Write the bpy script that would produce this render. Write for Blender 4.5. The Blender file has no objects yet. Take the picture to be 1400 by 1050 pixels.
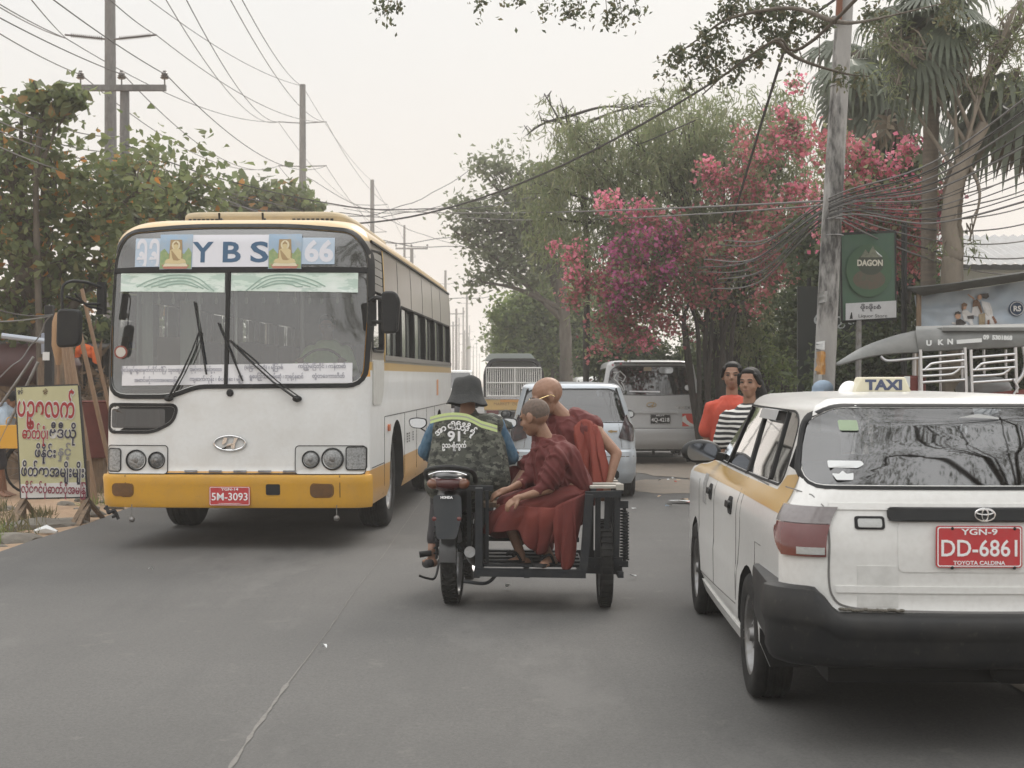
import bpy, bmesh, math, random
import numpy as np
from mathutils import Vector, Matrix, noise
sc = bpy.context.scene
C = sc.collection
PI = math.pi
def V(*a): return Vector(a)
def R(d): return math.radians(d)
rnd = random.Random(7)
# ------------------------------------------------------------------ camera
F_PX = 2000.0; H_CAM = 1.6; HZ = 515.0          # focal length in photo pixels, eye height, horizon row
cam_d = bpy.data.cameras.new('camera'); cam = bpy.data.objects.new('camera', cam_d); C.objects.link(cam)
cam_d.sensor_fit = 'HORIZONTAL'; cam_d.sensor_width = 36.0; cam_d.lens = 36.0 * F_PX / 1400.0
cam_d.clip_start = 0.1; cam_d.clip_end = 6000
cam.location = (0, 0, H_CAM); cam.rotation_euler = (R(90) - 10.0 / F_PX, 0, 0)
sc.camera = cam
cam_d.dof.use_dof = True; cam_d.dof.focus_distance = 10.5; cam_d.dof.aperture_fstop = 7.0
# ------------------------------------------------------------------ sky and sun
SUN_EL, SUN_AZ = 38.0, 24.0                      # the sun stands ahead, a little to the right, behind thick haze
w = bpy.data.worlds.new('World'); sc.world = w; w.use_nodes = True
nt = w.node_tree; nd = nt.nodes; ln = nt.links
bg = nd['Background']
sky = nd.new('ShaderNodeTexSky'); sky.sky_type = 'NISHITA'; sky.sun_disc = False
sky.sun_elevation = R(SUN_EL); sky.sun_rotation = R(SUN_AZ); sky.dust_density = 6; sky.air_density = 1.5
tc = nd.new('ShaderNodeTexCoord'); sp = nd.new('ShaderNodeSeparateXYZ'); ln.new(tc.outputs['Generated'], sp.inputs[0])
cr = nd.new('ShaderNodeValToRGB'); ln.new(sp.outputs['Z'], cr.inputs[0])
el = cr.color_ramp.elements
# overcast dome, even all the way round, brighter towards the zenith; in units of 1/0.12
el[0].position = 0.0; el[0].color = (.86, .80, .75, 1)
el[1].position = 1.0; el[1].color = (1.0, 1.0, 1.0, 1)
e = el.new(.10); e.color = (.885, .835, .785, 1)
e = el.new(.24); e.color = (.895, .885, .865, 1)
e = el.new(.45); e.color = (1.0, .99, .975, 1)
ml = nd.new('ShaderNodeVectorMath'); ml.operation = 'SCALE'; ml.inputs['Scale'].default_value = 1 / .12
rise = nd.new('ShaderNodeMapRange'); rise.inputs[1].default_value = .26; rise.inputs[2].default_value = .9; rise.inputs[3].default_value = 1 / .12; rise.inputs[4].default_value = 2.4 / .12
ln.new(sp.outputs['Z'], rise.inputs[0]); ln.new(rise.outputs[0], ml.inputs['Scale'])
ln.new(cr.outputs[0], ml.inputs[0])
mx = nd.new('ShaderNodeMix'); mx.data_type = 'RGBA'; mx.inputs['Factor'].default_value = .96
ln.new(sky.outputs[0], mx.inputs['A']); ln.new(ml.outputs[0], mx.inputs['B'])
ln.new(mx.outputs['Result'], bg.inputs['Color']); bg.inputs['Strength'].default_value = .12
sun_d = bpy.data.lights.new('sun', 'SUN'); sun_d.energy = 1.6; sun_d.angle = R(24); sun_d.color = (1, .93, .84)
sun = bpy.data.objects.new('sun', sun_d); C.objects.link(sun)
_a = R(SUN_AZ); _e = R(SUN_EL)
sdir = Vector((math.sin(_a) * math.cos(_e), math.cos(_a) * math.cos(_e), math.sin(_e)))
sun.rotation_euler = sdir.to_track_quat('Z', 'Y').to_euler()
sc.view_settings.view_transform = 'Standard'; sc.view_settings.look = 'None'
sc.view_settings.exposure = 0.0; sc.view_settings.gamma = 1.0; sc.view_settings.use_curve_mapping = False
sc.render.engine = 'CYCLES'
sc.cycles.use_denoising = True
sc.cycles.max_bounces = 7; sc.cycles.diffuse_bounces = 3; sc.cycles.glossy_bounces = 3; sc.cycles.transmission_bounces = 5
sc.cycles.volume_bounces = 1; sc.cycles.transparent_max_bounces = 8
sc.cycles.sample_clamp_indirect = 6; sc.cycles.caustics_reflective = False; sc.cycles.caustics_refractive = False
sc.cycles.use_adaptive_sampling = True; sc.cycles.adaptive_threshold = 0.02
# ------------------------------------------------------------------ placing: a photo pixel at a depth -> a point of the place
def P(px, py, d): return Vector(((px - 700) * d / F_PX, d, H_CAM + (HZ - py) * d / F_PX))
def G(px, py):
 d = H_CAM * F_PX / (py - HZ)
 return Vector(((px - 700) * d / F_PX, d, 0))
# ------------------------------------------------------------------ materials
def _links(m): return m.node_tree.nodes, m.node_tree.links
def mat(name, col, rough=.6, metal=0., spec=.5, coat=0., n=None, n2=None, bump=None, alpha=None, emit=None, obj=True, stretch=None, trans=0., dust=None):
 """principled; n / n2 = (scale, amount, colour) noise mixes, bump = (scale, strength), dust = (colour, amount) gathered on upward faces and low down"""
 m = bpy.data.materials.new(name); m.use_nodes = True
 nd, ln = _links(m); b = nd['Principled BSDF']
 b.inputs['Base Color'].default_value = (*col, 1); b.inputs['Roughness'].default_value = rough
 b.inputs['Metallic'].default_value = metal; b.inputs['Specular IOR Level'].default_value = spec
 b.inputs['Coat Weight'].default_value = coat; b.inputs['Coat Roughness'].default_value = .12
 if trans: b.inputs['Transmission Weight'].default_value = trans
 co = nd.new('ShaderNodeTexCoord').outputs['Object' if obj else 'Generated']
 if stretch:
  mp = nd.new('ShaderNodeMapping'); mp.inputs['Scale'].default_value = stretch
  ln.new(co, mp.inputs[0]); co = mp.outputs[0]
 cur = None
 rgb = nd.new('ShaderNodeRGB'); rgb.outputs[0].default_value = (*col, 1); cur = rgb.outputs[0]
 for q in (n, n2):
  if not q: continue
  t = nd.new('ShaderNodeTexNoise'); t.inputs['Scale'].default_value = q[0]; t.inputs['Detail'].default_value = 6
  t.inputs['Roughness'].default_value = .62
  ln.new(co, t.inputs['Vector'])
  r = nd.new('ShaderNodeValToRGB'); r.color_ramp.elements[0].position = q[3] if len(q) > 3 else .42
  r.color_ramp.elements[1].position = (q[4] if len(q) > 4 else .66)
  ln.new(t.outputs['Fac'], r.inputs[0])
  mu = nd.new('ShaderNodeMath'); mu.operation = 'MULTIPLY'; mu.inputs[1].default_value = q[1]
  ln.new(r.outputs[0], mu.inputs[0])
  x = nd.new('ShaderNodeMix'); x.data_type = 'RGBA'; x.inputs['B'].default_value = (*q[2], 1)
  ln.new(mu.outputs[0], x.inputs['Factor']); ln.new(cur, x.inputs['A']); cur = x.outputs['Result']
 ln.new(cur, b.inputs['Base Color'])
 if bump:
  t = nd.new('ShaderNodeTexNoise'); t.inputs['Scale'].default_value = bump[0]; t.inputs['Detail'].default_value = 5
  ln.new(co, t.inputs['Vector'])
  bp = nd.new('ShaderNodeBump'); bp.inputs['Strength'].default_value = bump[1]; bp.inputs['Distance'].default_value = bump[2] if len(bump) > 2 else .01
  ln.new(t.outputs['Fac'], bp.inputs['Height']); ln.new(bp.outputs[0], b.inputs['Normal'])
 if emit: b.inputs['Emission Color'].default_value = (*emit[0], 1); b.inputs['Emission Strength'].default_value = emit[1]
 return m
def leafmat(name, cols, trans=.25, rough=.6):
 """every leaf (mesh island) takes one of the colours"""
 m = bpy.data.materials.new(name); m.use_nodes = True
 nd, ln = _links(m); b = nd['Principled BSDF']; out = nd['Material Output']
 g = nd.new('ShaderNodeNewGeometry'); r = nd.new('ShaderNodeValToRGB'); r.color_ramp.interpolation = 'LINEAR'
 e = r.color_ramp.elements
 for i, c in enumerate(cols):
  p = i / (len(cols) - 1)
  if i == 0: e[0].position = 0; e[0].color = (*c, 1)
  elif i == len(cols) - 1: e[-1].position = 1; e[-1].color = (*c, 1)
  else: x = e.new(p); x.color = (*c, 1)
 ln.new(g.outputs['Random Per Island'], r.inputs[0])
 ln.new(r.outputs[0], b.inputs['Base Color']); b.inputs['Roughness'].default_value = rough
 b.inputs['Specular IOR Level'].default_value = .3
 t = nd.new('ShaderNodeBsdfTranslucent'); hs = nd.new('ShaderNodeHueSaturation'); hs.inputs['Value'].default_value = 1.9; ln.new(r.outputs[0], hs.inputs['Color']); ln.new(hs.outputs[0], t.inputs['Color'])
 ms = nd.new('ShaderNodeMixShader'); ms.inputs[0].default_value = trans
 ln.new(b.outputs[0], ms.inputs[1]); ln.new(t.outputs[0], ms.inputs[2]); ln.new(ms.outputs[0], out.inputs['Surface'])
 return m
def glassmat(name, tint=(.75, .8, .78), see=.6, rough=.03, spec=(1, 1, 1), base=.03, dust=0):
 """thin window glass: mirror by angle, the rest see-through with a tint"""
 m = bpy.data.materials.new(name); m.use_nodes = True
 nd, ln = _links(m); out = nd['Material Output']
 nd.remove(nd['Principled BSDF'])
 tr = nd.new('ShaderNodeBsdfTransparent'); tr.inputs[0].default_value = (*[t * see for t in tint], 1)
 gl = nd.new('ShaderNodeBsdfGlossy'); gl.inputs['Roughness'].default_value = rough; gl.inputs[0].default_value = (*spec, 1)
 fr = nd.new('ShaderNodeFresnel'); fr.inputs[0].default_value = 1.52
 mu = nd.new('ShaderNodeMath'); mu.operation = 'MULTIPLY_ADD'; mu.inputs[1].default_value = 1.7; mu.inputs[2].default_value = base
 ln.new(fr.outputs[0], mu.inputs[0])
 ms = nd.new('ShaderNodeMixShader'); ln.new(mu.outputs[0], ms.inputs[0])
 ln.new(tr.outputs[0], ms.inputs[1]); ln.new(gl.outputs[0], ms.inputs[2]); last = ms.outputs[0]
 if dust:                                     # dusty film, thicker in patches, its paleness standing in for bright reflections
  df = nd.new('ShaderNodeBsdfDiffuse'); df.inputs[0].default_value = (.62, .60, .56, 1); t = nd.new('ShaderNodeTexNoise'); t.inputs['Scale'].default_value = 2.5; t.inputs['Detail'].default_value = 5
  k = nd.new('ShaderNodeMath'); k.operation = 'MULTIPLY'; k.inputs[1].default_value = dust * 2; ln.new(t.outputs[0], k.inputs[0]); m2 = nd.new('ShaderNodeMixShader'); ln.new(k.outputs[0], m2.inputs[0]); ln.new(last, m2.inputs[1]); ln.new(df.outputs[0], m2.inputs[2]); last = m2.outputs[0]
 ln.new(last, out.inputs['Surface'])
 return m
# ------------------------------------------------------------------ objects
def tag(o, label=None, cat=None, group=None, kind=None):
 if label: o['label'] = label
 if cat: o['category'] = cat
 if group: o['group'] = group
 if kind: o['kind'] = kind
 return o
def thing(name, label, cat, loc=(0, 0, 0), rz=0., group=None):
 o = bpy.data.objects.new(name, None); C.objects.link(o)
 o.location = loc; o.rotation_euler = (0, 0, rz); o.empty_display_size = .2
 return tag(o, label, cat, group)
def link(name, me, parent=None, M=None, label=None):
 o = bpy.data.objects.new(name, me); C.objects.link(o)
 if parent is not None: o.parent = parent
 if M is not None: o.matrix_local = M
 if label: o['label'] = label
 return o
def copy_tree(o, parent=None):
 c = o.copy(); C.objects.link(c)
 if parent is not None: c.parent = parent
 for ch in list(o.children): copy_tree(ch, c)
 return c
class MB:
 """collects shapes, builds ONE mesh object"""
 def __init__(s): s.v = []; s.f = []; s.m = []; s.M = None
 def add(s, vs, fs, m=0, M=None):
  b = len(s.v); T = M if M is not None else s.M
  s.v += [tuple(T @ Vector(p)) for p in vs] if T is not None else [tuple(p) for p in vs]
  s.f += [tuple(b + i for i in f) for f in fs]; s.m += [m] * len(fs); return s
 def box(s, c, d, m=0, M=None, ch=0):
  x, y, z = [k / 2 for k in d]
  vs = [(c[0] + a * x, c[1] + b * y, c[2] + e * z) for e in (-1, 1) for a, b in ((-1, -1), (1, -1), (1, 1), (-1, 1))]
  return s.add(vs, [(3, 2, 1, 0), (4, 5, 6, 7), (0, 1, 5, 4), (1, 2, 6, 5), (2, 3, 7, 6), (3, 0, 4, 7)], m, M)
 def beam(s, p, q, w, h=None, m=0, up=(0, 0, 1)):
  h = h or w; p = Vector(p); q = Vector(q); d = (q - p); L = d.length; d.normalize()
  u = Vector(up)
  if abs(u.dot(d)) > .97: u = Vector((0, 1, 0))
  x = d.cross(u).normalized(); z = x.cross(d).normalized()
  Mx = Matrix((( x.x, d.x, z.x, 0), (x.y, d.y, z.y, 0), (x.z, d.z, z.z, 0), (0, 0, 0, 1)))
  Mx.translation = (p + q) / 2
  if s.M is not None: Mx = s.M @ Mx
  return s.box((0, 0, 0), (w, L, h), m, Mx)
 def tube(s, pts, r, n=8, m=0, cap=True, closed=False):
  pts = [Vector(p) for p in pts]; N = len(pts)
  rr = list(r) if isinstance(r, (list, tuple)) else [r] * N
  vs = []; fs = []; x = None
  for i, p in enumerate(pts):
   if closed: d = pts[(i + 1) % N] - pts[i - 1]
   else: d = pts[min(i + 1, N - 1)] - pts[max(i - 1, 0)]
   if d.length < 1e-9: d = Vector((0, 0, 1))
   d.normalize()
   if x is None: x = d.orthogonal().normalized()
   else:
    x = (x - d * x.dot(d))
    x = x.normalized() if x.length > 1e-6 else d.orthogonal().normalized()
   y = d.cross(x)
   for k in range(n):
    a = 2 * PI * k / n; vs.append(p + (x * math.cos(a) + y * math.sin(a)) * rr[i])
  for i in range(N if closed else N - 1):
   j = (i + 1) % N
   for k in range(n):
    k2 = (k + 1) % n; fs.append((i * n + k, i * n + k2, j * n + k2, j * n + k))
  if cap and not closed: fs.append(tuple(range(n))[::-1]); fs.append(tuple((N - 1) * n + k for k in range(n)))
  return s.add(vs, fs, m)
 def lathe(s, prof, n=24, m=0, M=None, cap=True):
  vs = []; fs = []
  for r_, z in prof:
   for k in range(n): a = 2 * PI * k / n; vs.append((r_ * math.cos(a), r_ * math.sin(a), z))
  for i in range(len(prof) - 1):
   for k in range(n): k2 = (k + 1) % n; fs.append((i * n + k, i * n + k2, (i + 1) * n + k2, (i + 1) * n + k))
  if cap: fs.append(tuple(range(n))[::-1]); fs.append(tuple((len(prof) - 1) * n + k for k in range(n)))
  return s.add(vs, fs, m, M)
 def prism(s, poly, t, m=0, M=None):
  """poly in xy, extruded 0..t in z"""
  n = len(poly); vs = [(x, y, 0) for x, y in poly] + [(x, y, t) for x, y in poly]
  fs = [tuple(range(n))[::-1], tuple(range(n, 2 * n))] + [(i, (i + 1) % n, n + (i + 1) % n, n + i) for i in range(n)]
  return s.add(vs, fs, m, M)
 def ball(s, c, r, m=0, nu=16, nv=10, rot=None, M=None):
  r = r if isinstance(r, (tuple, list)) else (r, r, r); vs = []; fs = []
  for j in range(nv + 1):
   ph = PI * j / nv
   for i in range(nu):
    a = 2 * PI * i / nu; p = Vector((r[0] * math.sin(ph) * math.cos(a), r[1] * math.sin(ph) * math.sin(a), r[2] * math.cos(ph)))
    if rot is not None: p = rot @ p
    vs.append(p + Vector(c))
  for j in range(nv):
   for i in range(nu): i2 = (i + 1) % nu; fs.append((j * nu + i, (j + 1) * nu + i, (j + 1) * nu + i2, j * nu + i2))
  return s.add(vs, fs, m, M)
 def capsule(s, p, q, r0, r1=None, m=0, n=12):
  r1 = r0 if r1 is None else r1; p = Vector(p); q = Vector(q); d = (q - p).normalized()
  pts = []; rr = []
  for a in (-80, -55, -25): pts.append(p + d * r0 * math.sin(R(a))); rr.append(r0 * math.cos(R(a)))
  pts.append(p); rr.append(r0); pts.append(q); rr.append(r1)
  for a in (25, 55, 80): pts.append(q + d * r1 * math.sin(R(a))); rr.append(r1 * math.cos(R(a)))
  return s.tube(pts, rr, n, m)
 def mesh(s, name, mats, smooth=35):
  me = bpy.data.meshes.new(name); me.from_pydata(s.v, [], s.f)
  for q in (mats if isinstance(mats, (list, tuple)) else [mats]): me.materials.append(q)
  me.polygons.foreach_set('material_index', s.m)
  me.validate(); me.update()
  bm = bmesh.new(); bm.from_mesh(me)
  bmesh.ops.remove_doubles(bm, verts=bm.verts, dist=1e-5)
  bmesh.ops.recalc_face_normals(bm, faces=bm.faces); bm.to_mesh(me); bm.free()
  if smooth:
   me.polygons.foreach_set('use_smooth', [True] * len(me.polygons))
   me.set_sharp_from_angle(angle=R(smooth))
  return me
 def build(s, name, mats, parent=None, M=None, smooth=35, bevel=0, label=None, seg=2):
  o = link(name, s.mesh(name, mats, smooth), parent, M, label)
  if bevel:
   b = o.modifiers.new('bevel', 'BEVEL'); b.width = bevel; b.segments = seg; b.limit_method = 'ANGLE'; b.angle_limit = R(40)
  return o
def evald(o):
 dg = bpy.context.evaluated_depsgraph_get(); dg.update()
 return bpy.data.meshes.new_from_object(o.evaluated_get(dg), depsgraph=dg)
def bake(o, smooth=None):
 me = evald(o); o.modifiers.clear(); old = o.data; o.data = me
 if smooth:
  me.polygons.foreach_set('use_smooth', [True] * len(me.polygons)); me.set_sharp_from_angle(angle=R(smooth))
 return o
def cut(o, cutter_mb, cm, smooth=35):
 """boolean difference, the cutter's walls take material cm"""
 c = cutter_mb.build('cutter', cm, o.parent)
 b = o.modifiers.new('cut', 'BOOLEAN'); b.operation = 'DIFFERENCE'; b.object = c; b.solver = 'EXACT'; b.material_mode = 'TRANSFER'
 bake(o, smooth); bpy.data.objects.remove(c)
 return o
def text(body, size, m, parent, M, name='lettering', bold=0., ext=.001, align='CENTER', sx=1., space=1., width=None, shear=0.):
 cu = bpy.data.curves.new('t', 'FONT'); cu.body = body; cu.size = size; cu.align_x = align; cu.align_y = 'CENTER'
 cu.extrude = ext; cu.offset = bold; cu.space_character = space; cu.shear = shear; cu.resolution_u = 3
 t = bpy.data.objects.new('t', cu); C.objects.link(t); bpy.context.view_layer.update()
 me = evald(t); bpy.data.objects.remove(t)
 co = np.empty(len(me.vertices) * 3); me.vertices.foreach_get('co', co); co = co.reshape(-1, 3)
 if len(co):
  if width:
   w0 = co[:, 0].max() - co[:, 0].min(); sx = width / w0
   co[:, 0] -= (co[:, 0].max() + co[:, 0].min()) / 2
  co[:, 1] -= (co[:, 1].max() + co[:, 1].min()) / 2
  co[:, 0] *= sx
 me.vertices.foreach_set('co', co.ravel()); me.materials.clear(); me.materials.append(m); me.update()
 return link(name, me, parent, M)
def FR(x, y, z, rz=0., tilt=0.):
 """frame of something that faces the viewer (-y): local x right, local y up, local z out"""
 return Matrix.Translation((x, y, z)) @ Matrix.Rotation(rz, 4, 'Z') @ Matrix.Rotation(R(90) - tilt, 4, 'X')
def rrect(cx, cz, w_, h_, r, n=6):
 pts = []
 for sx, sz, a0 in ((1, 1, 0), (-1, 1, 90), (-1, -1, 180), (1, -1, 270)):
  for k in range(n + 1):
   a = R(a0 + 90 * k / n); pts.append((cx + sx * (w_ / 2 - r) + r * math.cos(a), cz + sz * (h_ / 2 - r) + r * math.sin(a)))
 return pts
def resample(poly, step):
 out = []
 for i in range(len(poly)):
  a = Vector(poly[i]); b = Vector(poly[(i + 1) % len(poly)]); L = (b - a).length
  n = max(1, int(L / step))
  for k in range(n): out.append(tuple(a.lerp(b, k / n)))
 return out
def roundpoly(poly, r, n=5):
 """round the corners of a polygon"""
 out = []; N = len(poly)
 for i in range(N):
  p = Vector(poly[i]); a = Vector(poly[i - 1]); b = Vector(poly[(i + 1) % N])
  ri = r[i] if isinstance(r, (list, tuple)) else r
  da = (a - p); db = (b - p); t = min(ri, da.length * .45, db.length * .45)
  p0 = p + da.normalized() * t; p1 = p + db.normalized() * t
  for k in range(n + 1):
   u = k / n; out.append(tuple(p0 * (1 - u) ** 2 + p * 2 * u * (1 - u) + p1 * u * u))
 return out
# ------------------------------------------------------------------ vehicle skins
class Skin:
 """a vehicle's painted shell as plan contours (rounded rectangles) stacked in z.
 near face at y=yn(z), looks along -y; far face at y=yf(z); half width w(z); plan corner radius r(z)"""
 def __init__(s, levels, bulge=.04, side_bulge=.015):
  s.L = levels; s.b = bulge; s.sb = side_bulge
  s.zs = [l[0] for l in levels]
 def at(s, z):
  L = s.L
  if z <= L[0][0]: return L[0][1:]
  for a, b in zip(L, L[1:]):
   if z <= b[0]:
    t = (z - a[0]) / max(1e-9, b[0] - a[0]); return tuple(a[i] + (b[i] - a[i]) * t for i in range(1, 5))
  return L[-1][1:]
 def near(s, x, z):
  yn, yf, w, r = s.at(z); ax = min(abs(x), w - 1e-4); y = yn + s.b * (ax / w) ** 2
  if ax > w - r: q = ax - (w - r); y += r - math.sqrt(max(0, r * r - q * q))
  return y
 def side(s, y, z):
  yn, yf, w, r = s.at(z); y0 = yn + s.b; L = yf - y0; t = (y - y0) / L
  x = w - s.sb * (2 * t - 1) ** 2
  q = (y0 + r) - y
  if q > 0: x -= r - math.sqrt(max(0, r * r - q * q))
  q = y - (yf - r)
  if q > 0: x -= r - math.sqrt(max(0, r * r - q * q))
  return x
 def contour(s, z):
  yn, yf, w, r = s.at(z); pts = []
  xs = [i / 10 * (w - r) for i in range(11)]
  xs += [w - r + r * math.sin(R(a)) for a in (12, 25, 38, 50, 62, 73)]
  nearp = [(x, s.near(x, z)) for x in xs]
  pts += [(-x, y) for x, y in nearp[::-1]][:-1] + nearp           # near face left to right
  y0 = yn + s.b
  ya = [y0 + r * (1 - math.cos(R(a))) for a in (84,)] + [y0 + r + (yf - y0 - 2 * r) * i / 24 for i in range(25)]
  yb = [yf - r + r * math.sin(R(a)) for a in (25, 50, 72)]
  sp = [(s.side(y, z), y) for y in ya + yb]
  far = [(w - r) * (1 - i / 6) for i in range(13)]
  pts += sp + [(x, yf) for x in far] + [(-x, y) for x, y in sp[::-1]]
  return pts
 def body(s, name, m, parent, step=.05):
  mb = MB(); zs = []
  for a, b in zip(s.zs, s.zs[1:]):
   n = max(1, int((b - a) / step)); zs += [a + (b - a) * k / n for k in range(n)]
  zs.append(s.zs[-1]); cs = [s.contour(z) for z in zs]; n = len(cs[0]); vs = []; fs = []
  for z, c in zip(zs, cs): vs += [(x, y, z) for x, y in c]
  for i in range(len(zs) - 1):
   for k in range(n): k2 = (k + 1) % n; fs.append((i * n + k, i * n + k2, (i + 1) * n + k2, (i + 1) * n + k))
  fs.append(tuple(range(n))[::-1]); fs.append(tuple((len(zs) - 1) * n + k for k in range(n)))
  mb.add(vs, fs); return mb.build(name, m, parent, smooth=38)
 # ---- maps from a flat outline to the shell
 def mN(s, off): return lambda u, v: (u, s.near(u, v) - off, v)
 def mS(s, off, sg=1): return lambda u, v: (sg * (s.side(u, v) + off), u, v)
def centroid(poly): return (sum(p[0] for p in poly) / len(poly), sum(p[1] for p in poly) / len(poly))
def fill(mb, poly, f, m=0, rings=6, step=.06, c=None):
 """a star-shaped outline laid on a surface map f(u, v)"""
 poly = resample(poly, step); c = c or centroid(poly); n = len(poly); vs = []; fs = []
 for j in range(rings):
  k = 1 - j / rings; vs += [f(c[0] + (p[0] - c[0]) * k, c[1] + (p[1] - c[1]) * k) for p in poly]
 vs.append(f(*c))
 for j in range(rings - 1):
  for i in range(n): i2 = (i + 1) % n; fs.append((j * n + i, j * n + i2, (j + 1) * n + i2, (j + 1) * n + i))
 for i in range(n): fs.append(((rings - 1) * n + i, (rings - 1) * n + (i + 1) % n, len(vs) - 1))
 return mb.add(vs, fs, m)
def slab(mb, poly, f0, f1, m=0, rings=4, step=.06, c=None):
 """front face on f1, edges down to f0: a panel with thickness"""
 poly = resample(poly, step); fill(mb, poly, f1, m, rings, 99, c); n = len(poly)
 vs = [f0(*p) for p in poly] + [f1(*p) for p in poly]
 return mb.add(vs, [(i, (i + 1) % n, n + (i + 1) % n, n + i) for i in range(n)], m)
def grow(poly, d):
 """offset an outline outward"""
 n = len(poly); A = sum(poly[i][0] * poly[(i + 1) % n][1] - poly[(i + 1) % n][0] * poly[i][1] for i in range(n)); sg = 1 if A > 0 else -1
 out = []
 for i in range(n):
  a = Vector(poly[i - 1]); b = Vector(poly[(i + 1) % n]); t = (b - a)
  if t.length < 1e-9: out.append(poly[i]); continue
  t.normalize(); out.append((poly[i][0] + t.y * d * sg, poly[i][1] - t.x * d * sg))
 return out
def frame(mb, poly, f_at, wd, h, m=0, step=.06, lip=.01):
 """a raised band between the outline and the outline grown by wd; f_at(off) gives the map"""
 A = resample(poly, step); B = grow(A, wd); n = len(A)
 f1 = f_at(h); f0 = f_at(-lip)
 rows = [[f0(*p) for p in A], [f1(*p) for p in grow(A, wd * .15)], [f1(*p) for p in grow(A, wd * .8)], [f0(*p) for p in B]]
 vs = sum(rows, []); fs = [(j * n + i, j * n + (i + 1) % n, (j + 1) * n + (i + 1) % n, (j + 1) * n + i) for j in range(3) for i in range(n)]
 return mb.add(vs, fs, m)
def bar(mb, pts, f_at, wd, h, m=0, lip=.005):
 """a strip along an open line on the surface"""
 L = []; Rr = []
 for i, p in enumerate(pts):
  a = Vector(pts[max(0, i - 1)]); b = Vector(pts[min(len(pts) - 1, i + 1)]); t = (b - a).normalized()
  L.append((p[0] - t.y * wd / 2, p[1] + t.x * wd / 2)); Rr.append((p[0] + t.y * wd / 2, p[1] - t.x * wd / 2))
 f1 = f_at(h); f0 = f_at(-lip); n = len(pts)
 vs = [f0(*p) for p in L] + [f1(*p) for p in L] + [f1(*p) for p in Rr] + [f0(*p) for p in Rr]
 fs = [(j * n + i, j * n + i + 1, (j + 1) * n + i + 1, (j + 1) * n + i) for j in range(3) for i in range(n - 1)]
 return mb.add(vs, fs, m)
def line(a, b, n=12): return [(a[0] + (b[0] - a[0]) * k / n, a[1] + (b[1] - a[1]) * k / n) for k in range(n + 1)]
def smoothpath(pts, k=6):
 """Catmull-Rom through points (any dimension)"""
 P_ = [Vector(p) for p in pts]; P_ = [2 * P_[0] - P_[1]] + P_ + [2 * P_[-1] - P_[-2]]; out = []
 for i in range(1, len(P_) - 2):
  a, b, c, d = P_[i - 1:i + 3]
  for j in range(k):
   t = j / k; out.append(.5 * ((2 * b) + (c - a) * t + (2 * a - 5 * b + 4 * c - d) * t * t + (3 * b - a - 3 * c + d) * t ** 3))
 out.append(P_[-2]); return out
# ------------------------------------------------------------------ shared materials
M_ = {}
M_['tyre'] = mat('tyre rubber', (.013, .013, .013), .85, spec=.25, n=(9, .5, (.045, .042, .038)), bump=(60, .3))
M_['rim'] = mat('dull steel', (.25, .25, .25), .45, .7, n=(12, .6, (.1, .08, .06)))
M_['black'] = mat('black plastic', (.012, .013, .014), .5, spec=.3, n=(6, .3, (.035, .034, .031)))
M_['matte'] = mat('matt black', (.012, .012, .013), .8)
M_['rubber'] = mat('window rubber', (.010, .0105, .011), .6, spec=.3)
M_['under'] = mat('underbody', (.015, .015, .015), .9)
M_['chrome'] = mat('chrome', (.75, .75, .75), .15, 1)
M_['alu'] = mat('stainless tube', (.62, .62, .63), .28, .9)
M_['white'] = mat('white lettering', (.85, .85, .85), .5)
M_['red_plate'] = mat('red plate', (.50, .04, .045), .45, n=(20, .3, (.4, .1, .1)))
M_['lamp'] = mat('lamp glass', (.32, .33, .33), .12, 0, .8, n=(60, .7, (.1, .1, .1)), bump=(70, .4))
M_['lamp_dark'] = mat('lamp dark', (.08, .085, .085), .1, 0, .8, n=(40, .7, (.25, .25, .25)))
M_['wood'] = mat('weathered wood', (.20, .14, .09), .85, n=(3, .8, (.08, .06, .045)), stretch=(6, 6, 1), bump=(30, .4))
M_['glass'] = glassmat('clear glass', (.80, .86, .83), .82, base=.11, dust=.022)
M_['dglass'] = glassmat('tinted glass', (.22, .25, .27), .55)
M_['skin'] = mat('skin', (.22, .115, .070), .5, n=(14, .5, (.22, .10, .06)), bump=(90, .12))
M_['skin2'] = mat('lighter skin', (.27, .145, .090), .5, n=(9, .6, (.19, .095, .055)), n2=(45, .3, (.33, .19, .13)), bump=(120, .15))
M_['hair'] = mat('black hair', (.006, .0055, .0055), .6, spec=.25, n=(60, .4, (.022, .018, .016)), stretch=(1, 1, .2))
M_['glove'] = mat('grey glove', (.10, .11, .12), .8)
def plate(parent, M, w_, h_, top, main, low=None, colr='red_plate', ink='white'):
 p = MB(); p.prism(rrect(0, 0, w_, h_, .012), .006); o = p.build('number_plate', M_[colr], parent, M)
 b = MB(); n = len(rrect(0, 0, 1, 1, .1)); A = rrect(0, 0, w_ * .97, h_ * .95, .01); B = rrect(0, 0, w_ * .945, h_ * .9, .008)
 b.add([(x, y, .0075) for x, y in A] + [(x, y, .0075) for x, y in B], [(i, (i + 1) % n, n + (i + 1) % n, n + i) for i in range(n)])
 b.build('plate_border', M_[ink], o, smooth=0)
 mid = h_ * (-.07 if not low else .0)
 text(main, h_ * .56, M_[ink], o, Matrix.Translation((0, mid - h_ * .03, .0075)), width=w_ * .88, bold=h_ * .006)
 if top: text(top, h_ * .2, M_[ink], o, Matrix.Translation((0, h_ * .36, .0075)), width=w_ * .42, bold=.0006)
 if low: text(low, h_ * .13, M_[ink], o, Matrix.Translation((0, -h_ * .385, .0075)), width=w_ * .6, bold=.0004)
 return o
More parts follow.
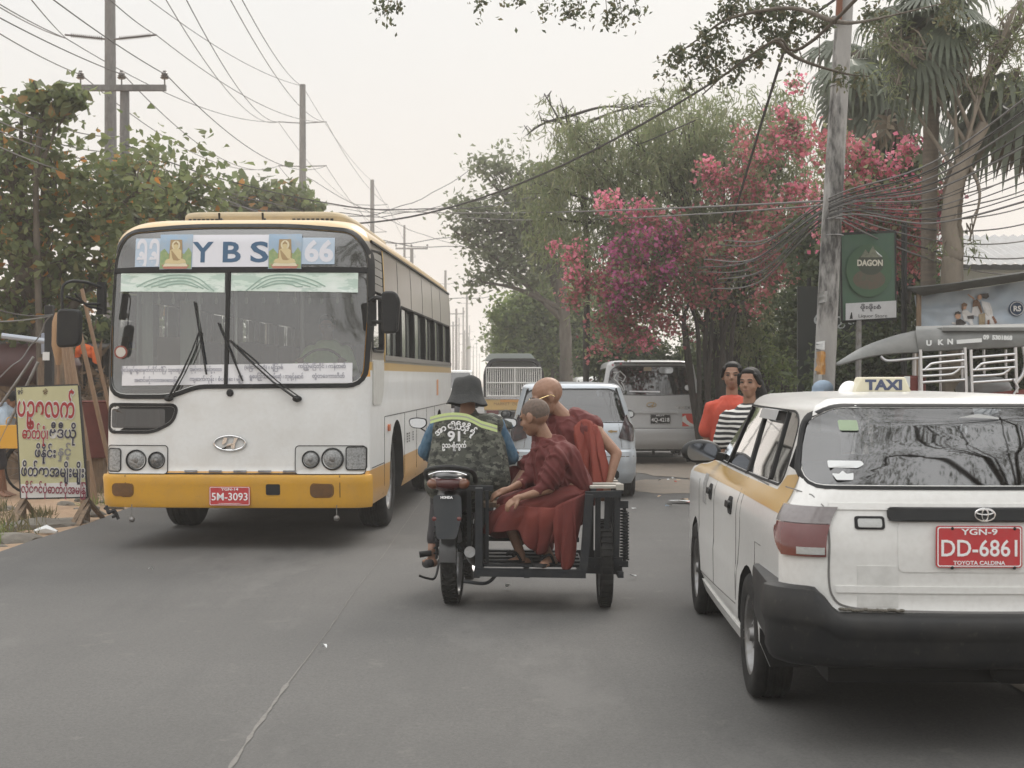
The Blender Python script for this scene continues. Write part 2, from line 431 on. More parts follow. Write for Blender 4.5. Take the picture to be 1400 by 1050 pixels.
def wheel(parent, loc, rad, wd, hub='rim', out=1):
 """wheel with its axle along x; out = side that shows (+1 / -1)"""
 M = Matrix.Translation(loc) @ Matrix.Rotation(R(90) * out, 4, 'Y')
 t = MB(); h = wd / 2; rr = rad
 prof = [(rr * .64, -h * .9), (rr * .8, -h), (rr * .93, -h * .96), (rr * .985, -h * .8)]
 for g in (-.42, 0, .42): prof += [(rr, h * (g - .16)), (rr * .975, h * (g - .12)), (rr * .975, h * (g + .02)), (rr, h * (g + .06))]
 prof += [(rr * .985, h * .8), (rr * .93, h * .96), (rr * .8, h), (rr * .64, h * .9)]
 t.lathe(prof, 40, cap=False)
 root = bpy.data.objects.new('wheel', None); C.objects.link(root); root.parent = parent; root.matrix_local = M
 t.build('tyre', M_['tyre'], root, smooth=50)
 q = MB(); q.lathe([(rr * .65, h * .88), (rr * .60, h * .8), (rr * .56, h * .35), (rr * .3, h * .25), (rr * .26, h * .6), (rr * .12, h * .66), (rr * .1, h * .9), (.001, h * .92)], 32, cap=False)
 q.lathe([(rr * .65, -h * .8), (.001, -h * .6)], 24, cap=False)
 for k in range(8):
  a = 2 * PI * k / 8; q.ball((rr * .2 * math.cos(a), rr * .2 * math.sin(a), h * .62), rr * .03, 0, 6, 4)
 q.build('rim', M_[hub], root)
 return root
# ------------------------------------------------------------------ ground
asph = mat('worn asphalt', (.104, .101, .096), .85, spec=.35, n=(.35, .5, (.150, .145, .137)), n2=(70, .65, (.062, .061, .059)), bump=(160, .35, .004))
nd, ln = _links(asph); b = nd['Principled BSDF']; src = b.inputs['Base Color'].links[0].from_socket
co = nd.new('ShaderNodeTexCoord').outputs['Object']
def asph_layer(scale, stretch, lo, hi, col, amt, src):
 mp = nd.new('ShaderNodeMapping'); mp.inputs['Scale'].default_value = stretch; ln.new(co, mp.inputs[0])
 t = nd.new('ShaderNodeTexNoise'); t.inputs['Scale'].default_value = scale; t.inputs['Detail'].default_value = 7; t.inputs['Roughness'].default_value = .7; ln.new(mp.outputs[0], t.inputs['Vector'])
 r = nd.new('ShaderNodeMapRange'); r.inputs[1].default_value = lo; r.inputs[2].default_value = hi; r.inputs[4].default_value = amt; ln.new(t.outputs['Fac'], r.inputs[0])
 x = nd.new('ShaderNodeMix'); x.data_type = 'RGBA'; x.inputs['B'].default_value = (*col, 1); ln.new(r.outputs[0], x.inputs['Factor']); ln.new(src, x.inputs['A']); return x.outputs['Result']
src = asph_layer(1.2, (1, .12, 1), .5, .72, (.070, .069, .067), .6, src)     # tyre-darkened runs
src = asph_layer(3.0, (1, 1, 1), .60, .72, (.175, .165, .15), .5, src)       # dust patches
src = asph_layer(28.0, (1, 1, 1), .46, .66, (.055, .054, .052), .35, src)     # coarse aggregate
src = asph_layer(.55, (1, .35, 1), .52, .60, (.135, .131, .124), .5, src)      # old patches
src = asph_layer(9.0, (1, .5, 1), .66, .74, (.05, .049, .048), .6, src)     # oil spots
ln.new(src, b.inputs['Base Color'])
dirt = mat('trodden dirt', (.30, .20, .125), .95, n=(.7, .6, (.22, .165, .115)), n2=(9, .6, (.38, .27, .18)), bump=(12, .8, .03))
verge = mat('dusty verge', (.22, .185, .145), .95, n=(.8, .6, (.16, .145, .12)), n2=(14, .5, (.30, .25, .19)), bump=(30, .7, .02))
def sheet(name, x0, x1, y0, y1, nx, ny, fz, m_, edge=None):
 vs = [];
 for j in range(ny + 1):
  t = j / ny; y = y0 + (y1 - y0) * t ** 1.8
  for i in range(nx + 1):
   a = x0 + (edge[0](y) if edge and edge[0] else 0); b_ = x1 + (edge[1](y) if edge and edge[1] else 0)
   x = a + (b_ - a) * i / nx; vs.append((x, y, fz(x, y)))
 mb = MB(); mb.add(vs, [(j * (nx + 1) + i, j * (nx + 1) + i + 1, (j + 1) * (nx + 1) + i + 1, (j + 1) * (nx + 1) + i) for j in range(ny) for i in range(nx)])
 return tag(mb.build(name, m_, smooth=180), kind='structure')
N3 = lambda x, y, s: noise.noise(Vector((x * s, y * s, 3.3)))
sheet('ground', -400, 400, -60, 1500, 40, 40, lambda x, y: -.10, verge)
rough = lambda y: .10 * N3(0, y, .9) + .05 * N3(7, y, 3.1)
sheet('road', -4.66, 4.35, -25, 900, 8, 260, lambda x, y: .0, asph, (rough, lambda y: .35 * N3(31, y, .35) + .12 * N3(9, y, 2.0)))
def lz(x, y):
 k = min(1, max(0, (-4.6 - x) / .8)); return -.018 - .03 * k + .05 * k * N3(x, y, .8) + .03 * k * N3(x, y, 2.7) + .22 * k * max(0, N3(x + 9, y, .35)) - .0
sheet('dirt_shoulder', -40, -4.45, -25, 260, 90, 150, lz, dirt)
def rz_(x, y):
 k = min(1, max(0, (x - 4.3) / 1.0)); return -.012 + .012 * N3(x, y, 2.2) + .05 * k * N3(x, y, .9) + .06 * k
sheet('dirt_verge', 3.9, 40, -25, 260, 80, 150, rz_, verge)
# long crack / joint down the middle of the carriageway
ck = MB(); pts = []
y = 3.0
while y < 60:
 pts.append((-1.16 + .018 * N3(2, y, .5) + .007 * N3(5, y, 7), y)); y += .06 if y < 22 else .5
wv = lambda i: (.002 + .005 * max(0, N3(pts[i][0], pts[i][1], 1.7)) + (.022 if 5.8 < pts[i][1] < 7.6 else 0) * abs(N3(1, pts[i][1], 5)))
vs = []
for i, p in enumerate(pts): q = wv(i); vs += [(p[0] - q, p[1], .004), (p[0] + q, p[1], .004)]
ck.add(vs, [(2 * i, 2 * i + 1, 2 * i + 3, 2 * i + 2) for i in range(len(pts) - 1)])
tag(ck.build('road_joint', mat('joint dust', (.175, .168, .155), .95, n=(30, .7, (.12, .11, .10)))), kind='structure')
# dirt drifted over the right of the road
def blot(name, c, rx, ry, m_, z, seed, n=40):
 vs = [(c[0], c[1], z)]
 for k in range(n):
  a = 2 * PI * k / n; q = 1 + .35 * noise.noise(Vector((math.cos(a) * 1.3 + seed, math.sin(a) * 1.3, seed))) + .18 * noise.noise(Vector((math.cos(a) * 5 + seed, math.sin(a) * 5, seed)))
  vs.append((c[0] + rx * q * math.cos(a), c[1] + ry * q * math.sin(a), z))
 mb = MB(); mb.add(vs, [(0, 1 + k, 1 + (k + 1) % n) for k in range(n)]); return tag(mb.build(name, m_, smooth=0), kind='structure')
driftm = mat('drifted dust', (.22, .19, .155), .95, n=(3, .6, (.165, .155, .14)), n2=(20, .5, (.28, .22, .17)))
for k, (c, rx, ry) in enumerate((((2.35, 21.3), .8, 1.3), ((2.9, 18.0), .5, 2.2), ((3.3, 7.2), .7, 1.6), ((3.3, 26), 1.2, 3))):
 blot('dust_drift', c, rx, ry, driftm, .004 + .0015 * k, k * 3.1)
# ------------------------------------------------------------------ the city bus
def make_bus():
 bus = thing('city_bus', 'white and yellow city bus with YBS card in its windscreen coming down the road', 'bus', (-2.565, 13.5, 0))
 bus.rotation_euler.z = -R(2.3)
 Lb = 9.6
 paint = mat('bus paint', (.72, .73, .72), .32, coat=.35, n=(2.5, .35, (.55, .53, .49)), n2=(30, .12, (.5, .47, .42)), bump=(2.2, .14, .03))
 # colour by height and side, as sprayed: yellow skirt, white middle, yellow belt, dusty grey window band, tan roof
 nd, ln = _links(paint); b = nd['Principled BSDF']; src = b.inputs['Base Color'].links[0].from_socket
 co = nd.new('ShaderNodeTexCoord').outputs['Object']; sp_ = nd.new('ShaderNodeSeparateXYZ'); ln.new(co, sp_.inputs[0])
 def gt(sock, v):
  q = nd.new('ShaderNodeMath'); q.operation = 'GREATER_THAN'; q.inputs[1].default_value = v; ln.new(sock, q.inputs[0]); return q.outputs[0]
 def mul(a, c):
  q = nd.new('ShaderNodeMath'); q.operation = 'MULTIPLY'; ln.new(a, q.inputs[0]); ln.new(c, q.inputs[1]); return q.outputs[0]
 def inv(a):
  q = nd.new('ShaderNodeMath'); q.operation = 'SUBTRACT'; q.inputs[0].default_value = 1; ln.new(a, q.inputs[1]); return q.outputs[0]
 def over(fac, col, src, dirt=None):
  x = nd.new('ShaderNodeMix'); x.data_type = 'RGBA'; ln.new(fac, x.inputs['Factor']); ln.new(src, x.inputs['A'])
  if dirt:
   t = nd.new('ShaderNodeTexNoise'); t.inputs['Scale'].default_value = dirt[0]; t.inputs['Detail'].default_value = 8; ln.new(co, t.inputs['Vector'])
   y = nd.new('ShaderNodeMix'); y.data_type = 'RGBA'; y.inputs['A'].default_value = (*col, 1); y.inputs['B'].default_value = (*dirt[1], 1)
   ln.new(t.outputs['Fac'], y.inputs['Factor']); ln.new(y.outputs['Result'], x.inputs['B'])
  else: x.inputs['B'].default_value = (*col, 1)
  return x.outputs['Result']
 X, Y, Z = sp_.outputs; side = gt(Y, .22)
 cur = over(inv(gt(Z, .725)), (.62, .32, .05), src, (5, (.50, .27, .07)))
 cur = over(mul(gt(Z, 1.66), side), (.60, .37, .09), cur, (6, (.5, .33, .12)))
 cur = over(mul(gt(Z, 1.74), mul(side, inv(gt(Z, 2.88)))), (.27, .25, .22), cur, (4, (.33, .30, .26)))
 cur = over(mul(gt(Z, 1.60), mul(inv(side), inv(gt(Z, 2.6)))), (.68, .34, .06), cur)
 cur = over(gt(Z, 2.6), (.54, .36, .15), cur, (5, (.50, .37, .20))) if False else cur
 top = nd.new('ShaderNodeMath'); top.operation = 'MAXIMUM'; ln.new(gt(Z, 2.88), top.inputs[0]); ln.new(mul(gt(Z, 2.45), inv(side)), top.inputs[1])
 cur = over(top.outputs[0], (.56, .38, .15), cur, (5, (.50, .37, .21)))
 ln.new(cur, b.inputs['Base Color'])
 # shell
 Wd = 1.245; lv = [(.38, .07, Lb - .05, Wd - .03, .16), (.48, .02, Lb, Wd, .15), (.69, 0, Lb, Wd, .14), (.72, .025, Lb, Wd, .14), (1.4, .05, Lb, Wd, .15), (2.0, .10, Lb, Wd, .16), (2.6, .16, Lb - .02, Wd - .012, .18), (2.82, .19, Lb - .04, Wd - .025, .20)]
 for a in range(10, 91, 10):
  i = .30 * (1 - math.cos(R(a))); lv.append((2.82 + .27 * math.sin(R(a)), .19 + i * .8, Lb - .04 - i, Wd - .025 - i, .20 + i * .4))
 lv += [(3.115, .8, Lb - .7, .62, .3), (3.125, 1.2, Lb - 1.0, .2, .1)]
 S = Skin(lv, .06, .012)
 body = S.body('body', paint, bus, .06)
 # openings
 wind = roundpoly([(-1.19, 1.44), (-.62, 1.44), (-.36, 1.535), (1.17, 1.545), (1.205, 2.2), (1.19, 2.76), (1.06, 2.945), (.5, 2.995), (-.5, 2.995), (-1.06, 2.945), (-1.19, 2.76), (-1.205, 2.2)],
                     [.16, .1, .1, .14, .3, .22, .2, .3, .3, .2, .22, .3])
 low = roundpoly([(-1.20, 1.10), (-.78, 1.10), (-.60, 1.19), (-.56, 1.32), (-1.20, 1.325)], [.05, .08, .06, .05, .05])
 def pyz(poly, x0, x1, mb):
  A = resample(poly, .2); n = len(A)
  mb.add([(x0, y, z) for y, z in A] + [(x1, y, z) for y, z in A], [tuple(range(n))[::-1], tuple(range(n, 2 * n))] + [(i, (i + 1) % n, n + (i + 1) % n, n + i) for i in range(n)])
 def pxz(poly, y0, y1, mb):
  A = resample(poly, .2); n = len(A)
  mb.add([(x, y0, z) for x, z in A] + [(x, y1, z) for x, z in A], [tuple(range(n))[::-1], tuple(range(n, 2 * n))] + [(i, (i + 1) % n, n + (i + 1) % n, n + i) for i in range(n)])
 inner = mat('bus interior', (.24, .25, .245), .8, n=(4, .4, (.1, .1, .1)))
 c1 = MB(); c1.box((0, Lb / 2 + .08, 1.86), (2 * Wd - .16, Lb - .50, 1.96)); cut(body, c1, inner, 38)
 c2 = MB(); pxz(wind, -.3, .6, c2); cut(body, c2, inner, 38)
 win_y = []; y = 1.35
 for k in range(6): win_y.append((y, y + 1.22)); y += 1.31
 c3 = MB()
 for sg in (-1, 1):
  for a, e in win_y: pyz(rrect((a + e) / 2, 2.08, e - a, .56, .03), sg * 1.1, sg * 1.4, c3)
  pyz(roundpoly([(.38, 1.86), (1.14, 1.86), (1.14, 2.82), (.40, 2.78)], .05), sg * 1.1, sg * 1.4, c3)
 cut(body, c3, M_['rubber'], 38)
 c4 = MB()
 for y0 in (2.25, 7.3):
  arch = [(y0 - .62, .2), (y0 + .62, .2)] + [(y0 + .62 * math.cos(R(a)), .52 + .62 * math.sin(R(a))) for a in range(0, 181, 12)]
  for sg in (-1, 1): pyz(arch, sg * .8, sg * 1.5, c4)
 cut(body, c4, M_['under'], 38)
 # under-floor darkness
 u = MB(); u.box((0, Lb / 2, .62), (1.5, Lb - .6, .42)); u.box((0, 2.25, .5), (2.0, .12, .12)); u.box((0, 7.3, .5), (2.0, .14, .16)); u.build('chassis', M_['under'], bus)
 for y0 in (2.25, 7.3):
  for sg in (-1, 1): wheel(bus, (sg * 1.02, y0, .50), .50, .30, out=sg)
 # windscreen
 g = MB(); frame(g, wind, lambda o: S.mN(o), .055, .016, lip=.03);
 g.build('windscreen_gasket', M_['rubber'], bus)
 g = MB(); fill(g, wind, S.mN(-.012), rings=6); ws = g.build('windscreen', M_['glass'], bus)
 g = MB(); bar(g, line((-.09, 1.50), (-.09, 2.62)), S.mN, .035, .01, lip=.03); bar(g, line((-1.2, 2.60), (1.2, 2.60)), S.mN, .05, .01, lip=.03)
 g.build('windscreen_divider', M_['rubber'], bus)
 g = MB(); slab(g, roundpoly([(-1.17, 2.63), (1.17, 2.63), (1.16, 2.74), (1.03, 2.90), (.5, 2.935), (-.5, 2.935), (-1.03, 2.90), (-1.16, 2.74)], .1), S.mN(-.09), S.mN(-.07)); g.build('destination_box', M_['black'], bus)
 # sun film with swirling pattern along the top of the screen
 film = mat('sun film', (.62, .74, .66), .35, n=(1.6, .9, (.80, .85, .82)), n2=(5, .55, (.33, .47, .40), .5, .56), stretch=(1, 1, 4))
 for a, e in ((-1.12, -.12), (-.06, 1.12)):
  g = MB(); slab(g, [(a, 2.40), (e, 2.385), (e, 2.57), (a, 2.57)], S.mN(-.008), S.mN(.002)); g.build('sun_film', film, bus)
 sw = MB()
 for s0, sgn in ((-.62, -1), (.48, 1)):
  for k in range(4):
   pts = smoothpath([(s0 + sgn * (-.40 + .05 * k), 2.40 + .01 * k), (s0 + sgn * (-.22 + .04 * k), 2.53 - .02 * k), (s0 + sgn * .02, 2.55 - .03 * k), (s0 + sgn * (.22 - .05 * k), 2.50 - .02 * k), (s0 + sgn * (.34 - .07 * k), 2.44)])
   bar(sw, [tuple(p) for p in pts], S.mN, .011, .0045, lip=.0)
 sw.build('film_pattern', mat('film ink', (.30, .42, .36), .5), bus)
 # route strip across the bottom of the screen
 def facing(x, z, o): return FR(x, S.near(x, z) - o, z, math.atan((S.near(x + .1, z) - S.near(x - .1, z)) / .2), math.atan((S.near(x, z + .1) - S.near(x, z - .1)) / .2))
 stripm = mat('route strip', (.74, .74, .76), .5)
 g = MB(); slab(g, [(-1.08, 1.515), (1.08, 1.545), (1.08, 1.73), (-1.08, 1.70)], S.mN(-.008), S.mN(.002)); strip = g.build('route_strip', stripm, bus)
 ink = mat('faded print', (.33, .33, .38), .6)
 for t_, x, z, wdt in (('ဗိုလ်ချုပ်ဈေးမှတ်တိုင်ကြီး ၊ သုဝဏ္ဏ', -.78, 1.66, .62), ('သုမင်္ဂလာ ၊ တောင်ဥက္ကလာ', -.28, 1.665, .30), ('အောင်မင်္ဂလာအဝေးပြေး', -.75, 1.565, .42), ('ကျောက်ကုန်း ၊ စံပြဈေး ၊ မြို့', -.18, 1.575, .50),
                          ('(မြောက်ဒဂုံ) ၊ မြို့သစ်', .26, 1.685, .36), ('ကြည့်မြင်တိုင် ၊ ကန်တော်', .80, 1.695, .44), ('ရွှေပြည်သာလမ်းဆုံ ၊ ဘုရင့်နောင်', .38, 1.60, .5), ('တွံတေးကားဂိတ်', .86, 1.605, .3)):
  text(t_, .05, ink, strip, facing(x, z, .004), width=wdt, bold=.0006)
 # cards behind the top of the screen
 card = mat('white card', (.68, .69, .74), .5); pale = mat('pale blue card', (.45, .55, .66), .5); blue = mat('blue print', (.045, .11, .20), .5)
 sky_ = mat('picture sky', (.30, .42, .55), .5, n=(7, .8, (.42, .44, .45))); leafp = mat('picture leaves', (.22, .32, .15), .5, n=(25, .6, (.4, .42, .2)))
 gold = mat('picture gold', (.60, .50, .28), .5); gold2 = mat('picture shade', (.36, .25, .12), .5); rose = mat('picture rose', (.45, .18, .13), .5); halo = mat('picture halo', (.68, .62, .45), .5)
 def cardb(name, x0, x1, z0, z1, m_, o=.0, tilt=0):
  q = MB(); slab(q, [(x0, z0), (x1, z0 + tilt), (x1, z1 + tilt), (x0, z1)], S.mN(-.004 + o), S.mN(.003 + o)); return q.build(name, m_, bus)
 def facing(x, z, o): return FR(x, S.near(x, z) - o, z, math.atan((S.near(x + .1, z) - S.near(x - .1, z)) / .2), math.atan((S.near(x, z + .1) - S.near(x, z - .1)) / .2))
 c = cardb('number_card', -.985, -.73, 2.63, 2.90, pale)
 for q, x in enumerate((-.92, -.80)):
  text('၆', .27, card, c, facing(x, 2.75, .005) @ Matrix.Scale(-1, 4, (1, 0, 0)), width=.10, bold=.012)
 c = cardb('route_card', -.46, .31, 2.62, 2.93, card, .004)
 for t_, x, wdt in (('Y', -.335, .20), ('B', -.06, .17), ('S', .20, .17)):
  text(t_, .27, blue, c, facing(x, 2.765, .0085), width=wdt, bold=.006)
 c = cardb('number_card', .585, .90, 2.65, 2.90, pale, .002)
 text('66', .27, card, c, facing(.755, 2.775, .007), width=.27, bold=.010)
 for x0 in (-.745, .285):
  c = cardb('shrine_picture', x0, x0 + .31, 2.605, 2.935, sky_, .010)
  y_ = -.015
  def flat(nm, poly, m_, k):
   q = MB(); q.prism(poly, .0012); q.build(nm, m_, c, facing(x0 + .155, 2.75, .0145 + .0015 * k))
  ell = lambda cx, cy, a, b_: [(cx + a * math.cos(2 * PI * i / 22), cy + b_ * math.sin(2 * PI * i / 22)) for i in range(22)]
  flat('picture_leaves', [(-.15, -.14), (-.15, .02), (-.11, .05), (-.07, 0), (0, .02), (.08, .0), (.12, .06), (.15, .01), (.15, -.14)], leafp, 0)
  flat('picture_board', [(-.07, -.12), (.07, -.12), (.055, .135), (-.055, .135)], gold2, 1)
  flat('picture_base', [(-.11, -.142), (.11, -.142), (.13, -.105), (-.13, -.105)], rose, 2)
  flat('picture_base', [(-.12, -.12), (.12, -.12), (.10, -.09), (-.10, -.09)], halo, 3)
  flat('picture_halo', ell(0, .082, .040, .044), halo, 3)
  flat('picture_figure', [(-.105, -.085), (-.09, -.055), (-.055, -.045), (-.055, .03), (-.03, .048), (.03, .048), (.055, .03), (.055, -.045), (.09, -.055), (.105, -.085), (.04, -.095), (-.04, -.095)], gold, 4)
  flat('picture_fold', [(-.045, .03), (-.035, .03), (.03, -.05), (.05, -.052), (.02, -.065), (-.02, -.06), (-.03, -.04)], gold2, 5)
  flat('picture_head', ell(0, .075, .024, .030), gold, 5)
  flat('picture_hair', [(-.023, .083), (-.02, .10), (-.008, .108), (0, .122), (.008, .108), (.02, .10), (.023, .083), (0, .093)], gold2, 6)
 # lower left window
 g = MB(); frame(g, low, lambda o: S.mN(o), .035, .014, lip=.01); slab(g, low, S.mN(0), S.mN(.002)); lw = g.build('lower_window', M_['rubber'], bus)
 g = MB(); slab(g, roundpoly([(-1.18, 1.125), (-.66, 1.125), (-.66, 1.30), (-1.18, 1.30)], .03), S.mN(.002), S.mN(.006)); g.build('pane', M_['dglass'], lw)
 g = MB(); slab(g, [(-1.05, 1.14), (-.70, 1.14), (-.72, 1.29), (-1.03, 1.29)], S.mN(.003), S.mN(.0045)); g.build('curtain', mat('greenish blind', (.16, .19, .16), .5, n=(5, .7, (.07, .08, .07)), stretch=(6, 1, 1)), lw)
 # bumper as its own piece
 yel = mat('bumper yellow', (.64, .34, .035), .35, coat=.2, n=(3, .5, (.50, .28, .06)), n2=(40, .25, (.35, .22, .08), .55, .7), bump=(7, .12))
 bl = MB(); zz = [.385, .39, .42, .5, .6, .665, .69, .695]; oo = [.0, .022, .032, .036, .036, .04, .03, .0]
 xs = [(-Wd + .03) * 1 + i / 40 * 2 * (Wd - .03) for i in range(41)]
 xs = [-Wd + .004] + xs + [Wd - .004]
 vs = []
 for z, o in zip(zz, oo):
  for x in xs: vs.append((x * (1 + o / Wd * .7), S.near(x, max(z, .48)) - o, z))
 n = len(xs); fs = [(j * n + i, j * n + i + 1, (j + 1) * n + i + 1, (j + 1) * n + i) for j in range(len(zz) - 1) for i in range(n - 1)]
 bl.add(vs, fs)
 bl.build('front_bumper', yel, bus)
 seam = MB()
 for x in (.98, -1.02): bar(seam, line((x, .39), (x, .69), 6), lambda o: S.mN(o + .033), .006, .006)
 bar(seam, line((-1.2, .703), (1.2, .703), 30), S.mN, .012, .003)
 for a, e in ((-.55, 1.12),): pass
 seam.build('panel_seam', M_['matte'], bus)
 fogm = mat('amber lens', (.16, .08, .03), .25, n=(30, .5, (.08, .05, .03)))
 for x in (-1.05 + .0, .815):
  g = MB(); slab(g, rrect(x, .553, .20, .12, .04), S.mN(.03), S.mN(.047)); frame(g, rrect(x, .553, .20, .12, .04), lambda o: S.mN(o + .03), .012, .008); g.build('fog_lamp', fogm, bus)
 g = MB(); slab(g, rrect(.365, .56, .13, .10, .015), S.mN(.03), S.mN(.042)); g.build('tow_hole', M_['matte'], bus)  # black slab painting in the shaded inside of the tow hole
 plate(bus, FR(-.035, S.near(-.035, .5) - .044, .50), .38, .175, 'YGN-14', '5M-3093', '·')
 hang = MB()
 for x, z in ((-.95, .30), (.955, .32)):
  hang = MB(); hang.tube([(x, -.02, .42), (x, -.02, z)], .004, 5); hang.ball((x, -.02, z - .02), .028); hang.build('hanging_ball', M_['rim'], bus)
 g = MB(); g.tube(smoothpath([(-1.2, .02, .40), (-1.17, -.01, .34), (-1.12, 0, .36), (-1.08, .0, .28)]), .016, 6); g.tube(smoothpath([(-1.22, .02, .38), (-1.1, 0, .32), (-1.14, 0, .30)]), .012, 6); g.build('torn_rubber', M_['matte'], bus)
 # lamp panels
 lampw = mat('lamp panel', (.62, .63, .62), .4, n=(8, .4, (.45, .43, .4)))
 for sg, x0, x1 in ((-1, -1.215, -.635), (1, .565, 1.245)):
  p = MB(); x1b = min(x1, 1.2); poly = rrect((x0 + x1b) / 2, .83, x1b - x0, .255, .03)
  slab(p, poly, S.mN(0), S.mN(.006), step=.04); lp = p.build('lamp_panel', lampw, bus)
  p = MB(); frame(p, poly, lambda o: S.mN(o), .008, .010); p.build('panel_gasket', M_['rubber'], lp)
  if sg < 0: items = [('c', -.93, .825, .098), ('c', -.735, .825, .080), ('q', -1.145, .825, .12)]
  else: items = [('c', .705, .835, .083), ('c', .905, .84, .105), ('q', 1.12, .845, .17)]
  for k, x, z, r_ in items:
   yb = S.near(x, z)
   if k == 'c':
    M0 = FR(x, yb - .006, z)
    q = MB(); q.lathe([(r_, -.02), (r_, .012), (r_ * .93, .018), (r_ * .86, .004)], 32, M=M0, cap=False); hl = q.build('headlight', M_['black'], bus)
    q = MB(); q.lathe([(r_ * .88, 0), (r_ * .7, .012), (r_ * .35, .02), (.0005, .022)], 32, M=M0, cap=False)
    q.build('headlight_lens', M_['lamp'] if r_ > .082 else M_['lamp_dark'], hl)
    q = MB(); q.lathe([(r_ * .3, .012), (r_ * .22, .026), (.0005, .03)], 16, M=M0, cap=False); q.build('bulb_shield', M_['rim'], hl)
   else:
    w_ = r_; pl = rrect(x, z, w_, .20, .02)
    q = MB(); frame(q, pl, lambda o: S.mN(o), .012, .018); hl = q.build('turn_lamp', M_['black'], bus)
    q = MB(); slab(q, pl, S.mN(0), S.mN(.014), step=.03); q.build('turn_lens', M_['lamp'], hl)
 # clips along the lower edge of the front
 for k in range(5):
  q = MB(); x = -.47 + k * .23; bar(q, line((x, .725), (x + .12, .725), 3), S.mN, .018, .012); q.build('panel_clip', M_['rim'], bus)
 # maker's oval badge
 M0 = FR(-.045, S.near(0, .98) - .012, .985)
 q = MB(); ring = [(.145 * math.cos(2 * PI * k / 40), .068 * math.sin(2 * PI * k / 40), 0) for k in range(40)]
 q.M = M0; q.tube(ring, .010, 8, closed=True)
 q.prism([(-.075, -.05), (-.045, -.052), (-.02, -.01), (.03, .002), (.045, .048), (.078, .052), (.052, .0), (.048, -.05), (.02, -.052), (.012, -.02), (-.035, -.03)], .010)
 q.prism([(-.055, .052), (-.022, .05), (-.03, .012), (-.055, -.01), (-.075, -.01)], .010)
 q.build('maker_badge', M_['chrome'], bus)
 q = MB(); q.M = FR(-.05, S.near(0, 1.40) - .0, 1.45); q.lathe([(.035, 0), (.03, .015), (.012, .02), (.001, .021)], 14); q.build('washer_nozzle', M_['matte'], bus)
 # wipers
 for pts, blade in ((((-.62, 1.40), (-.50, 1.62), (-.40, 1.85), (-.34, 2.02)), ((-.40, 2.30), (-.27, 1.62))), (((.58, 1.395), (.36, 1.55), (.10, 1.78), (-.07, 1.95)), ((-.17, 2.10), (.07, 1.56)))):
  q = MB(); f = lambda p, o: S.mN(o)(*p)
  q.tube([f(p, .05) for p in pts], [.013, .010, .008, .006], 6); q.tube([f((p[0] + .035, p[1] + .01), .05) for p in pts[:3]] + [f(pts[-1], .05)], .006, 5)
  q.ball(f(pts[0], .03), (.045, .03, .03)); wp = q.build('wiper', M_['black'], bus)
  q = MB(); q.tube([f((blade[0][0] + (blade[1][0] - blade[0][0]) * k / 8, blade[0][1] + (blade[1][1] - blade[0][1]) * k / 8), .022) for k in range(9)], .009, 5); q.build('wiper_blade', M_['matte'], wp)
 # roof gutter, roof unit
 for sg in (-1, 1):
  q = MB(); bar(q, line((.45, 2.885), (Lb - .1, 2.885), 40), lambda o: S.mS(o, sg), .022, .022); q.build('roof_gutter', M_['black'], bus)
  q = MB(); bar(q, line((1.22, 1.20), (Lb - .1, 1.20), 40), lambda o: S.mS(o, sg), .008, .003)
  for yy in (1.22, 2.95, 4.2, 5.4, 6.55): bar(q, line((yy, .42), (yy, 1.2), 8), lambda o: S.mS(o, sg), .008, .003)
  bar(q, line((.3, .74), (1.2, .74), 8), lambda o: S.mS(o, sg), .008, .003)
  q.build('side_seam', mat('seam grey', (.2, .19, .17), .7) if sg < 0 else M_['black'], bus)
  q = MB(); bar(q, line((1.2, 1.79), (Lb - .1, 1.79), 40), lambda o: S.mS(o, sg), .05, .012); q.build('window_rail', mat('dusty rail', (.19, .18, .16), .8), bus)
  q = MB(); bar(q, line((1.22, 1.75), (1.22, 2.86), 20), lambda o: S.mS(o, sg), .05, .008); q.build('pillar_trim', mat('tan trim', (.58, .40, .15), .6), bus)
  for yy in (2.4, 3.7, 5.0, 6.3, 7.6):
   q = MB(); bar(q, line((yy, 2.38), (yy, 2.86), 8), lambda o: S.mS(o, sg), .012, .004); q.build('panel_joint', M_['rim'], bus)
  # windows: fixed pane forward, slid pane aft, a dark gap between
  for k, (a, e) in enumerate(win_y):
   q = MB(); frame(q, rrect((a + e) / 2, 2.08, e - a, .56, .03), lambda o: S.mS(o, sg), .025, .008); wf = q.build('window', M_['rubber'], bus)
   m_ = (a + e) / 2; d_ = .08 * ((k * 37) % 3)
   q = MB(); slab(q, [(a + .01, 1.81), (m_ - .16 + d_, 1.81), (m_ - .16 + d_, 2.35), (a + .01, 2.35)], S.mS(-.03, sg), S.mS(-.02, sg)); q.build('window_pane', M_['pane_bus'], wf)
   q = MB(); slab(q, [(m_ + .10, 1.81), (e - .12, 1.81), (e - .12, 2.35), (m_ + .10, 2.35)], S.mS(-.05, sg), S.mS(-.04, sg)); q.build('window_pane', M_['pane_bus'], wf)
   q = MB(); bar(q, line((m_ + .09, 1.81), (m_ + .09, 2.35), 6), lambda o: S.mS(o - .03, sg), .03, .01); q.build('window_bar', M_['black'], wf)
  # driver's side window with louvre panel over it
  q = MB(); frame(q, roundpoly([(.38, 1.86), (1.14, 1.86), (1.14, 2.82), (.40, 2.78)], .05), lambda o: S.mS(o, sg), .03, .01); cf = q.build('cab_window', M_['rubber'], bus)
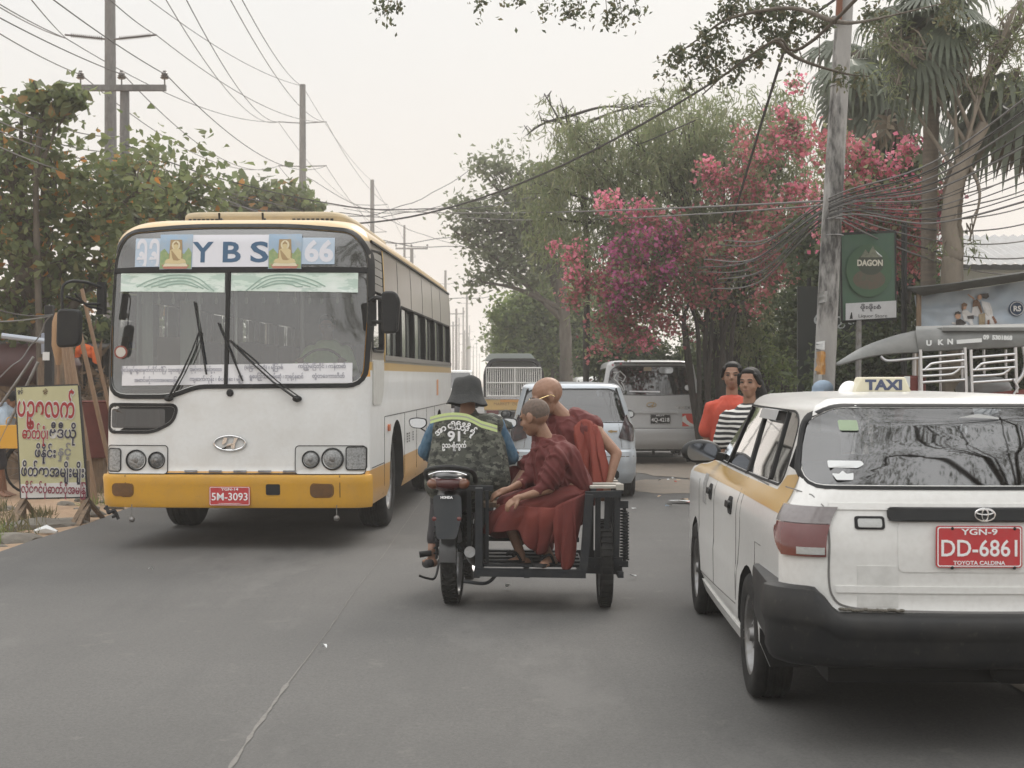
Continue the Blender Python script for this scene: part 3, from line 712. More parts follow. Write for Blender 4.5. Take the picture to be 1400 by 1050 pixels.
  for k in range(5):
   q = MB(); z0 = 2.42 + .078 * k; slab(q, [(.43, z0), (1.12, z0), (1.12, z0 + .07), (.43, z0 + .07)], S.mS(-.02, sg), S.mS(.006 - .002 * (k % 2), sg)); q.build('louvre', mat('louvre grey', (.24, .23, .21), .6) if k == 0 and sg < 0 else bpy.data.materials.get('louvre grey') or M_['rim'], cf)
  q = MB(); slab(q, [(.40, 1.88), (1.12, 1.88), (1.12, 2.40), (.42, 2.40)], S.mS(-.03, sg), S.mS(-.02, sg)); q.build('cab_pane', M_['dglass'], cf)
  q = MB(); slab(q, roundpoly([(.36, 1.33), (.95, 1.33), (1.12, 1.48), (1.12, 1.76), (.36, 1.76)], [.04, .1, .1, .04, .04]), S.mS(.0, sg), S.mS(.010, sg)); q.build('service_flap', mat('flap white', (.50, .50, .47), .5, n=(6, .5, (.38, .36, .33))) if sg < 0 else bpy.data.materials['flap white'], bus)
  q = MB(); slab(q, rrect(1.52, 1.08, .12, .07, .02), S.mS(0, sg), S.mS(.02, sg)); q.build('side_marker', mat('orange lens', (.5, .14, .05), .3) if sg < 0 else bpy.data.materials['orange lens'], bus)
  for yy in (3.15, 3.35, 3.75):
   q = MB()
   for k in range(4): bar(q, line((yy, .86 + k * .03), (yy + .09, .86 + k * .03), 2), lambda o: S.mS(o, sg), .015, .004)
   q.build('vent_slot', M_['matte'], bus)
 q = MB(); slab(q, rrect(7.0, 1.45, .25, .22, .02), S.mS(0, 1), S.mS(.003, 1)); q.build('orange_notice', mat('orange notice', (.6, .25, .1), .6, n=(30, .5, (.7, .5, .35))), bus)
 roofm = bpy.data.materials.get('tan trim')
 q = MB(); q.prism(roundpoly([(-.82, 1.2), (.82, 1.2), (.86, 2.0), (.86, 4.6), (-.86, 4.6), (-.86, 2.0)], .25), .20, M=Matrix.Translation((0, 0, 3.06)))
 ac = q.build('roof_unit', mat('roof unit tan', (.42, .34, .21), .6, n=(5, .5, (.3, .25, .18))), bus, bevel=.05, seg=3)
 for x in [-.72 + .045 * k for k in range(8)] + [.33 + .048 * k for k in range(9)]:
  q = MB(); q.box((x, 1.193, 3.16), (.028, .02, .05)); q.build('vent_hole', M_['matte'], ac)
 for x in (-.35, .08):
  q = MB(); q.tube([(x, .9, 3.09), (x, .88, 3.21)], .012, 6); q.tube([(x - .03, .9, 3.12), (x + .03, .88, 3.15)], .012, 6); q.build('roof_bracket', M_['black'], bus)
 # mirrors
 q = MB(); q.prism(roundpoly([(0, -.19), (.15, -.18), (.17, .12), (.13, .20), (0, .20)], .05), .11, M=FR(1.38, -.02, 2.18)); m1 = q.build('side_mirror', M_['black'], bus, bevel=.02)
 q = MB(); q.tube([(1.24, .10, 2.30), (1.32, .02, 2.33), (1.42, -.04, 2.30)], .022, 8); q.tube([(1.24, .12, 2.12), (1.34, .02, 2.10), (1.42, -.04, 2.12)], .018, 8); q.box((1.27, .1, 2.2), (.07, .06, .26)); q.build('mirror_arm', M_['black'], m1)
 q = MB(); q.prism(roundpoly([(-.11, -.19), (.11, -.17), (.12, .16), (-.10, .17)], .06), .09, M=FR(-1.45, -.22, 2.05)); m2 = q.build('side_mirror', M_['black'], bus, bevel=.02)
 q = MB(); q.tube(smoothpath([(-1.24, .08, 2.42), (-1.36, -.08, 2.47), (-1.47, -.24, 2.46), (-1.51, -.28, 2.36), (-1.49, -.29, 2.05)]), .014, 8); q.tube([(-1.24, .08, 2.28), (-1.36, -.04, 2.27), (-1.48, -.26, 2.33)], .012, 8)
 q.tube([(-1.24, .08, 2.22), (-1.34, -.1, 2.25), (-1.42, -.2, 2.36)], .010, 8); q.box((-1.26, .08, 2.33), (.07, .07, .3)); q.build('mirror_arm', M_['black'], m2)
 # inside: floor, dash, seats, wheel, poles, blinds
 q = MB(); q.box((0, .62, 1.38), (2.2, .5, .20)); q.box((.6, .62, 1.52), (.7, .3, .14)); q.build('dashboard', M_['black'], bus, bevel=.03)
 q = MB(); ring = [(.66 + .23 * math.cos(2 * PI * k / 24), .86 + .10 * math.sin(2 * PI * k / 24), 1.66 + .21 * math.sin(2 * PI * k / 24)) for k in range(24)]; q.tube(ring, .014, 6, closed=True); q.tube([(.66, .9, 1.60), (.66, .86, 1.66)], .03); q.tube([(.43, .86, 1.66), (.89, .86, 1.66)], .012, 5); q.build('steering_wheel', M_['matte'], bus)
 seatm = mat('seat cloth', (.06, .08, .15), .9, n=(9, .5, (.10, .12, .2)))
 for k in range(7):
  for x in (-.85, -.42, .42, .85):
   if k == 0 and x > 0: continue
   q = MB(); q.box((x, 2.0 + k * .95, 1.35), (.40, .42, .12)); q.box((x, 2.22 + k * .95, 1.66), (.40, .12, .62)); q.build('seat', seatm, bus, bevel=.03)
 q = MB(); q.box((.62, 1.62, 1.55), (.5, .12, .8)); q.box((.62, 1.40, 1.25), (.5, .45, .14)); q.build('seat', M_['black'], bus, bevel=.03)
 for x, y_, cl in ((-.62, 1.15, 'chrome'), (-.42, 1.9, 'chrome'), (.32, 1.7, 'chrome')):
  q = MB(); q.tube([(x, y_, .9), (x, y_, 2.83)], .02, 8); q.build('grab_pole', M_['alu'], bus)
 blind = mat('pale blind', (.42, .46, .42), .8, n=(3, .5, (.3, .33, .3)), stretch=(8, 8, 1))
 q = MB(); q.box((-1.08, .75, 2.0), (.02, .30, .95)); q.box((-.98, .60, 2.0), (.10, .02, .95)); q.box((-.66, .9, 1.95), (.16, .02, .80)); q.build('door_screen', blind, bus)
 q = MB(); q.box((-.90, 1.25, 1.75), (.34, .04, .5)); q.build('inner_door_panel', mat('door brown', (.22, .18, .13), .8), bus)
 for k in range(15):
  x = -1.0 + k * .145 + rnd.uniform(-.02, .02); q = MB(); q.tube([(x, .52, 2.42), (x, .52, 2.36 - .03 * rnd.random())], .006, 4); q.ball((x, .52, 2.33), (.016, .012, .035)); q.build('hanging_charm', M_['charm'], bus)
 q = MB(); q.box((0, 3.0, 2.78), (1.9, 5, .02)); q.build('inner_ceiling', mat('ceiling pale', (.35, .37, .36), .6), bus)
 q = MB(); q.lathe([(.062, 0), (.062, .004), (.001, .005)], 24, M=FR(-1.10, S.near(-1.10, 1.83) + .008, 1.83)); rs = q.build('round_sticker', mat('sticker red', (.28, .08, .06), .6), bus)
 q = MB(); q.lathe([(.046, 0), (.046, .003), (.001, .0035)], 24, M=FR(-1.10, S.near(-1.10, 1.83) + .003, 1.83)); q.build('sticker_centre', mat('sticker pale', (.6, .57, .52), .6), rs)
 return bus, S
M_['charm'] = mat('charm', (.55, .58, .52), .5)
M_['pane_bus'] = mat('grey pane', (.20, .215, .20), .12, spec=.9, n=(2, .6, (.27, .275, .25)), stretch=(1, 1, .3))  # opaque grey with paler streaks of noise
bus, busS = make_bus()
# ------------------------------------------------------------------ the white taxi estate, seen from behind
def carpaint(name, col, **k):
 return mat(name, col, k.pop('rough', .28), metal=k.pop('metal', 0.), coat=k.pop('coat', .5), n=k.pop('n', (2.2, .25, tuple(c * .82 for c in col))), n2=k.pop('n2', (35, .12, (.35, .32, .28))), bump=(3, .03))
def polycut(poly, ax, a0, a1, mb, st=.1):
 A = resample(poly, st); n = len(A)
 f = (lambda t: [(t, y, z) for y, z in A]) if ax == 'x' else (lambda t: [(x, t, z) for x, z in A])
 mb.add(f(a0) + f(a1), [tuple(range(n))[::-1], tuple(range(n, 2 * n))] + [(i, (i + 1) % n, n + (i + 1) % n, n + i) for i in range(n)])
def archpoly(y0, z0, r): return [(y0 - r, .05), (y0 + r, .05)] + [(y0 + r * math.cos(R(a)), z0 + r * math.sin(R(a))) for a in range(0, 181, 12)]
def roof_levels(z, yn, yf, w_, r, h, ins, crown):
 out = []
 for a in range(15, 91, 15):
  i = ins * (1 - math.cos(R(a))); out.append((z + h * math.sin(R(a)), yn + i * 1.1, yf - i * 1.6, w_ - i, r + i * .3))
 zt = z + h
 out += [(zt + crown * .6, yn + ins + .12, yf - ins * 1.6 - .25, w_ - ins - .12, r), (zt + crown, yn + ins + .5, yf - ins * 1.6 - .6, w_ - ins - .32, r * .7)]
 return out
M_['cabin'] = mat('dark cabin', (.022, .024, .026), .8)
M_['seat'] = mat('car seat', (.07, .07, .075), .9)
M_['amber'] = mat('amber lens', (.35, .14, .03), .25) if 'amber lens' not in bpy.data.materials else bpy.data.materials['amber lens']
M_['redlens'] = mat('red lens', (.12, .016, .015), .12, spec=.8, coat=.6, n=(18, .4, (.10, .012, .012)))
M_['clearlens'] = mat('clear lens', (.40, .41, .40), .15, spec=.8, coat=.5, bump=(80, .3))
def make_taxi():
 car = thing('taxi_car', 'white estate taxi with yellow shoulder band and red number plate seen from behind', 'taxi', (1.99, 6.10, 0), -R(1.3))
 W = .845; L = 4.50
 lv = [(.22, .12, L - .12, W - .05, .14), (.34, .05, L - .05, W, .16), (.58, .03, L, W + .005, .17), (.62, .055, L, W + .0, .17), (.88, .06, L - .02, W, .17), (.93, .068, L - .05, W - .006, .17),
          (.97, .075, L - .13, W - .018, .17), (1.00, .085, L - .40, W - .030, .17), (1.035, .095, L - .75, W - .050, .17), (1.07, .105, L - 1.12, W - .072, .17), (1.12, .13, L - 1.20, W - .094, .17),
          (1.28, .24, L - 1.50, W - .150, .18), (1.42, .35, L - 1.78, W - .200, .19)]
 lv += roof_levels(1.42, .35, L - 1.78, W - .200, .19, .085, .11, .018)
 S = Skin(lv, .055, .03)
 paint = carpaint('taxi paint', (.70, .70, .68))
 nd, ln = _links(paint); b = nd['Principled BSDF']; src = b.inputs['Base Color'].links[0].from_socket
 body = S.body('body', paint, car, .035)
 # side windows: front door, rear door, load bay (one glass line)
 def zlow(y): return 1.075
 beltz = 1.085
 sidew = roundpoly([(.70, 1.10), (3.36, 1.085), (2.76, 1.40), (2.60, 1.425), (.95, 1.425), (.80, 1.37)], [.10, .05, .1, .1, .12, .12])
 rearw = roundpoly([(-.735, 1.135), (.735, 1.135), (.66, 1.40), (.56, 1.462), (-.56, 1.462), (-.66, 1.40)], [.09, .09, .10, .10, .10, .10])
 c = MB(); c.box((0, 1.9, 1.17), (2 * W - .26, 2.6, .52));
 # cabin follows the greenhouse
 c = MB(); n = 0; prev = None; rows = []
 for z in (.72, 1.0, 1.1, 1.25, 1.40, 1.455):
  yn, yf, ww, r = S.at(z); yn += .10; yf = min(yf, L - 1.15) - .08; ww -= .06; rows.append([(-ww, yn, z), (ww, yn, z), (ww, yf, z), (-ww, yf, z)])
 c.add(sum(rows, []), [(3, 2, 1, 0), (20, 21, 22, 23)] + [(j * 4 + i, j * 4 + (i + 1) % 4, (j + 1) * 4 + (i + 1) % 4, (j + 1) * 4 + i) for j in range(5) for i in range(4)])
 cut(body, c, M_['cabin'])
 c = MB(); polycut(rearw, 'y', -.3, .7, c); cut(body, c, M_['cabin'])
 c = MB(); polycut(sidew, 'x', -1.2, -.5, c); cut(body, c, M_['cabin'])
 c = MB(); polycut(sidew, 'x', .5, 1.2, c); cut(body, c, M_['cabin'])
 wsw = roundpoly([(-.66, 1.10), (.66, 1.10), (.56, 1.42), (-.56, 1.42)], .08)
 c = MB(); polycut(wsw, 'y', 2.4, 4.2, c); cut(body, c, M_['cabin'])
 c = MB()
 for y0 in (1.20, 3.78):
  for sg in (-1, 1): polycut(archpoly(y0, .31, .345), 'x', sg * .55, sg * 1.2, c)
 cut(body, c, M_['under'])
 c = MB(); c.box((0, 0, .1), (3, 1.66, .62)); cut(body, c, M_['under'])
 q = MB(); q.box((0, 2.3, .36), (1.2, 3.9, .22)); q.lathe([(.05, -.3), (.07, -.26), (.07, .26), (.05, .3)], 12, M=Matrix.Translation((.4, .28, .33)) @ Matrix.Rotation(R(90), 4, 'Y')); q.box((0, 1.20, .31), (1.4, .1, .08)); q.build('chassis', M_['under'], car)
 for y0 in (1.20, 3.78):
  for sg in (-1, 1): wheel(car, (sg * .745, y0, .31), .31, .19, out=sg)
 # glass
 q = MB(); fill(q, rearw, S.mN(-.004)); q.build('rear_window', M_['tglass'], car)
 q = MB(); frame(q, rearw, S.mN, .022, .004, lip=.02); q.build('rear_window_gasket', M_['rubber'], car)
 for sg in (-1, 1):
  q = MB(); fill(q, sidew, S.mS(-.004, sg)); q.build('side_window', M_['sglass'], car)
  q = MB(); frame(q, sidew, lambda o: S.mS(o, sg), .016, .004, lip=.02)
  bar(q, line((1.03, 1.10), (1.16, 1.425), 8), lambda o: S.mS(o, sg), .03, .006, lip=.03)
  bar(q, line((1.72, 1.09), (1.86, 1.425), 8), lambda o: S.mS(o, sg), .055, .007, lip=.03)
  bar(q, line((2.62, 1.09), (2.50, 1.425), 8), lambda o: S.mS(o, sg), .06, .007, lip=.03); q.build('window_frame', M_['rubber'], car)
  q = MB(); bar(q, line((1.26, 1.405), (1.82, 1.405), 6), lambda o: S.mS(o + .02, sg), .05, .012, lip=.02); q.build('rain_visor', mat('grey visor', (.30, .31, .32), .25) if sg < 0 else bpy.data.materials['grey visor'], car)
  # yellow shoulder band
  band = [(.43, 1.135), (.62, 1.10), (1.0, 1.075), (3.3, 1.06), (3.75, 1.03), (4.0, .985), (4.1, .955), (3.3, .985), (1.6, 1.00), (.43, .985)]
  q = MB(); pts = resample(band, .05); n0 = 44
  up = lambda y: np.interp(y, [.41, .66, .72, 3.3, 3.75, 4.1], [1.165, 1.145, 1.072, 1.062, 1.03, .96]); dn = lambda y: np.interp(y, [.41, 1.6, 3.3, 4.1], [.985, .990, .975, .945])
  ys = [.41 + (4.1 - .41) * k / n0 for k in range(n0 + 1)]; f = S.mS(.0022, sg)
  rws = 4; vs = [f(y, float(dn(y) + (up(y) - dn(y)) * j / rws)) for j in range(rws + 1) for y in ys]; m = n0 + 1
  q.add(vs, [(j * m + i, j * m + i + 1, (j + 1) * m + i + 1, (j + 1) * m + i) for j in range(rws) for i in range(n0)])
  q.build('shoulder_band', M_['bandpaint'], car)
  q = MB()
  for a, e in (((1.62, .42), (1.62, 1.07)), ((2.62, .36), (2.60, 1.07)), ((.98, 1.075), (1.62, 1.085))): bar(q, line(a, e, 10), lambda o: S.mS(o, sg), .007, .0025)
  bar(q, smoothpath([(1.62, .42), (1.56, .60), (1.48, .80), (1.50, 1.0)], 4), lambda o: S.mS(o, sg), .007, .002)
  bar(q, line((3.52, .36), (3.52, .93), 8), lambda o: S.mS(o, sg), .007, .0025); bar(q, line((1.62, .40), (3.4, .34), 20), lambda o: S.mS(o, sg), .006, .0025)
  bar(q, [(.80, .60), (.98, .60), (.98, .80), (.80, .80)], lambda o: S.mS(o, sg), .004, .002)
  q.build('panel_seam', M_['seamw'], car)
  for y0 in (1.86, 2.80):
   q = MB(); slab(q, rrect(y0, .90, .15, .095, .04), S.mS(0, sg), S.mS(.006, sg), step=.03); dh = q.build('door_handle', M_['matte'], car)
   q = MB(); slab(q, rrect(y0 + .02, .905, .13, .035, .015), S.mS(.006, sg), S.mS(.022, sg), step=.03); q.build('grip', M_['black'], dh)
  q = MB(); bar(q, line((2.55, .40), (1.58, .36), 4), lambda o: S.mS(o, sg), .0, .0)
  q = MB(); slab(q, [(3.05, .80), (3.25, .80), (3.27, .985), (3.07, .985)], S.mS(0, sg), S.mS(.0035, sg)); q.build('door_notice', mat('faded notice', (.22, .22, .22), .7, n=(25, .7, (.45, .45, .43)), stretch=(1, 1, 5)) if sg < 0 else bpy.data.materials['faded notice'], car)
  q = MB(); bar(q, line((1.45, .245), (3.42, .245), 14), lambda o: S.mS(o, sg), .08, .015, lip=.02); q.build('sill', paint, car)
  # mirror
  mm = FR(sg * .86, 2.98, 1.135); q = MB()
  q.ball((sg * .02, 0, -.02), (.125, .075, .06), 0, 20, 12); q.M = mm; q.v = [tuple(mm @ Vector(p)) for p in q.v]; mir = q.build('door_mirror', M_['black'], car)
  q = MB(); q.M = mm; q.prism(rrect(sg * .02, 0, .185, .105, .045), .006, M=mm @ Matrix.Translation((0, 0, .056))); q.build('mirror_glass', M_['dmirror'], mir)
  q = MB(); q.beam((sg * .74, 2.96, 1.10), (sg * .84, 2.98, 1.12), .07, .05); q.build('mirror_stalk', M_['black'], mir)
  # lamps at the rear corners
  tl = roundpoly([(-.845, 1.045), (-.665, 1.04), (-.66, .83), (-.80, .845)], .03)
  q = MB(); xs_ = 10; zs_ = 8; vs = []
  # wraps the corner: walk the contour from x=-.66 round to the side
  def wrap(t, z, o):
   yn, yf, ww, r = S.at(z); arc = [(ww - .185, 0), (ww - r, 0)]
   s1 = ww - .185; flat = (ww - r) - s1; la = r * PI / 2; tot = flat + la + .06; d = t * tot
   if d < flat: x = s1 + d; y = S.near(x, z); nx, ny = 0, -1
   elif d < flat + la:
    a = (d - flat) / r; x = ww - r + r * math.sin(a); y = yn + .055 * (x / ww) ** 2 + r - r * math.cos(a); nx, ny = math.sin(a), -math.cos(a)
   else: x = ww; y = yn + .055 + r + (d - flat - la); nx, ny = 1, 0; x = S.side(y, z)
   return (sg * (x + nx * o), y + ny * o, z)
  for part, (z0, z1, t0, t1, mm_) in (('turn_lens', (.975, 1.045, 0, .80, 'smoke')), ('brake_lens', (.835, .972, 0, .84, 'redlens')), ('reverse_lens', (.845, .875, .02, .34, 'clearlens'))):
   q = MB(); vs = []; o_ = .014 if part != 'reverse_lens' else .018
   tb = lambda j: t1 * (1 - .33 * ((6 - j) / 6) ** 1.5) if part == 'brake_lens' else t1
   for j in range(7):
    for i in range(13): vs.append(wrap(t0 + (tb(j) - t0) * i / 12, z0 + (z1 - z0) * j / 6, o_))
   nb = len(vs)
   per = [j * 13 for j in range(7)][::-1] + list(range(13)) + [j * 13 + 12 for j in range(1, 7)] + [6 * 13 + i for i in range(12)][::-1]
   q.add(vs, [(j * 13 + i, j * 13 + i + 1, (j + 1) * 13 + i + 1, (j + 1) * 13 + i) for j in range(6) for i in range(12)])
   base = [];
   for k in per:
    j, i = divmod(k, 13); base.append(wrap(t0 + (tb(j) - t0) * i / 12, z0 + (z1 - z0) * j / 6, -.004))
   q.add([vs[k] for k in per] + base, [(i, (i + 1) % len(per), len(per) + (i + 1) % len(per), len(per) + i) for i in range(len(per))])
   q.build(part, M_[mm_], car)
  q = MB(); slab(q, rrect(sg * .475, .98, .125, .055, .012), S.mN(0), S.mN(.006), step=.03); rf = q.build('marker_lamp', M_['matte'], car)
  q = MB(); slab(q, rrect(sg * .475, .98, .10, .036, .008), S.mN(.006), S.mN(.012), step=.03); q.build('marker_lens', M_['clearlens'], rf)
 # tailgate seams, step, garnish
 q = MB()
 bar(q, smoothpath([(-.66, 1.04), (-.645, .92), (-.648, .75), (-.63, .665), (-.57, .625), (-.4, .612), (0, .608), (.4, .612), (.57, .625), (.63, .665), (.648, .75), (.645, .92), (.66, 1.04)], 5), S.mN, .009, .0028)
 bar(q, [(-.66, 1.045), (-.70, 1.09), (-.79, 1.115)], S.mN, .005, .0025); bar(q, [(.66, 1.045), (.70, 1.09), (.79, 1.115)], S.mN, .005, .0025)
 q.build('tailgate_seam', M_['seamw'], car)
 for zz, x0, x1 in ((1.048, -.64, .64), (.70, -.62, .62)):
  q = MB(); bar(q, line((x0, zz), (x1, zz), 30), S.mN, .028, .007, lip=.002); q.build('tailgate_crease', paint, car)
 q = MB(); slab(q, roundpoly([(-.36, .775), (.36, .775), (.36, .985), (-.36, .985)], .03), S.mN(.0), S.mN(.004)); q.build('plate_recess', paint, car)
 q = MB(); slab(q, rrect(0, 1.018, .80, .058, .02), S.mN(0), S.mN(.03)); q.build('tailgate_garnish', M_['black'], car, bevel=.006)
 q = MB(); slab(q, [(-.53, .625), (-.36, .625), (-.36, .80), (-.53, .80)], S.mN(0), S.mN(.0025)); q.build('faint_sticker', mat('faint sticker', (.62, .62, .60), .5, n=(18, .8, (.52, .52, .5))), car)
 M0 = FR(0, S.near(0, 1.018) - .032, 1.018); q = MB(); q.M = M0
 for rx, ry, dy in ((.042, .026, 0), (.036, .011, .012), (.013, .024, 0)): q.tube([(rx * math.cos(2 * PI * k / 28), dy + ry * math.sin(2 * PI * k / 28), .002) for k in range(28)], .0042, 6, closed=True)
 q.build('maker_badge', M_['chrome'], car)
 plate(car, FR(-.028, S.near(0, .88) - .012, .885), .36, .175, 'YGN-9', 'DD-6861', 'TOYOTA CALDINA')
 for x in (-.14, .12):
  for z in (.962, .797):
   q = MB(); q.ball((x, S.near(x, .9) - .02, z), .008, 0, 8, 5); q.build('plate_bolt', M_['matte'], car)
 q = MB(); slab(q, [(.405, .965), (.50, .965), (.50, 1.05), (.405, 1.05)], S.mN(.032), S.mN(.034)); stk = q.build('yellow_sticker', mat('sticker yellow', (.62, .58, .34), .6), car)
 text('S', .035, M_['matte'], stk, FR(.435, S.near(.43, 1.0) - .0345, 1.03), bold=.001); text('ယာဉ်', .03, M_['matte'], stk, FR(.445, S.near(.43, 1.0) - .0345, .985), width=.06)
 # bumper wraps round the corners to the wheel arch
 def bwrap(s, z, o):
  zz = max(z, .30); yn, yf, ww, r = S.at(zz); half = ww - r; la = r * PI / 2; sg = 1 if s > 0 else -1; d = abs(s)
  if d < half: return (sg * d, S.near(d, zz) - o, z)
  if d < half + la:
   a = (d - half) / r; x = half + r * math.sin(a); y = yn + .055 * (x / ww) ** 2 + r - r * math.cos(a); return (sg * (x + math.sin(a) * o), y - math.cos(a) * o, z)
  y = yn + .055 + r + (d - half - la); return (sg * (S.side(y, zz) + o), y, z)
 tot = .675 + .27 + .57; ss = [-tot + 2 * tot * k / 90 for k in range(91)]
 prof = [(.36, -.09), (.365, -.02), (.375, .02), (.39, .04), (.42, .058), (.485, .055), (.50, .062), (.515, .070), (.575, .072), (.598, .062), (.604, .035), (.604, -.01)]
 def zt(s, z):
  d = abs(s); k = max(0, min(1, (d - .60) / .12)); k = k * k * (3 - 2 * k); return z + (z - .36) / .24 * .105 * k + (max(0, d - .95) * .12 * (1 - (z - .36) / .24))
 vs = [bwrap(s, zt(s, z), o * (1 - .55 * max(0, (abs(s) - .9) / .6))) for z, o in prof for s in ss]; m = len(ss)
 q = MB(); q.add(vs, [(j * m + i, j * m + i + 1, (j + 1) * m + i + 1, (j + 1) * m + i) for j in range(len(prof) - 1) for i in range(m - 1)])
 q.build('rear_bumper', mat('bumper black', (.013, .014, .0155), .5, spec=.35, n=(4, .5, (.040, .037, .033)), n2=(22, .5, (.075, .068, .058), .60, .74), bump=(14, .15)), car, smooth=50)
 # sealant blob where the bumper meets the tailgate
 q = MB()
 for k in range(16): x = -.60 + .25 * k / 15; q.ball((x, S.near(x, .62) - .02, .615 + .03 * max(0, (.08 - k * .006)) * 10 * .1 + rnd.uniform(-.004, .004)), (.014, .012, .007), 0, 7, 5)
 q.build('sealant', mat('old sealant', (.12, .11, .09), .9), car)
 # roof sign
 ry = 1.55; zr = 1.518
 q = MB(); q.prism([(-.145, 0), (.145, 0), (.112, .080), (-.112, .080)], .16, M=FR(-.10, ry + .08, zr)); rs = q.build('roof_sign', mat('sign cream', (.60, .56, .42), .45), car, bevel=.008)
 text('TAXI', .070, mat('sign blue', (.055, .07, .13), .5), rs, FR(-.10, ry - .0815, zr + .040), width=.19, bold=.0035)
 q = MB(); q.ball((-.245, ry + .07, zr - .01), (.060, .07, .070)); q.build('roof_lamp', M_['white'], car)
 # inside
 for x, y0, nm in ((-.37, 2.45, 'seat'), (.37, 2.45, 'seat')):
  q = MB(); q.box((x, y0, .98), (.48, .16, .60)); q.box((x, y0 - .01, 1.33), (.26, .10, .17)); q.build('front_seat', M_['seat'], car, bevel=.04)
 q = MB(); q.box((0, 1.55, .95), (1.25, .18, .40)); q.box((0, .95, .86), (1.3, .75, .04)); q.build('rear_seat', M_['seat'], car, bevel=.04)
 q = MB(); q.box((0, 3.2, .95), (1.3, .35, .22)); q.build('dashboard', M_['cabin'], car, bevel=.03)
 q = MB(); q.prism(roundpoly([(-.09, 0), (.0, .016), (.09, 0), (.085, -.03), (.07, -.03), (-.07, -.03), (-.085, -.03)], .01), .004, M=FR(.06, S.near(0, 1.40) + .02, 1.42)); q.build('window_sticker', M_['stick'], car)
 q = MB(); slab(q, roundpoly([(-.62, 1.205), (-.50, 1.205), (-.47, 1.22), (-.48, 1.235), (-.62, 1.235)], .008), S.mN(-.001), S.mN(.0)); q.build('window_sticker', M_['stick'], car)
 q = MB(); slab(q, roundpoly([(-.595, 1.155), (-.525, 1.155), (-.52, 1.185), (-.55, 1.18), (-.565, 1.195), (-.58, 1.18), (-.61, 1.182)], .006), S.mN(-.001), S.mN(.0)); q.build('window_sticker', M_['stick'], car)
 q = MB(); slab(q, rrect(-.51, 1.385, .08, .045, .008), S.mN(-.001), S.mN(.0)); q.build('window_sticker', mat('sticker green', (.28, .36, .24), .6), car)
 return car, S
M_['tglass'] = glassmat('taxi rear glass', (.50, .56, .62), .34, base=.055)
M_['sglass'] = glassmat('taxi side glass', (.65, .70, .66), .65)
M_['mirror'] = mat('mirror', (.6, .63, .66), .04, 1); M_['dmirror'] = mat('dark mirror', (.16, .18, .21), .06, 1)
M_['smoke'] = mat('smoked lens', (.16, .14, .14), .15, spec=.8, coat=.5, n=(40, .4, (.10, .08, .08)))
M_['seamw'] = mat('seam', (.16, .155, .15), .8)
M_['bandpaint'] = carpaint('band yellow', (.52, .32, .085))
M_['stick'] = mat('white sticker', (.66, .68, .68), .5)
taxi, taxiS = make_taxi()
# ------------------------------------------------------------------ soft bodies: overlapping rounded volumes grown into one skin
from mathutils.bvhtree import BVHTree
def grow_skin(mb, name, m_, parent, voxel=.008, smooth=4, disp=None, M=None, label=None, factor=.5):
 o = mb.build(name, m_, parent, M)
 r = o.modifiers.new('r', 'REMESH'); r.mode = 'VOXEL'; r.voxel_size = voxel; r.use_smooth_shade = True
 if smooth:
  q = o.modifiers.new('s', 'SMOOTH'); q.factor = factor; q.iterations = smooth
 bake(o, 180); me = o.data
 if disp:
  n = len(me.vertices); nrm = [v.normal.copy() for v in me.vertices]
  for v, nn in zip(me.vertices, nrm): v.co += nn * disp(v.co, nn)
  me.update()
 me.polygons.foreach_set('use_smooth', [True] * len(me.polygons))
 if label: o['label'] = label
 return o
def lay_on(o, target, direction, off=.003, maxd=1.):
 """push the vertices of o along direction until they lie on target (same parent frame)"""
 tm = target.data; bvh = BVHTree.FromPolygons([v.co[:] for v in tm.vertices], [p.vertices[:] for p in tm.polygons])
 d = Vector(direction).normalized(); Mi = o.matrix_local.inverted()
 for v in o.data.vertices:
  p = o.matrix_local @ v.co; h = bvh.ray_cast(p - d * .6, d, 2.)
  if h[0] is not None: v.co = Mi @ (h[0] - d * off)
 o.data.update(); return o
def folds(scale, amp, along, seed=0., s2=None):
 """cloth folds: ridges that run in the direction `along`"""
 a = Vector(along).normalized(); u = a.orthogonal().normalized(); v = a.cross(u)
 def f(p, n):
  q = Vector((p.dot(u) * scale, p.dot(v) * scale, p.dot(a) * scale * .16 + seed))
  w_ = noise.noise(q * .4) * 1.6
  r = 1 - min(1, abs(noise.noise(q + Vector((w_, 0, w_)))) * 3.4); r2 = 1 - min(1, abs(noise.noise(q * 2.1 + Vector((9, w_, 4)))) * 3)
  return amp * (.75 * r + .4 * r2 - .5)
 return f
def headparts(mb, face_w=1., jaw=1., ears=True):
 """local: +y the face, z up, origin mid head"""
 mb.ball((0, -.012, .030), (.077, .094, .085)); mb.ball((0, .026, -.020), (.062 * face_w, .062, .080)); mb.ball((0, .046, -.072), (.036 * jaw, .036, .034))
 mb.ball((.034, .050, -.028), (.026, .028, .030)); mb.ball((-.034, .050, -.028), (.026, .028, .030))
 mb.ball((0, .072, .022), (.052, .018, .014)); mb.capsule((0, .084, .010), (0, .100, -.020), .008, .012); mb.ball((.010, .092, -.024), .008); mb.ball((-.010, .092, -.024), .008)
 mb.ball((0, .084, -.050), (.024, .012, .007)); mb.ball((0, .083, -.060), (.020, .012, .007))
 if ears:
  for s in (-1, 1):
   mb.ball((s * .079, -.008, -.002), (.010, .019, .032)); mb.ball((s * .077, .002, -.026), (.007, .011, .012))
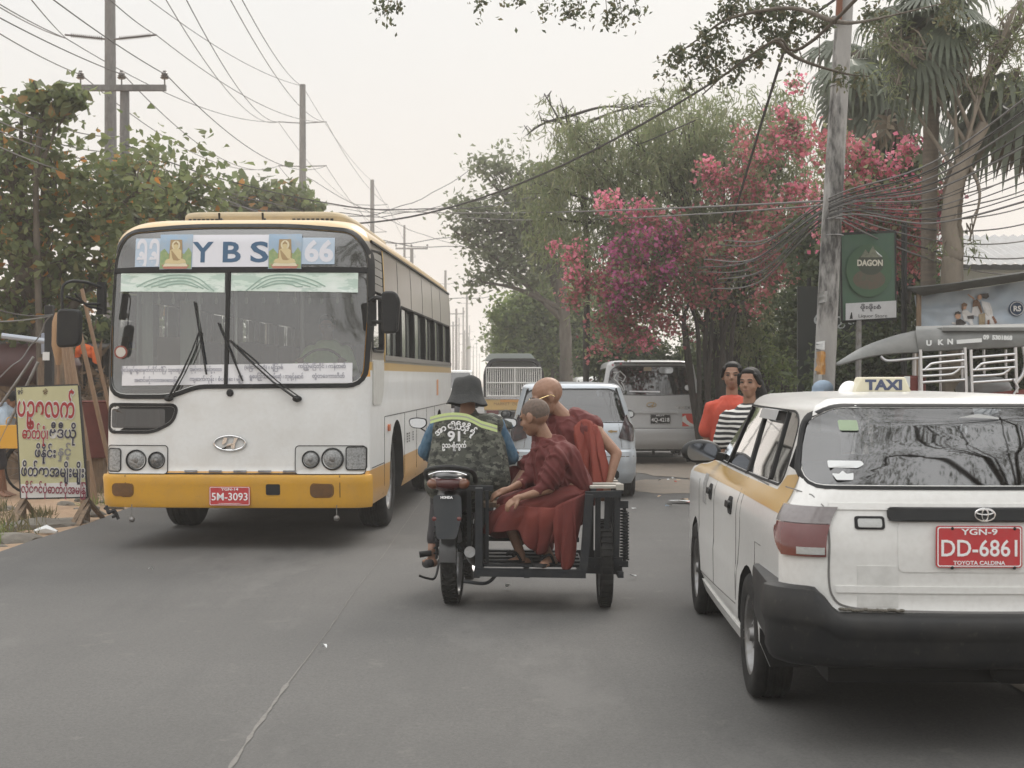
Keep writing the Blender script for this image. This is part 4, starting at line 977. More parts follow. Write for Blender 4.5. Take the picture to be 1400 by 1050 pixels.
def facebits(parent, HM, lidm):
 for s in (-1, 1):
  q = MB(); q.M = HM; q.ball((s * .031, .079, .006), (.0165, .008, .006)); q.build('eye', M_['eye'], parent)
  q = MB(); q.M = HM; q.tube([(s * .014, .088, .024), (s * .032, .089, .029), (s * .048, .080, .024)], .0032, 5); q.build('eyebrow', M_['hair'], parent)
 q = MB(); q.M = HM; q.tube([(-.021, .090, -.055), (0, .0965, -.054), (.021, .090, -.055)], [.002, .0036, .002], 5); q.build('mouth', M_['lip'], parent)
def hand(mb, wrist, dirv, up, s=1., curl=.6, side=1):
 """palm, four bent fingers of unequal length and a thumb; dirv towards the fingertips, up = back of the hand"""
 d = Vector(dirv).normalized(); u = Vector(up); u = (u - d * u.dot(d)).normalized(); x = d.cross(u) * side; w0 = Vector(wrist)
 mb.capsule(w0, w0 + d * .03 * s, .026 * s, .03 * s)
 for k, L in zip((-1.5, -.5, .5, 1.5), (.060, .074, .078, .066)):
  b0 = w0 + d * .075 * s + x * k * .0185 * s; mb.capsule(w0 + d * .02 * s + x * k * .010 * s, b0, .014 * s, .0115 * s)
  t = L * s; a1 = curl * .7; a2 = curl * 1.9
  j = b0 + (d * math.cos(a1) - u * math.sin(a1)) * t * .5; e = j + (d * math.cos(a2) - u * math.sin(a2)) * t * .5
  mb.capsule(b0, j, .0105 * s, .0095 * s); mb.capsule(j, e, .0095 * s, .0080 * s)
 t0 = w0 + d * .02 * s - x * .022 * s; t1 = t0 + (d * .6 - x * .7 - u * .2).normalized() * .042 * s; t2 = t1 + (d * .9 - x * .1 - u * .5).normalized() * .034 * s
 mb.capsule(t0, t1, .014 * s, .0115 * s); mb.capsule(t1, t2, .0115 * s, .009 * s)
def foot(mb, ankle, toe, s=1.):
 """bare foot: heel, arch, five toes"""
 a = Vector(ankle); t = Vector(toe); d = (t - a); d.z = 0; d.normalize(); x = d.cross(Vector((0, 0, 1))); g = Vector((a.x, a.y, t.z))
 mb.ball(g - d * .045 * s + Vector((0, 0, .025)), (.034, .034, .032)); mb.capsule(a, g + Vector((0, 0, .05)), .036 * s, .036 * s)
 mb.capsule(g + Vector((0, 0, .045)), g + d * .10 * s + Vector((0, 0, .022)), .034 * s, .030 * s)
 for k in range(5):
  w_ = (k - 2) * .0185 * s; b0 = g + d * .085 * s + x * w_ * .9 + Vector((0, 0, .020)); L = (.070, .066, .060, .054, .046)[k] * s
  mb.capsule(b0, b0 + d * L + Vector((0, 0, -.006)), .015 * s, (.014 if k == 0 else .0095) * s)
def lookM(c, face, up=(0, 0, 1), roll=0.):
 f = Vector(face).normalized(); z = Vector(up); x = f.cross(z).normalized(); z = x.cross(f)
 m = Matrix(((x.x, f.x, z.x, c[0]), (x.y, f.y, z.y, c[1]), (x.z, f.z, z.z, c[2]), (0, 0, 0, 1)))
 return m @ Matrix.Rotation(roll, 4, 'Y')
def cloth(parent, T, top, hem, nf, amp, m_, nm, nu=64, nv=22, seed=0.):
 """a hanging sheet between a top line and a hem line, with folds that deepen downwards"""
 A = smoothpath(top, 12); B = smoothpath(hem, 12)
 def samp(L, u): f = u * (len(L) - 1); i = min(int(f), len(L) - 2); return L[i].lerp(L[i + 1], f - i)
 vs = []
 for j in range(nv + 1):
  v = j / nv
  for i in range(nu + 1):
   u = i / nu; a = samp(A, u); b = samp(B, u); p = a.lerp(b, v); p.z += .012 * math.sin(v * PI)
   ph = 2 * PI * nf * u + 3.2 * noise.noise(Vector((u * 2.6, v * 1.0, seed + 4))) + seed; k = amp * v ** .6
   p.y -= k * (abs(math.sin(ph * .5)) ** .7 * 1.3 - .6) + .02 * math.sin(v * PI); p.y -= amp * .35 * noise.noise(Vector((u * 9 + v * 2, v * 2.2, seed))); p.x += k * .5 * math.cos(ph); p.z += .010 * math.sin(ph) * v
   vs.append(p)
 q = MB(); q.M = T; q.add(vs, [(j * (nu + 1) + i, j * (nu + 1) + i + 1, (j + 1) * (nu + 1) + i + 1, (j + 1) * (nu + 1) + i) for j in range(nv) for i in range(nu)])
 o = q.build(nm, m_, parent, smooth=180); sd = o.modifiers.new('s', 'SOLIDIFY'); sd.thickness = .006; sd.offset = 1; return o
M_['eye'] = mat('eye', (.02, .015, .012), .3)
M_['lip'] = mat('lip', (.20, .07, .055), .5)
# ------------------------------------------------------------------ motorcycle with its sidecar
BB = Vector((-.42, 10.35, 0)); TB = Matrix.Translation(-BB)
YB = R(4)                                                             # heading: 4 degrees to the right
def BK(x, y, z):                                                      # bike frame: x right, y ahead of the rear axle
 c, s = math.cos(-YB), math.sin(-YB); return Vector((BB.x + x * c - y * s, BB.y + x * s + y * c, z)) if False else Vector((BB.x + x * math.cos(YB) + y * math.sin(YB), BB.y - x * math.sin(YB) + y * math.cos(YB), z))
def make_bike():
 t = thing('sidecar_motorcycle', 'black motorcycle with slatted passenger sidecar carrying two monks', 'motorcycle', BB)
 MBk = Matrix.Rotation(-YB, 4, 'Z')
 pm = mat('bike black', (.014, .014, .015), .3, coat=.4, n=(20, .3, (.04, .038, .035)))
 iron = mat('painted iron', (.014, .017, .021), .5, spec=.35, n=(14, .5, (.035, .034, .032)), bump=(30, .2))
 def part(nm, mb, m_, par=t, **k): return mb.build(nm, m_, par, MBk if par is t else None, **k)
 def bw(nm, y, rad, wd):
  r = bpy.data.objects.new(nm, None); C.objects.link(r); r.parent = t; r.matrix_local = MBk @ Matrix.Translation((0, y, rad)) @ Matrix.Rotation(R(90), 4, 'Y'); h = wd / 2
  q = MB(); prof = [(rad - .055, -h * .9), (rad - .03, -h), (rad - .01, -h * .8), (rad, -h * .3), (rad, h * .3), (rad - .01, h * .8), (rad - .03, h), (rad - .055, h * .9)]; q.lathe(prof + [prof[0]], 44, cap=False)
  for k in range(44):
   a = 2 * PI * k / 44
   for s_ in (-1, 1): q.box((0, 0, 0), (.012, .014, h * .85), 0, Matrix.Rotation(a + s_ * .05, 4, 'Z') @ Matrix.Translation((rad - .001, 0, s_ * h * .42)) @ Matrix.Rotation(.5 * s_, 4, 'X'))
  q.build('tyre', M_['tyre'], r, smooth=50)
  q = MB(); q.lathe([(rad - .056, -h * .8), (rad - .07, -h * .3), (rad - .07, h * .3), (rad - .056, h * .8), (rad - .064, 0), (rad - .056, -h * .8)], 44, cap=False); q.lathe([(.055, -.05), (.055, .05)], 16)
  for k in range(18):
   a = 2 * PI * k / 18; q.tube([(.05 * math.cos(a), .05 * math.sin(a), .035 * (-1) ** k), ((rad - .065) * math.cos(a + .15), (rad - .065) * math.sin(a + .15), 0)], .0022, 4)
  q.build('rim', M_['alu'], r); return r
 bw('wheel', 0, .298, .115); bw('wheel', 1.24, .295, .075)
 # mudguard and number holder
 q = MB(); A = []
 for k in range(11):
  a = R(20 + 13 * k); A.append((.335 * math.cos(PI - a + .3) * 1, .31 + .335 * math.sin(PI - a + .3)))
 vs = []; n = len(A)
 for y, z in A: vs += [(-.06, y, z - .02), (-.05, y, z), (.05, y, z), (.06, y, z - .02)]
 q.add(vs, [(i * 4 + k, i * 4 + k + 1, (i + 1) * 4 + k + 1, (i + 1) * 4 + k) for i in range(n - 1) for k in range(3)]); part('mudguard', q, pm)
 q = MB(); q.prism(roundpoly([(-.098, .12), (.098, .12), (.105, -.02), (.068, -.18), (-.068, -.18), (-.085, -.02)], .03), .012, M=FR(0, -.36, .67, 0, R(6))); mf = part('number_board', q, mat('board dark', (.028, .033, .038), .6, n=(12, .4, (.05, .05, .05))))
 q = MB(); q.box((0, -.368, .775), (.10, .004, .012)); wl = part('maker_strip', q, M_['black']);
 tx = text('HONDA', .022, M_['white'], wl, FR(0, -.3715, .776), width=.085, bold=.0015)
 for x in (-.085, .085):
  q = MB(); q.lathe([(.016, 0), (.016, .012), (.002, .016)], 12, M=FR(x, -.365, .63)); q.build('reflector', M_['redlens'], mf)
 # tail: lamp unit, cowl, grab rail
 q = MB(); q.ball((0, -.24, .865), (.128, .09, .060), 0, 24, 12); part('tail_lamp', q, mat('dark red lens', (.07, .010, .009), .15, coat=.6))
 for x in (-.105, .105):
  q = MB(); q.ball((x, -.27, .862), (.044, .050, .040), 0, 16, 10); part('indicator', q, mat('indicator amber', (.16, .06, .03), .2, coat=.5) if x < 0 else bpy.data.materials['indicator amber'])
 q = MB(); q.ball((0, -.10, .90), (.135, .22, .06), 0, 24, 12); q.ball((0, .1, .74), (.12, .36, .13), 0, 20, 12); part('tail_cowl', q, pm)
 q = MB(); q.tube(smoothpath([(-.165, -.02, .86), (-.168, -.20, .93), (-.12, -.30, .965), (0, -.33, .98), (.12, -.30, .965), (.168, -.20, .93), (.165, -.02, .86)]), .017, 8); part('grab_rail', q, M_['black'])
 q = MB(); q.tube(smoothpath([(-.13, -.315, .925), (-.07, -.335, .945), (0, -.342, .95), (.07, -.335, .945), (.13, -.315, .925)]), .006, 6); part('lamp_trim', q, M_['chrome'])
 q = MB(); q.box((0, .16, .90), (.25, .62, .10)); part('saddle', q, M_['black'], bevel=.04, seg=3)
 q = MB(); q.ball((0, .42, .40), (.15, .22, .17)); q.box((0, .45, .55), (.16, .5, .2)); q.tube([(0, .1, .75), (0, .6, .62), (0, .98, .92), (0, 1.03, 1.0)], .035, 10); part('engine', q, M_['under'], bevel=.02)
 q = MB(); q.tube([(.12, .55, .28), (.14, .2, .26), (.155, -.1, .33), (.155, -.33, .40)], [.02, .025, .042, .040], 12); part('exhaust', q, M_['rim'])
 for s_ in (-1, 1):
  q = MB(); pts = [(s_ * .115 + .02 * math.cos(k * 1.05), .0 + .02 * math.sin(k * 1.05) + .06 * k / 60, .33 + .37 * k / 60) for k in range(61)]; q.tube(pts, .005, 5); q.tube([(s_ * .115, 0, .31), (s_ * .115, .06, .72)], .010, 8); part('shock_absorber', q, M_['black'])
  q = MB(); q.tube([(s_ * .09, 0, .295), (s_ * .09, .52, .34)], .018, 6); part('swing_arm', q, iron)
 q = MB(); q.tube([(-.12, .40, .30), (-.20, .40, .30)], .011, 8); q.tube([(-.20, .38, .305), (-.285, .36, .295)], [.021, .024], 10); part('foot_rest', q, M_['black'])
 q = MB(); q.tube(smoothpath([(-.12, .20, .26), (-.14, .10, .16), (-.19, .02, .17), (-.24, .0, .19)]), .009, 6); part('kick_stand', q, M_['black'])
 q = MB(); q.tube(smoothpath([(-.28, .86, 1.05), (-.10, .95, 1.06), (0, 1.0, 1.03), (.10, .95, 1.06), (.28, .86, 1.05)]), .013, 8); q.tube([(-.34, .83, 1.05), (-.25, .87, 1.05)], .019, 8); q.tube([(.25, .87, 1.05), (.34, .83, 1.05)], .019, 8); q.ball((0, 1.03, 1.0), (.13, .12, .10)); part('handlebar', q, M_['black'])
 q = MB(); q.tube([(-.02, 1.24, .30), (-.05, 1.06, .95)], .018, 8); q.tube([(.09, 1.24, .30), (.05, 1.06, .95)], .018, 8); q.ball((0, 1.02, .70), (.17, .10, .22)); part('front_fork', q, pm)
 for s_, x in ((-1, -.355), (1, .335)):
  q = MB(); q.prism(roundpoly([(-.075, .032), (-.055, -.035), (.035, -.045), (.075, -.012), (.068, .035), (-.01, .046)], .03), .024, M=FR(x, .80, 1.245, 0, R(4))); mr = part('mirror', q, M_['black'], bevel=.006)
  q = MB(); q.prism(roundpoly([(-.066, .027), (-.049, -.028), (.031, -.037), (.066, -.010), (.060, .029), (-.01, .038)], .028), .002, M=FR(x, .775, 1.245, 0, R(4)))
  q.build('mirror_glass', M_['mirror'], mr)
  q = MB(); q.tube(smoothpath([(s_ * .25, .87, 1.06), (s_ * .27, .85, 1.15), (x, .81, 1.22)]), .006, 6); q.build('mirror_stem', M_['black'], mr)
 # --- sidecar: world-aligned iron frame to the right
 def W_(nm, fn, m_=iron, par=t, **k):
  q = MB(); q.M = TB; fn(q); return q.build(nm, m_, par, **k)
 y0, y1 = 9.92, 11.05
 W_('frame_rail', lambda q: q.beam((-.255, y0, .275), (.50, y0, .262), .045, .055, up=(0, 0, 1)))
 W_('frame_rail', lambda q: q.beam((-.255, y1, .275), (.72, y1, .262), .045, .055))
 W_('frame_rail', lambda q: q.beam((.50, y0 + .12, .282), (.755, y0 + .12, .275), .045, .06))
 for x in (-.24, .10, .48, .74): W_('cross_member', lambda q: q.beam((x, y0 + .03, .25), (x, y1, .25), .04, .04))
 for k in range(5): W_('floor_slat', lambda q: q.beam((-.24, y0 + .12 + k * .20, .310), (.48, y0 + .12 + k * .20, .304), .085, .018))
 W_('side_panel', lambda q: q.box((-.225, y0 + .18, .56), (.05, .34, .56)))
 W_('side_panel', lambda q: q.box((-.17, y0 + .10, .56), (.022, .02, .52)))
 W_('top_rail', lambda q: q.beam((-.42, y0 + .16, .835), (-.13, y0 + .16, .83), .04, .035))
 W_('bench_plank', lambda q: q.box((.10, y0 + .50, .70), (.72, .34, .035)), M_['wood'])
 for x in (-.2, .42):
  W_('bench_leg', lambda q: q.beam((x, y0 + .38, .31), (x, y0 + .38, .69), .035)); W_('bench_leg', lambda q: q.beam((x, y0 + .62, .31), (x, y0 + .62, .69), .035))
 for zz in (.335, .40): W_('lower_bar', lambda q: q.beam((-.2, y1 - .15, zz + .06), (.5, y1 - .15, zz + .05), .03, .035))
 # slatted side over the wheel
 W_('corner_post', lambda q: q.beam((.485, y0, .285), (.525, y0 + .02, .80), .055, .05, up=(0, 1, 0)))
 for x0_, x1_, yy in ((.585, .59, y0 + .10), (.645, .655, y0 + .12), (.715, .725, y0 + .10)):
  W_('side_slat', lambda q: q.beam((x0_, yy, .29), (x1_, yy, .80), .036, .03, up=(0, 1, 0)))
 for k, yy in enumerate((y0 + .45, y0 + .8, y1)):
  for x in (.56, .73): W_('side_slat', lambda q: q.beam((x, yy, .29), (x, yy, .80), .036, .03, up=(0, 1, 0)))
 W_('side_rail', lambda q: q.beam((.50, y0 + .06, .795), (.745, y0 + .06, .80), .04, .045)); W_('side_rail', lambda q: q.beam((.50, y0 + .09, .335), (.755, y0 + .09, .34), .04, .05))
 for x in (.56, .745): W_('side_rail', lambda q: q.beam((x, y0 + .08, .815), (x, y1, .815), .035, .03))
 pal = mat('pale plank', (.42, .40, .36), .8, n=(8, .5, (.3, .28, .24)))
 for k in range(4): W_('top_slat', lambda q: q.box((.65, y0 + .15 + k * .25, .842), (.23, .10, .016)), pal)
 W_('top_slat', lambda q: q.box((.738, y0 + .10, .845), (.05, .06, .04)), pal)
 r = bpy.data.objects.new('wheel', None); C.objects.link(r); r.parent = t; r.matrix_local = Matrix.Translation(V(.645, y0 + .28, .30) - BB) @ Matrix.Rotation(R(90), 4, 'Y')
 q = MB(); rad = .30; h = .043; q.lathe([(rad - .06, -h), (rad - .02, -h * 1.05), (rad, -h * .7), (rad, h * .7), (rad - .02, h * 1.05), (rad - .06, h), (rad - .06, -h)], 40, cap=False)
 for k in range(40): q.box((0, 0, 0), (.012, .022, h * 1.7), 0, Matrix.Rotation(2 * PI * k / 40, 4, 'Z') @ Matrix.Translation((rad + .002, 0, 0)))
 q.build('tyre', M_['tyre'], r, smooth=40)
 q = MB(); q.lathe([(rad - .06, -h * .8), (rad - .075, 0), (rad - .06, h * .8)], 32, cap=False); q.lathe([(.05, -.05), (.05, .05)], 14)
 for k in range(16): a = 2 * PI * k / 16; q.tube([(.05 * math.cos(a), .05 * math.sin(a), 0), ((rad - .07) * math.cos(a), (rad - .07) * math.sin(a), 0)], .003, 4)
 q.build('rim', M_['rim'], r)
 W_('coil_spring', lambda q: q.tube([(.775 + .028 * math.cos(k * .7), y0 + .16 + .028 * math.sin(k * .7), .34 + .34 * k / 150) for k in range(151)], .0075, 5))
 W_('spring_mount', lambda q: (q.box((.765, y0 + .16, .72), (.07, .05, .05)), q.box((.765, y0 + .16, .31), (.07, .05, .04)), q.tube([(.775, y0 + .16, .3), (.775, y0 + .16, .74)], .012)))
 W_('hitch_bar', lambda q: q.tube([(-.42, 10.75, .36), (-.22, 10.75, .27)], .02))
 W_('hitch_bar', lambda q: q.tube([(-.40, 10.45, .40), (-.22, 10.45, .28)], .018))
 W_('hitch_bar', lambda q: q.tube(smoothpath([(-.33, 10.0, .20), (-.18, 9.98, .19), (-.10, 9.97, .255)]), .012))
 W_('side_panel', lambda q: q.box((-.30, y0 + .52, .60), (.03, .55, .42)))  # dark sheet added to fill the shaded gap between bike and sidecar
 return t
bike = make_bike()
# ------------------------------------------------------------------ the rider
def mesh_person(nm, lab, base): t = thing(nm, lab, 'person', base); return t, Matrix.Translation(-Vector(base))
camo = mat('camouflage cloth', (.060, .064, .052), .85, n=(13, .95, (.135, .14, .115), .50, .54), n2=(19, .95, (.020, .021, .019), .53, .57), bump=(60, .3), stretch=(1, 1, 1.5))
hiviz = mat('reflective lime', (.62, .74, .33), .5, n=(30, .3, (.5, .62, .28)))
hizz = mat('reflective grey', (.42, .45, .38), .5)
denim = mat('blue sleeve', (.07, .155, .24), .8, n=(7, .7, (.045, .10, .17)), n2=(30, .3, (.20, .28, .34)), bump=(50, .3))
hatm = mat('charcoal hat cloth', (.036, .038, .038), .9, n=(9, .4, (.06, .06, .06)), bump=(60, .3))
robe = mat('maroon robe', (.105, .014, .012), .78, n=(6, .5, (.065, .009, .009)), n2=(3, .5, (.155, .026, .018), .5, .75), bump=(70, .22, .006))
robe2 = mat('orange red robe', (.125, .018, .013), .78, n=(6, .5, (.08, .011, .010)), n2=(3, .6, (.22, .038, .020), .48, .7), bump=(70, .22, .006))
def rider():
 base = Vector((-.33, 10.55, 0)); t, T = mesh_person('person', 'rider in charcoal bucket hat and camouflage vest numbered 91 steering the motorcycle', base)
 d = 10.6; Q = lambda x, y, dd=0.: P(x, y, d + dd)
 hc = Q(639, 540, -.02); HM = lookM(hc, (.12, 1, -.10))
 b = MB(); b.M = T @ HM; headparts(b); b.M = T
 b.capsule(Q(640, 548), Q(638, 572, -.02), .055, .06); b.capsule(Q(604, 582, .04), Q(674, 580, .04), .056); b.capsule(Q(640, 600, .06), Q(636, 660, -.03), .11, .13)
 # legs: thighs forward astride, shins down to the pegs
 b.capsule(Q(618, 664, -.05), Q(603, 684, .42), .085, .06); b.capsule(Q(603, 684, .42), Q(592, 748, .20), .055, .04)
 b.capsule(Q(655, 664, -.05), Q(664, 684, .45), .085, .06); b.capsule(Q(664, 684, .45), Q(654, 748, .20), .055, .04)
 foot(b, Q(591, 752, .18), Q(583, 768, .40)); foot(b, Q(654, 752, .2), Q(658, 768, .4))
 lh = Q(588, 625, .45); rh = Q(699, 628, .42)
 b.capsule(Q(597, 582), Q(581, 618, .12), .048, .04); b.capsule(Q(581, 618, .12), lh, .04, .03); hand(b, lh, (.1, 1, -.05), (0, 0, 1), curl=1.2)
 b.capsule(Q(679, 580), Q(700, 626, .08), .048, .04); b.capsule(Q(700, 626, .08), Q(699, 618, .38), .04, .03); hand(b, Q(699, 617, .40), (-.1, 1, -.05), (0, 0, 1), curl=1.2, side=-1)
 body = grow_skin(b, 'body', M_['skin'], t, .0075, 3)
 v = MB(); v.M = T   # vest
 v.capsule(Q(604, 583, .0), Q(674, 581, .0), .088); v.capsule(Q(638, 588, .0), Q(636, 620, 0), .135, .16); v.capsule(Q(636, 606, .02), Q(636, 664, -.08), .165, .205); v.capsule(Q(612, 600), Q(606, 660, -.06), .115, .145); v.capsule(Q(668, 600), Q(672, 655, -.06), .115, .145); v.capsule(Q(640, 566, .01), Q(640, 580), .07, .11)
 vest = grow_skin(v, 'vest', camo, t, .012, 8, folds(9, .007, (.3, .1, 1), 3))
 for z0 in (0, 1):
  q = MB(); q.M = T; nx = 46; vs = []
  for j in range(4):
   for i in range(nx + 1):
    u = i / nx; px = 588 + 92 * u; py = 571 - 7 * math.sin(PI * min(1, u * 1.25 + .05)) + 14 * max(0, u - .55) ** 1.2 * 2.0 + (0 if z0 == 0 else 5.6) + j * 1.25; vs.append(Q(px, py, -.3))
  q.add(vs, [(j * (nx + 1) + i, j * (nx + 1) + i + 1, (j + 1) * (nx + 1) + i + 1, (j + 1) * (nx + 1) + i) for j in range(3) for i in range(nx)])
  s = q.build('reflective_stripe', hiviz, t); lay_on(s, vest, (0, 1, 0), .005)
 q = MB(); q.M = T; vs = []
 for j in range(2):
  for i in range(47):
   u = i / 46; vs.append(Q(588 + 92 * u, 574.8 - 7 * math.sin(PI * min(1, u * 1.25 + .05)) + 14 * max(0, u - .55) ** 1.2 * 2.0 + j * 2.0, -.3))
 q.add(vs, [(i, i + 1, 48 + i, 47 + i) for i in range(46)]); s = q.build('stripe_core', hizz, t); lay_on(s, vest, (0, 1, 0), .004)
 # printed on the back: an arch of letters, the number, a lower line
 arch = ['အ', 'ာ', 'င', 'ရွှေ', 'ဘိ', 'ဒို', 'ရ်']
 for k, ch in enumerate(arch):
  a = (k - 3) / 3.0; c_ = Q(623 + 23 * a, 581.5 + 9 * a * a, -.3) - base
  o = text(ch, .056, M_['white'], t, Matrix.Translation(c_) @ Matrix.Rotation(R(90), 4, 'X') @ Matrix.Rotation(-a * .75, 4, 'Z'), bold=.0022, ext=0); lay_on(o, vest, (0, 1, 0), .012)
 o = text('91', .098, M_['white'], t, Matrix.Translation(Q(620.5, 596.5, -.3) - base) @ Matrix.Rotation(R(90), 4, 'X'), width=.09, bold=.003, ext=0); lay_on(o, vest, (0, 1, 0), .012)
 o = text('ဥသ-ရွှံကွက်', .048, M_['white'], t, Matrix.Translation(Q(621, 609.5, -.3) - base) @ Matrix.Rotation(R(90), 4, 'X'), width=.17, bold=.0018, ext=0); lay_on(o, vest, (0, 1, 0), .012)
 s = MB(); s.M = T
 s.capsule(Q(598, 582), Q(581, 617, .12), .062, .056); s.capsule(Q(581, 617, .12), Q(586, 624, .38), .055, .042)
 grow_skin(s, 'sleeve', denim, t, .008, 4, folds(14, .006, (.2, 0, 1), 5))
 s = MB(); s.M = T
 s.capsule(Q(678, 580), Q(699, 625, .08), .064, .058); s.capsule(Q(699, 625, .08), Q(699, 619, .36), .055, .042)
 grow_skin(s, 'sleeve', denim, t, .008, 4, folds(14, .006, (.2, 0, 1), 8))
 s = MB(); s.M = T
 s.capsule(Q(617, 662, -.07), Q(602, 683, .42), .105, .082); s.capsule(Q(656, 662, -.07), Q(665, 683, .45), .105, .082); s.capsule(Q(602, 683, .42), Q(593, 738, .22), .075, .055); s.capsule(Q(665, 683, .45), Q(655, 738, .22), .075, .055); s.ball(Q(636, 664, -.05), (.17, .14, .12))
 grow_skin(s, 'trousers', mat('dark trousers', (.03, .028, .03), .9), t, .011, 4, folds(10, .006, (0, .3, 1), 2))
 h = MB(); h.M = T @ HM
 h.lathe([(.152, -.072), (.148, -.064), (.122, -.012), (.116, .004), (.108, .065), (.098, .112), (.078, .134), (.002, .138), (.002, .130), (.072, .126), (.092, .106), (.104, .06), (.112, .004), (.118, -.016), (.145, -.070), (.152, -.072)], 40, cap=False)
 h.v = [(x, y, z + .008 * math.sin(5 * x * 8)) for x, y, z in h.v]
 hat = h.build('bucket_hat', hatm, t, smooth=60)
 hat.modifiers.new('sd', 'SUBSURF').levels = 1; bake(hat, 180)
 for v_ in hat.data.vertices: v_.co += v_.normal * .004 * noise.noise(v_.co * 22)
 q = text('MOUNTAIN', .012, mat('hat stitching', (.11, .11, .11), .8), t, Matrix.Translation(Q(633, 540, -.3) - base) @ Matrix.Rotation(R(90), 4, 'X'), width=.075, ext=0); lay_on(q, hat, (0, 1, 0), .002)
 s = MB(); s.M = T
 for a_, b_ in ((Q(583, 768, .36), Q(589, 768, .12)), (Q(657, 769, .36), Q(655, 768, .12))): s.capsule(a_ + V(0, 0, -.012), b_ + V(0, 0, -.012), .036, .030)
 s.v = [(x, y, z) for x, y, z in s.v]; s.build('sandals', M_['matte'], t)
 return t
rider()
# ------------------------------------------------------------------ the young monk, sideways on the bench
def young_monk():
 base = Vector((.33, 10.25, 0)); t, T = mesh_person('person', 'young monk with close-cropped head and sandals sitting sideways in a maroon robe', base)
 d = 10.15; Q = lambda x, y, dd=0.: P(x, y, d + dd)
 HM = lookM(Q(731, 571, -.02), (-.93, .55, -.28), (0, 0, 1)) @ Matrix.Scale(1.12, 4)
 b = MB(); b.M = T @ HM; headparts(b, .95); b.M = T
 b.capsule(Q(738, 582), Q(748, 606), .048, .06); b.capsule(Q(737, 614, .12), Q(768, 622, -.10), .060); b.capsule(Q(755, 618), Q(776, 664, .02), .105, .125)
 kl = Q(688, 693, .0); kr = Q(716, 696, -.18)
 b.capsule(Q(768, 672, .08), kl, .075, .055); b.capsule(Q(772, 676, -.06), kr, .075, .055)
 b.capsule(kl, Q(712, 758, .02), .050, .032); b.capsule(kr, Q(752, 762, -.12), .050, .032)
 # forearms laid on the lap
 b.capsule(Q(768, 624, -.12), Q(752, 668, -.16), .040, .034); b.capsule(Q(752, 668, -.18), Q(712, 680, -.27), .034, .022); hand(b, Q(710, 680, -.27), (-.9, -.1, -.55), (-.3, -.5, .8), .92, .5)
 b.capsule(Q(735, 618, .14), Q(724, 655, .08), .040, .034); b.capsule(Q(724, 655, .08), Q(694, 670, -.06), .034, .022); hand(b, Q(692, 670, -.06), (-.9, -.1, -.35), (-.2, -.4, .9), .92, .4, -1)
 foot(b, Q(712, 760, .02), Q(692, 775, -.02), .92); foot(b, Q(752, 764, -.12), Q(740, 777, -.22), .92)
 body = grow_skin(b, 'body', M_['skin2'], t, .0062, 3)
 hb = MB(); hb.M = T @ HM; hb.ball((0, -.015, .034), (.0788, .0935, .0835)); grow_skin(hb, 'cropped_hair', mat('cropped hair', (.135, .098, .078), .85, n=(60, .5, (.05, .04, .035))), t, .006, 1)
 facebits(t, T @ HM, None)
 r = MB(); r.M = T
 r.capsule(Q(742, 618, .10), Q(768, 620, -.08), .095); r.capsule(Q(752, 622), Q(760, 662), .135, .145); r.capsule(Q(772, 626, -.04), Q(792, 664, .0), .11, .10); r.capsule(Q(742, 622, .08), Q(742, 655, .06), .085, .07); r.capsule(Q(770, 640), Q(796, 676), .10, .075)
 r.capsule(Q(764, 624, -.13), Q(752, 655, -.17), .085, .085); r.capsule(Q(752, 655, -.17), Q(744, 668, -.17), .085, .05); r.capsule(Q(790, 662), Q(770, 672), .08, .09); r.capsule(Q(738, 620, .12), Q(728, 650, .07), .072, .068); r.capsule(Q(728, 650, .07), Q(714, 662, .03), .060, .040); r.capsule(Q(750, 660, -.17), Q(734, 672, -.22), .062, .040); r.ball(Q(745, 600, .02), (.075, .08, .05)); r.capsule(Q(760, 606), Q(790, 650), .07, .075)
 grow_skin(r, 'upper_robe', robe, t, .0085, 5, folds(9, .022, (.75, 0, -1), 1))
 s = MB(); s.M = T
 s.capsule(Q(774, 678, .06), Q(694, 690, .0), .115, .078); s.capsule(Q(778, 682, -.06), Q(716, 694, -.16), .115, .078); s.capsule(Q(785, 676), Q(785, 700), .11, .10)
 grow_skin(s, 'lower_robe', robe2, t, .0085, 5, folds(9, .018, (-.9, -.2, -.35), 6))
 cloth(t, T, [Q(x, y, z) for x, y, z in ((674, 700, .0), (690, 690, -.10), (712, 692, -.22), (736, 694, -.25), (760, 694, -.24), (782, 690, -.18), (800, 676, -.08))],
          [Q(x, y, z) for x, y, z in ((657, 727, .02), (674, 729, -.12), (702, 724, -.22), (722, 745, -.24), (738, 757, -.22), (757, 740, -.20), (772, 722, -.16))], 5.5, .030, robe2, 'skirt_front')
 cloth(t, T, [Q(x, y, z) for x, y, z in ((752, 700, -.24), (764, 690, -.25), (782, 682, -.22), (800, 674, -.12), (806, 668, .0))],
          [Q(x, y, z) for x, y, z in ((760, 748, -.24), (766, 776, -.24), (780, 779, -.22), (786, 745, -.18), (792, 712, -.08))], 3.5, .028, robe2, 'skirt_fall')
 cloth(t, T, [Q(x, y, z) for x, y, z in ((668, 700, .10), (700, 690, .12), (740, 690, .12), (790, 690, .1))],
          [Q(x, y, z) for x, y, z in ((662, 730, .12), (700, 738, .14), (735, 742, .12), (780, 740, .10))], 3, .02, robe, 'skirt_back')
 r = MB(); r.M = T; ring = [Q(746, 612) + V(.085 * math.cos(a), .085 * math.sin(a), .03 * math.cos(a + .6)) for a in [2 * PI * k / 24 for k in range(24)]]; r.tube(ring, .018, 8, closed=True)
 grow_skin(r, 'robe_collar', robe, t, .007, 3, folds(20, .004, (1, 0, .2), 1))
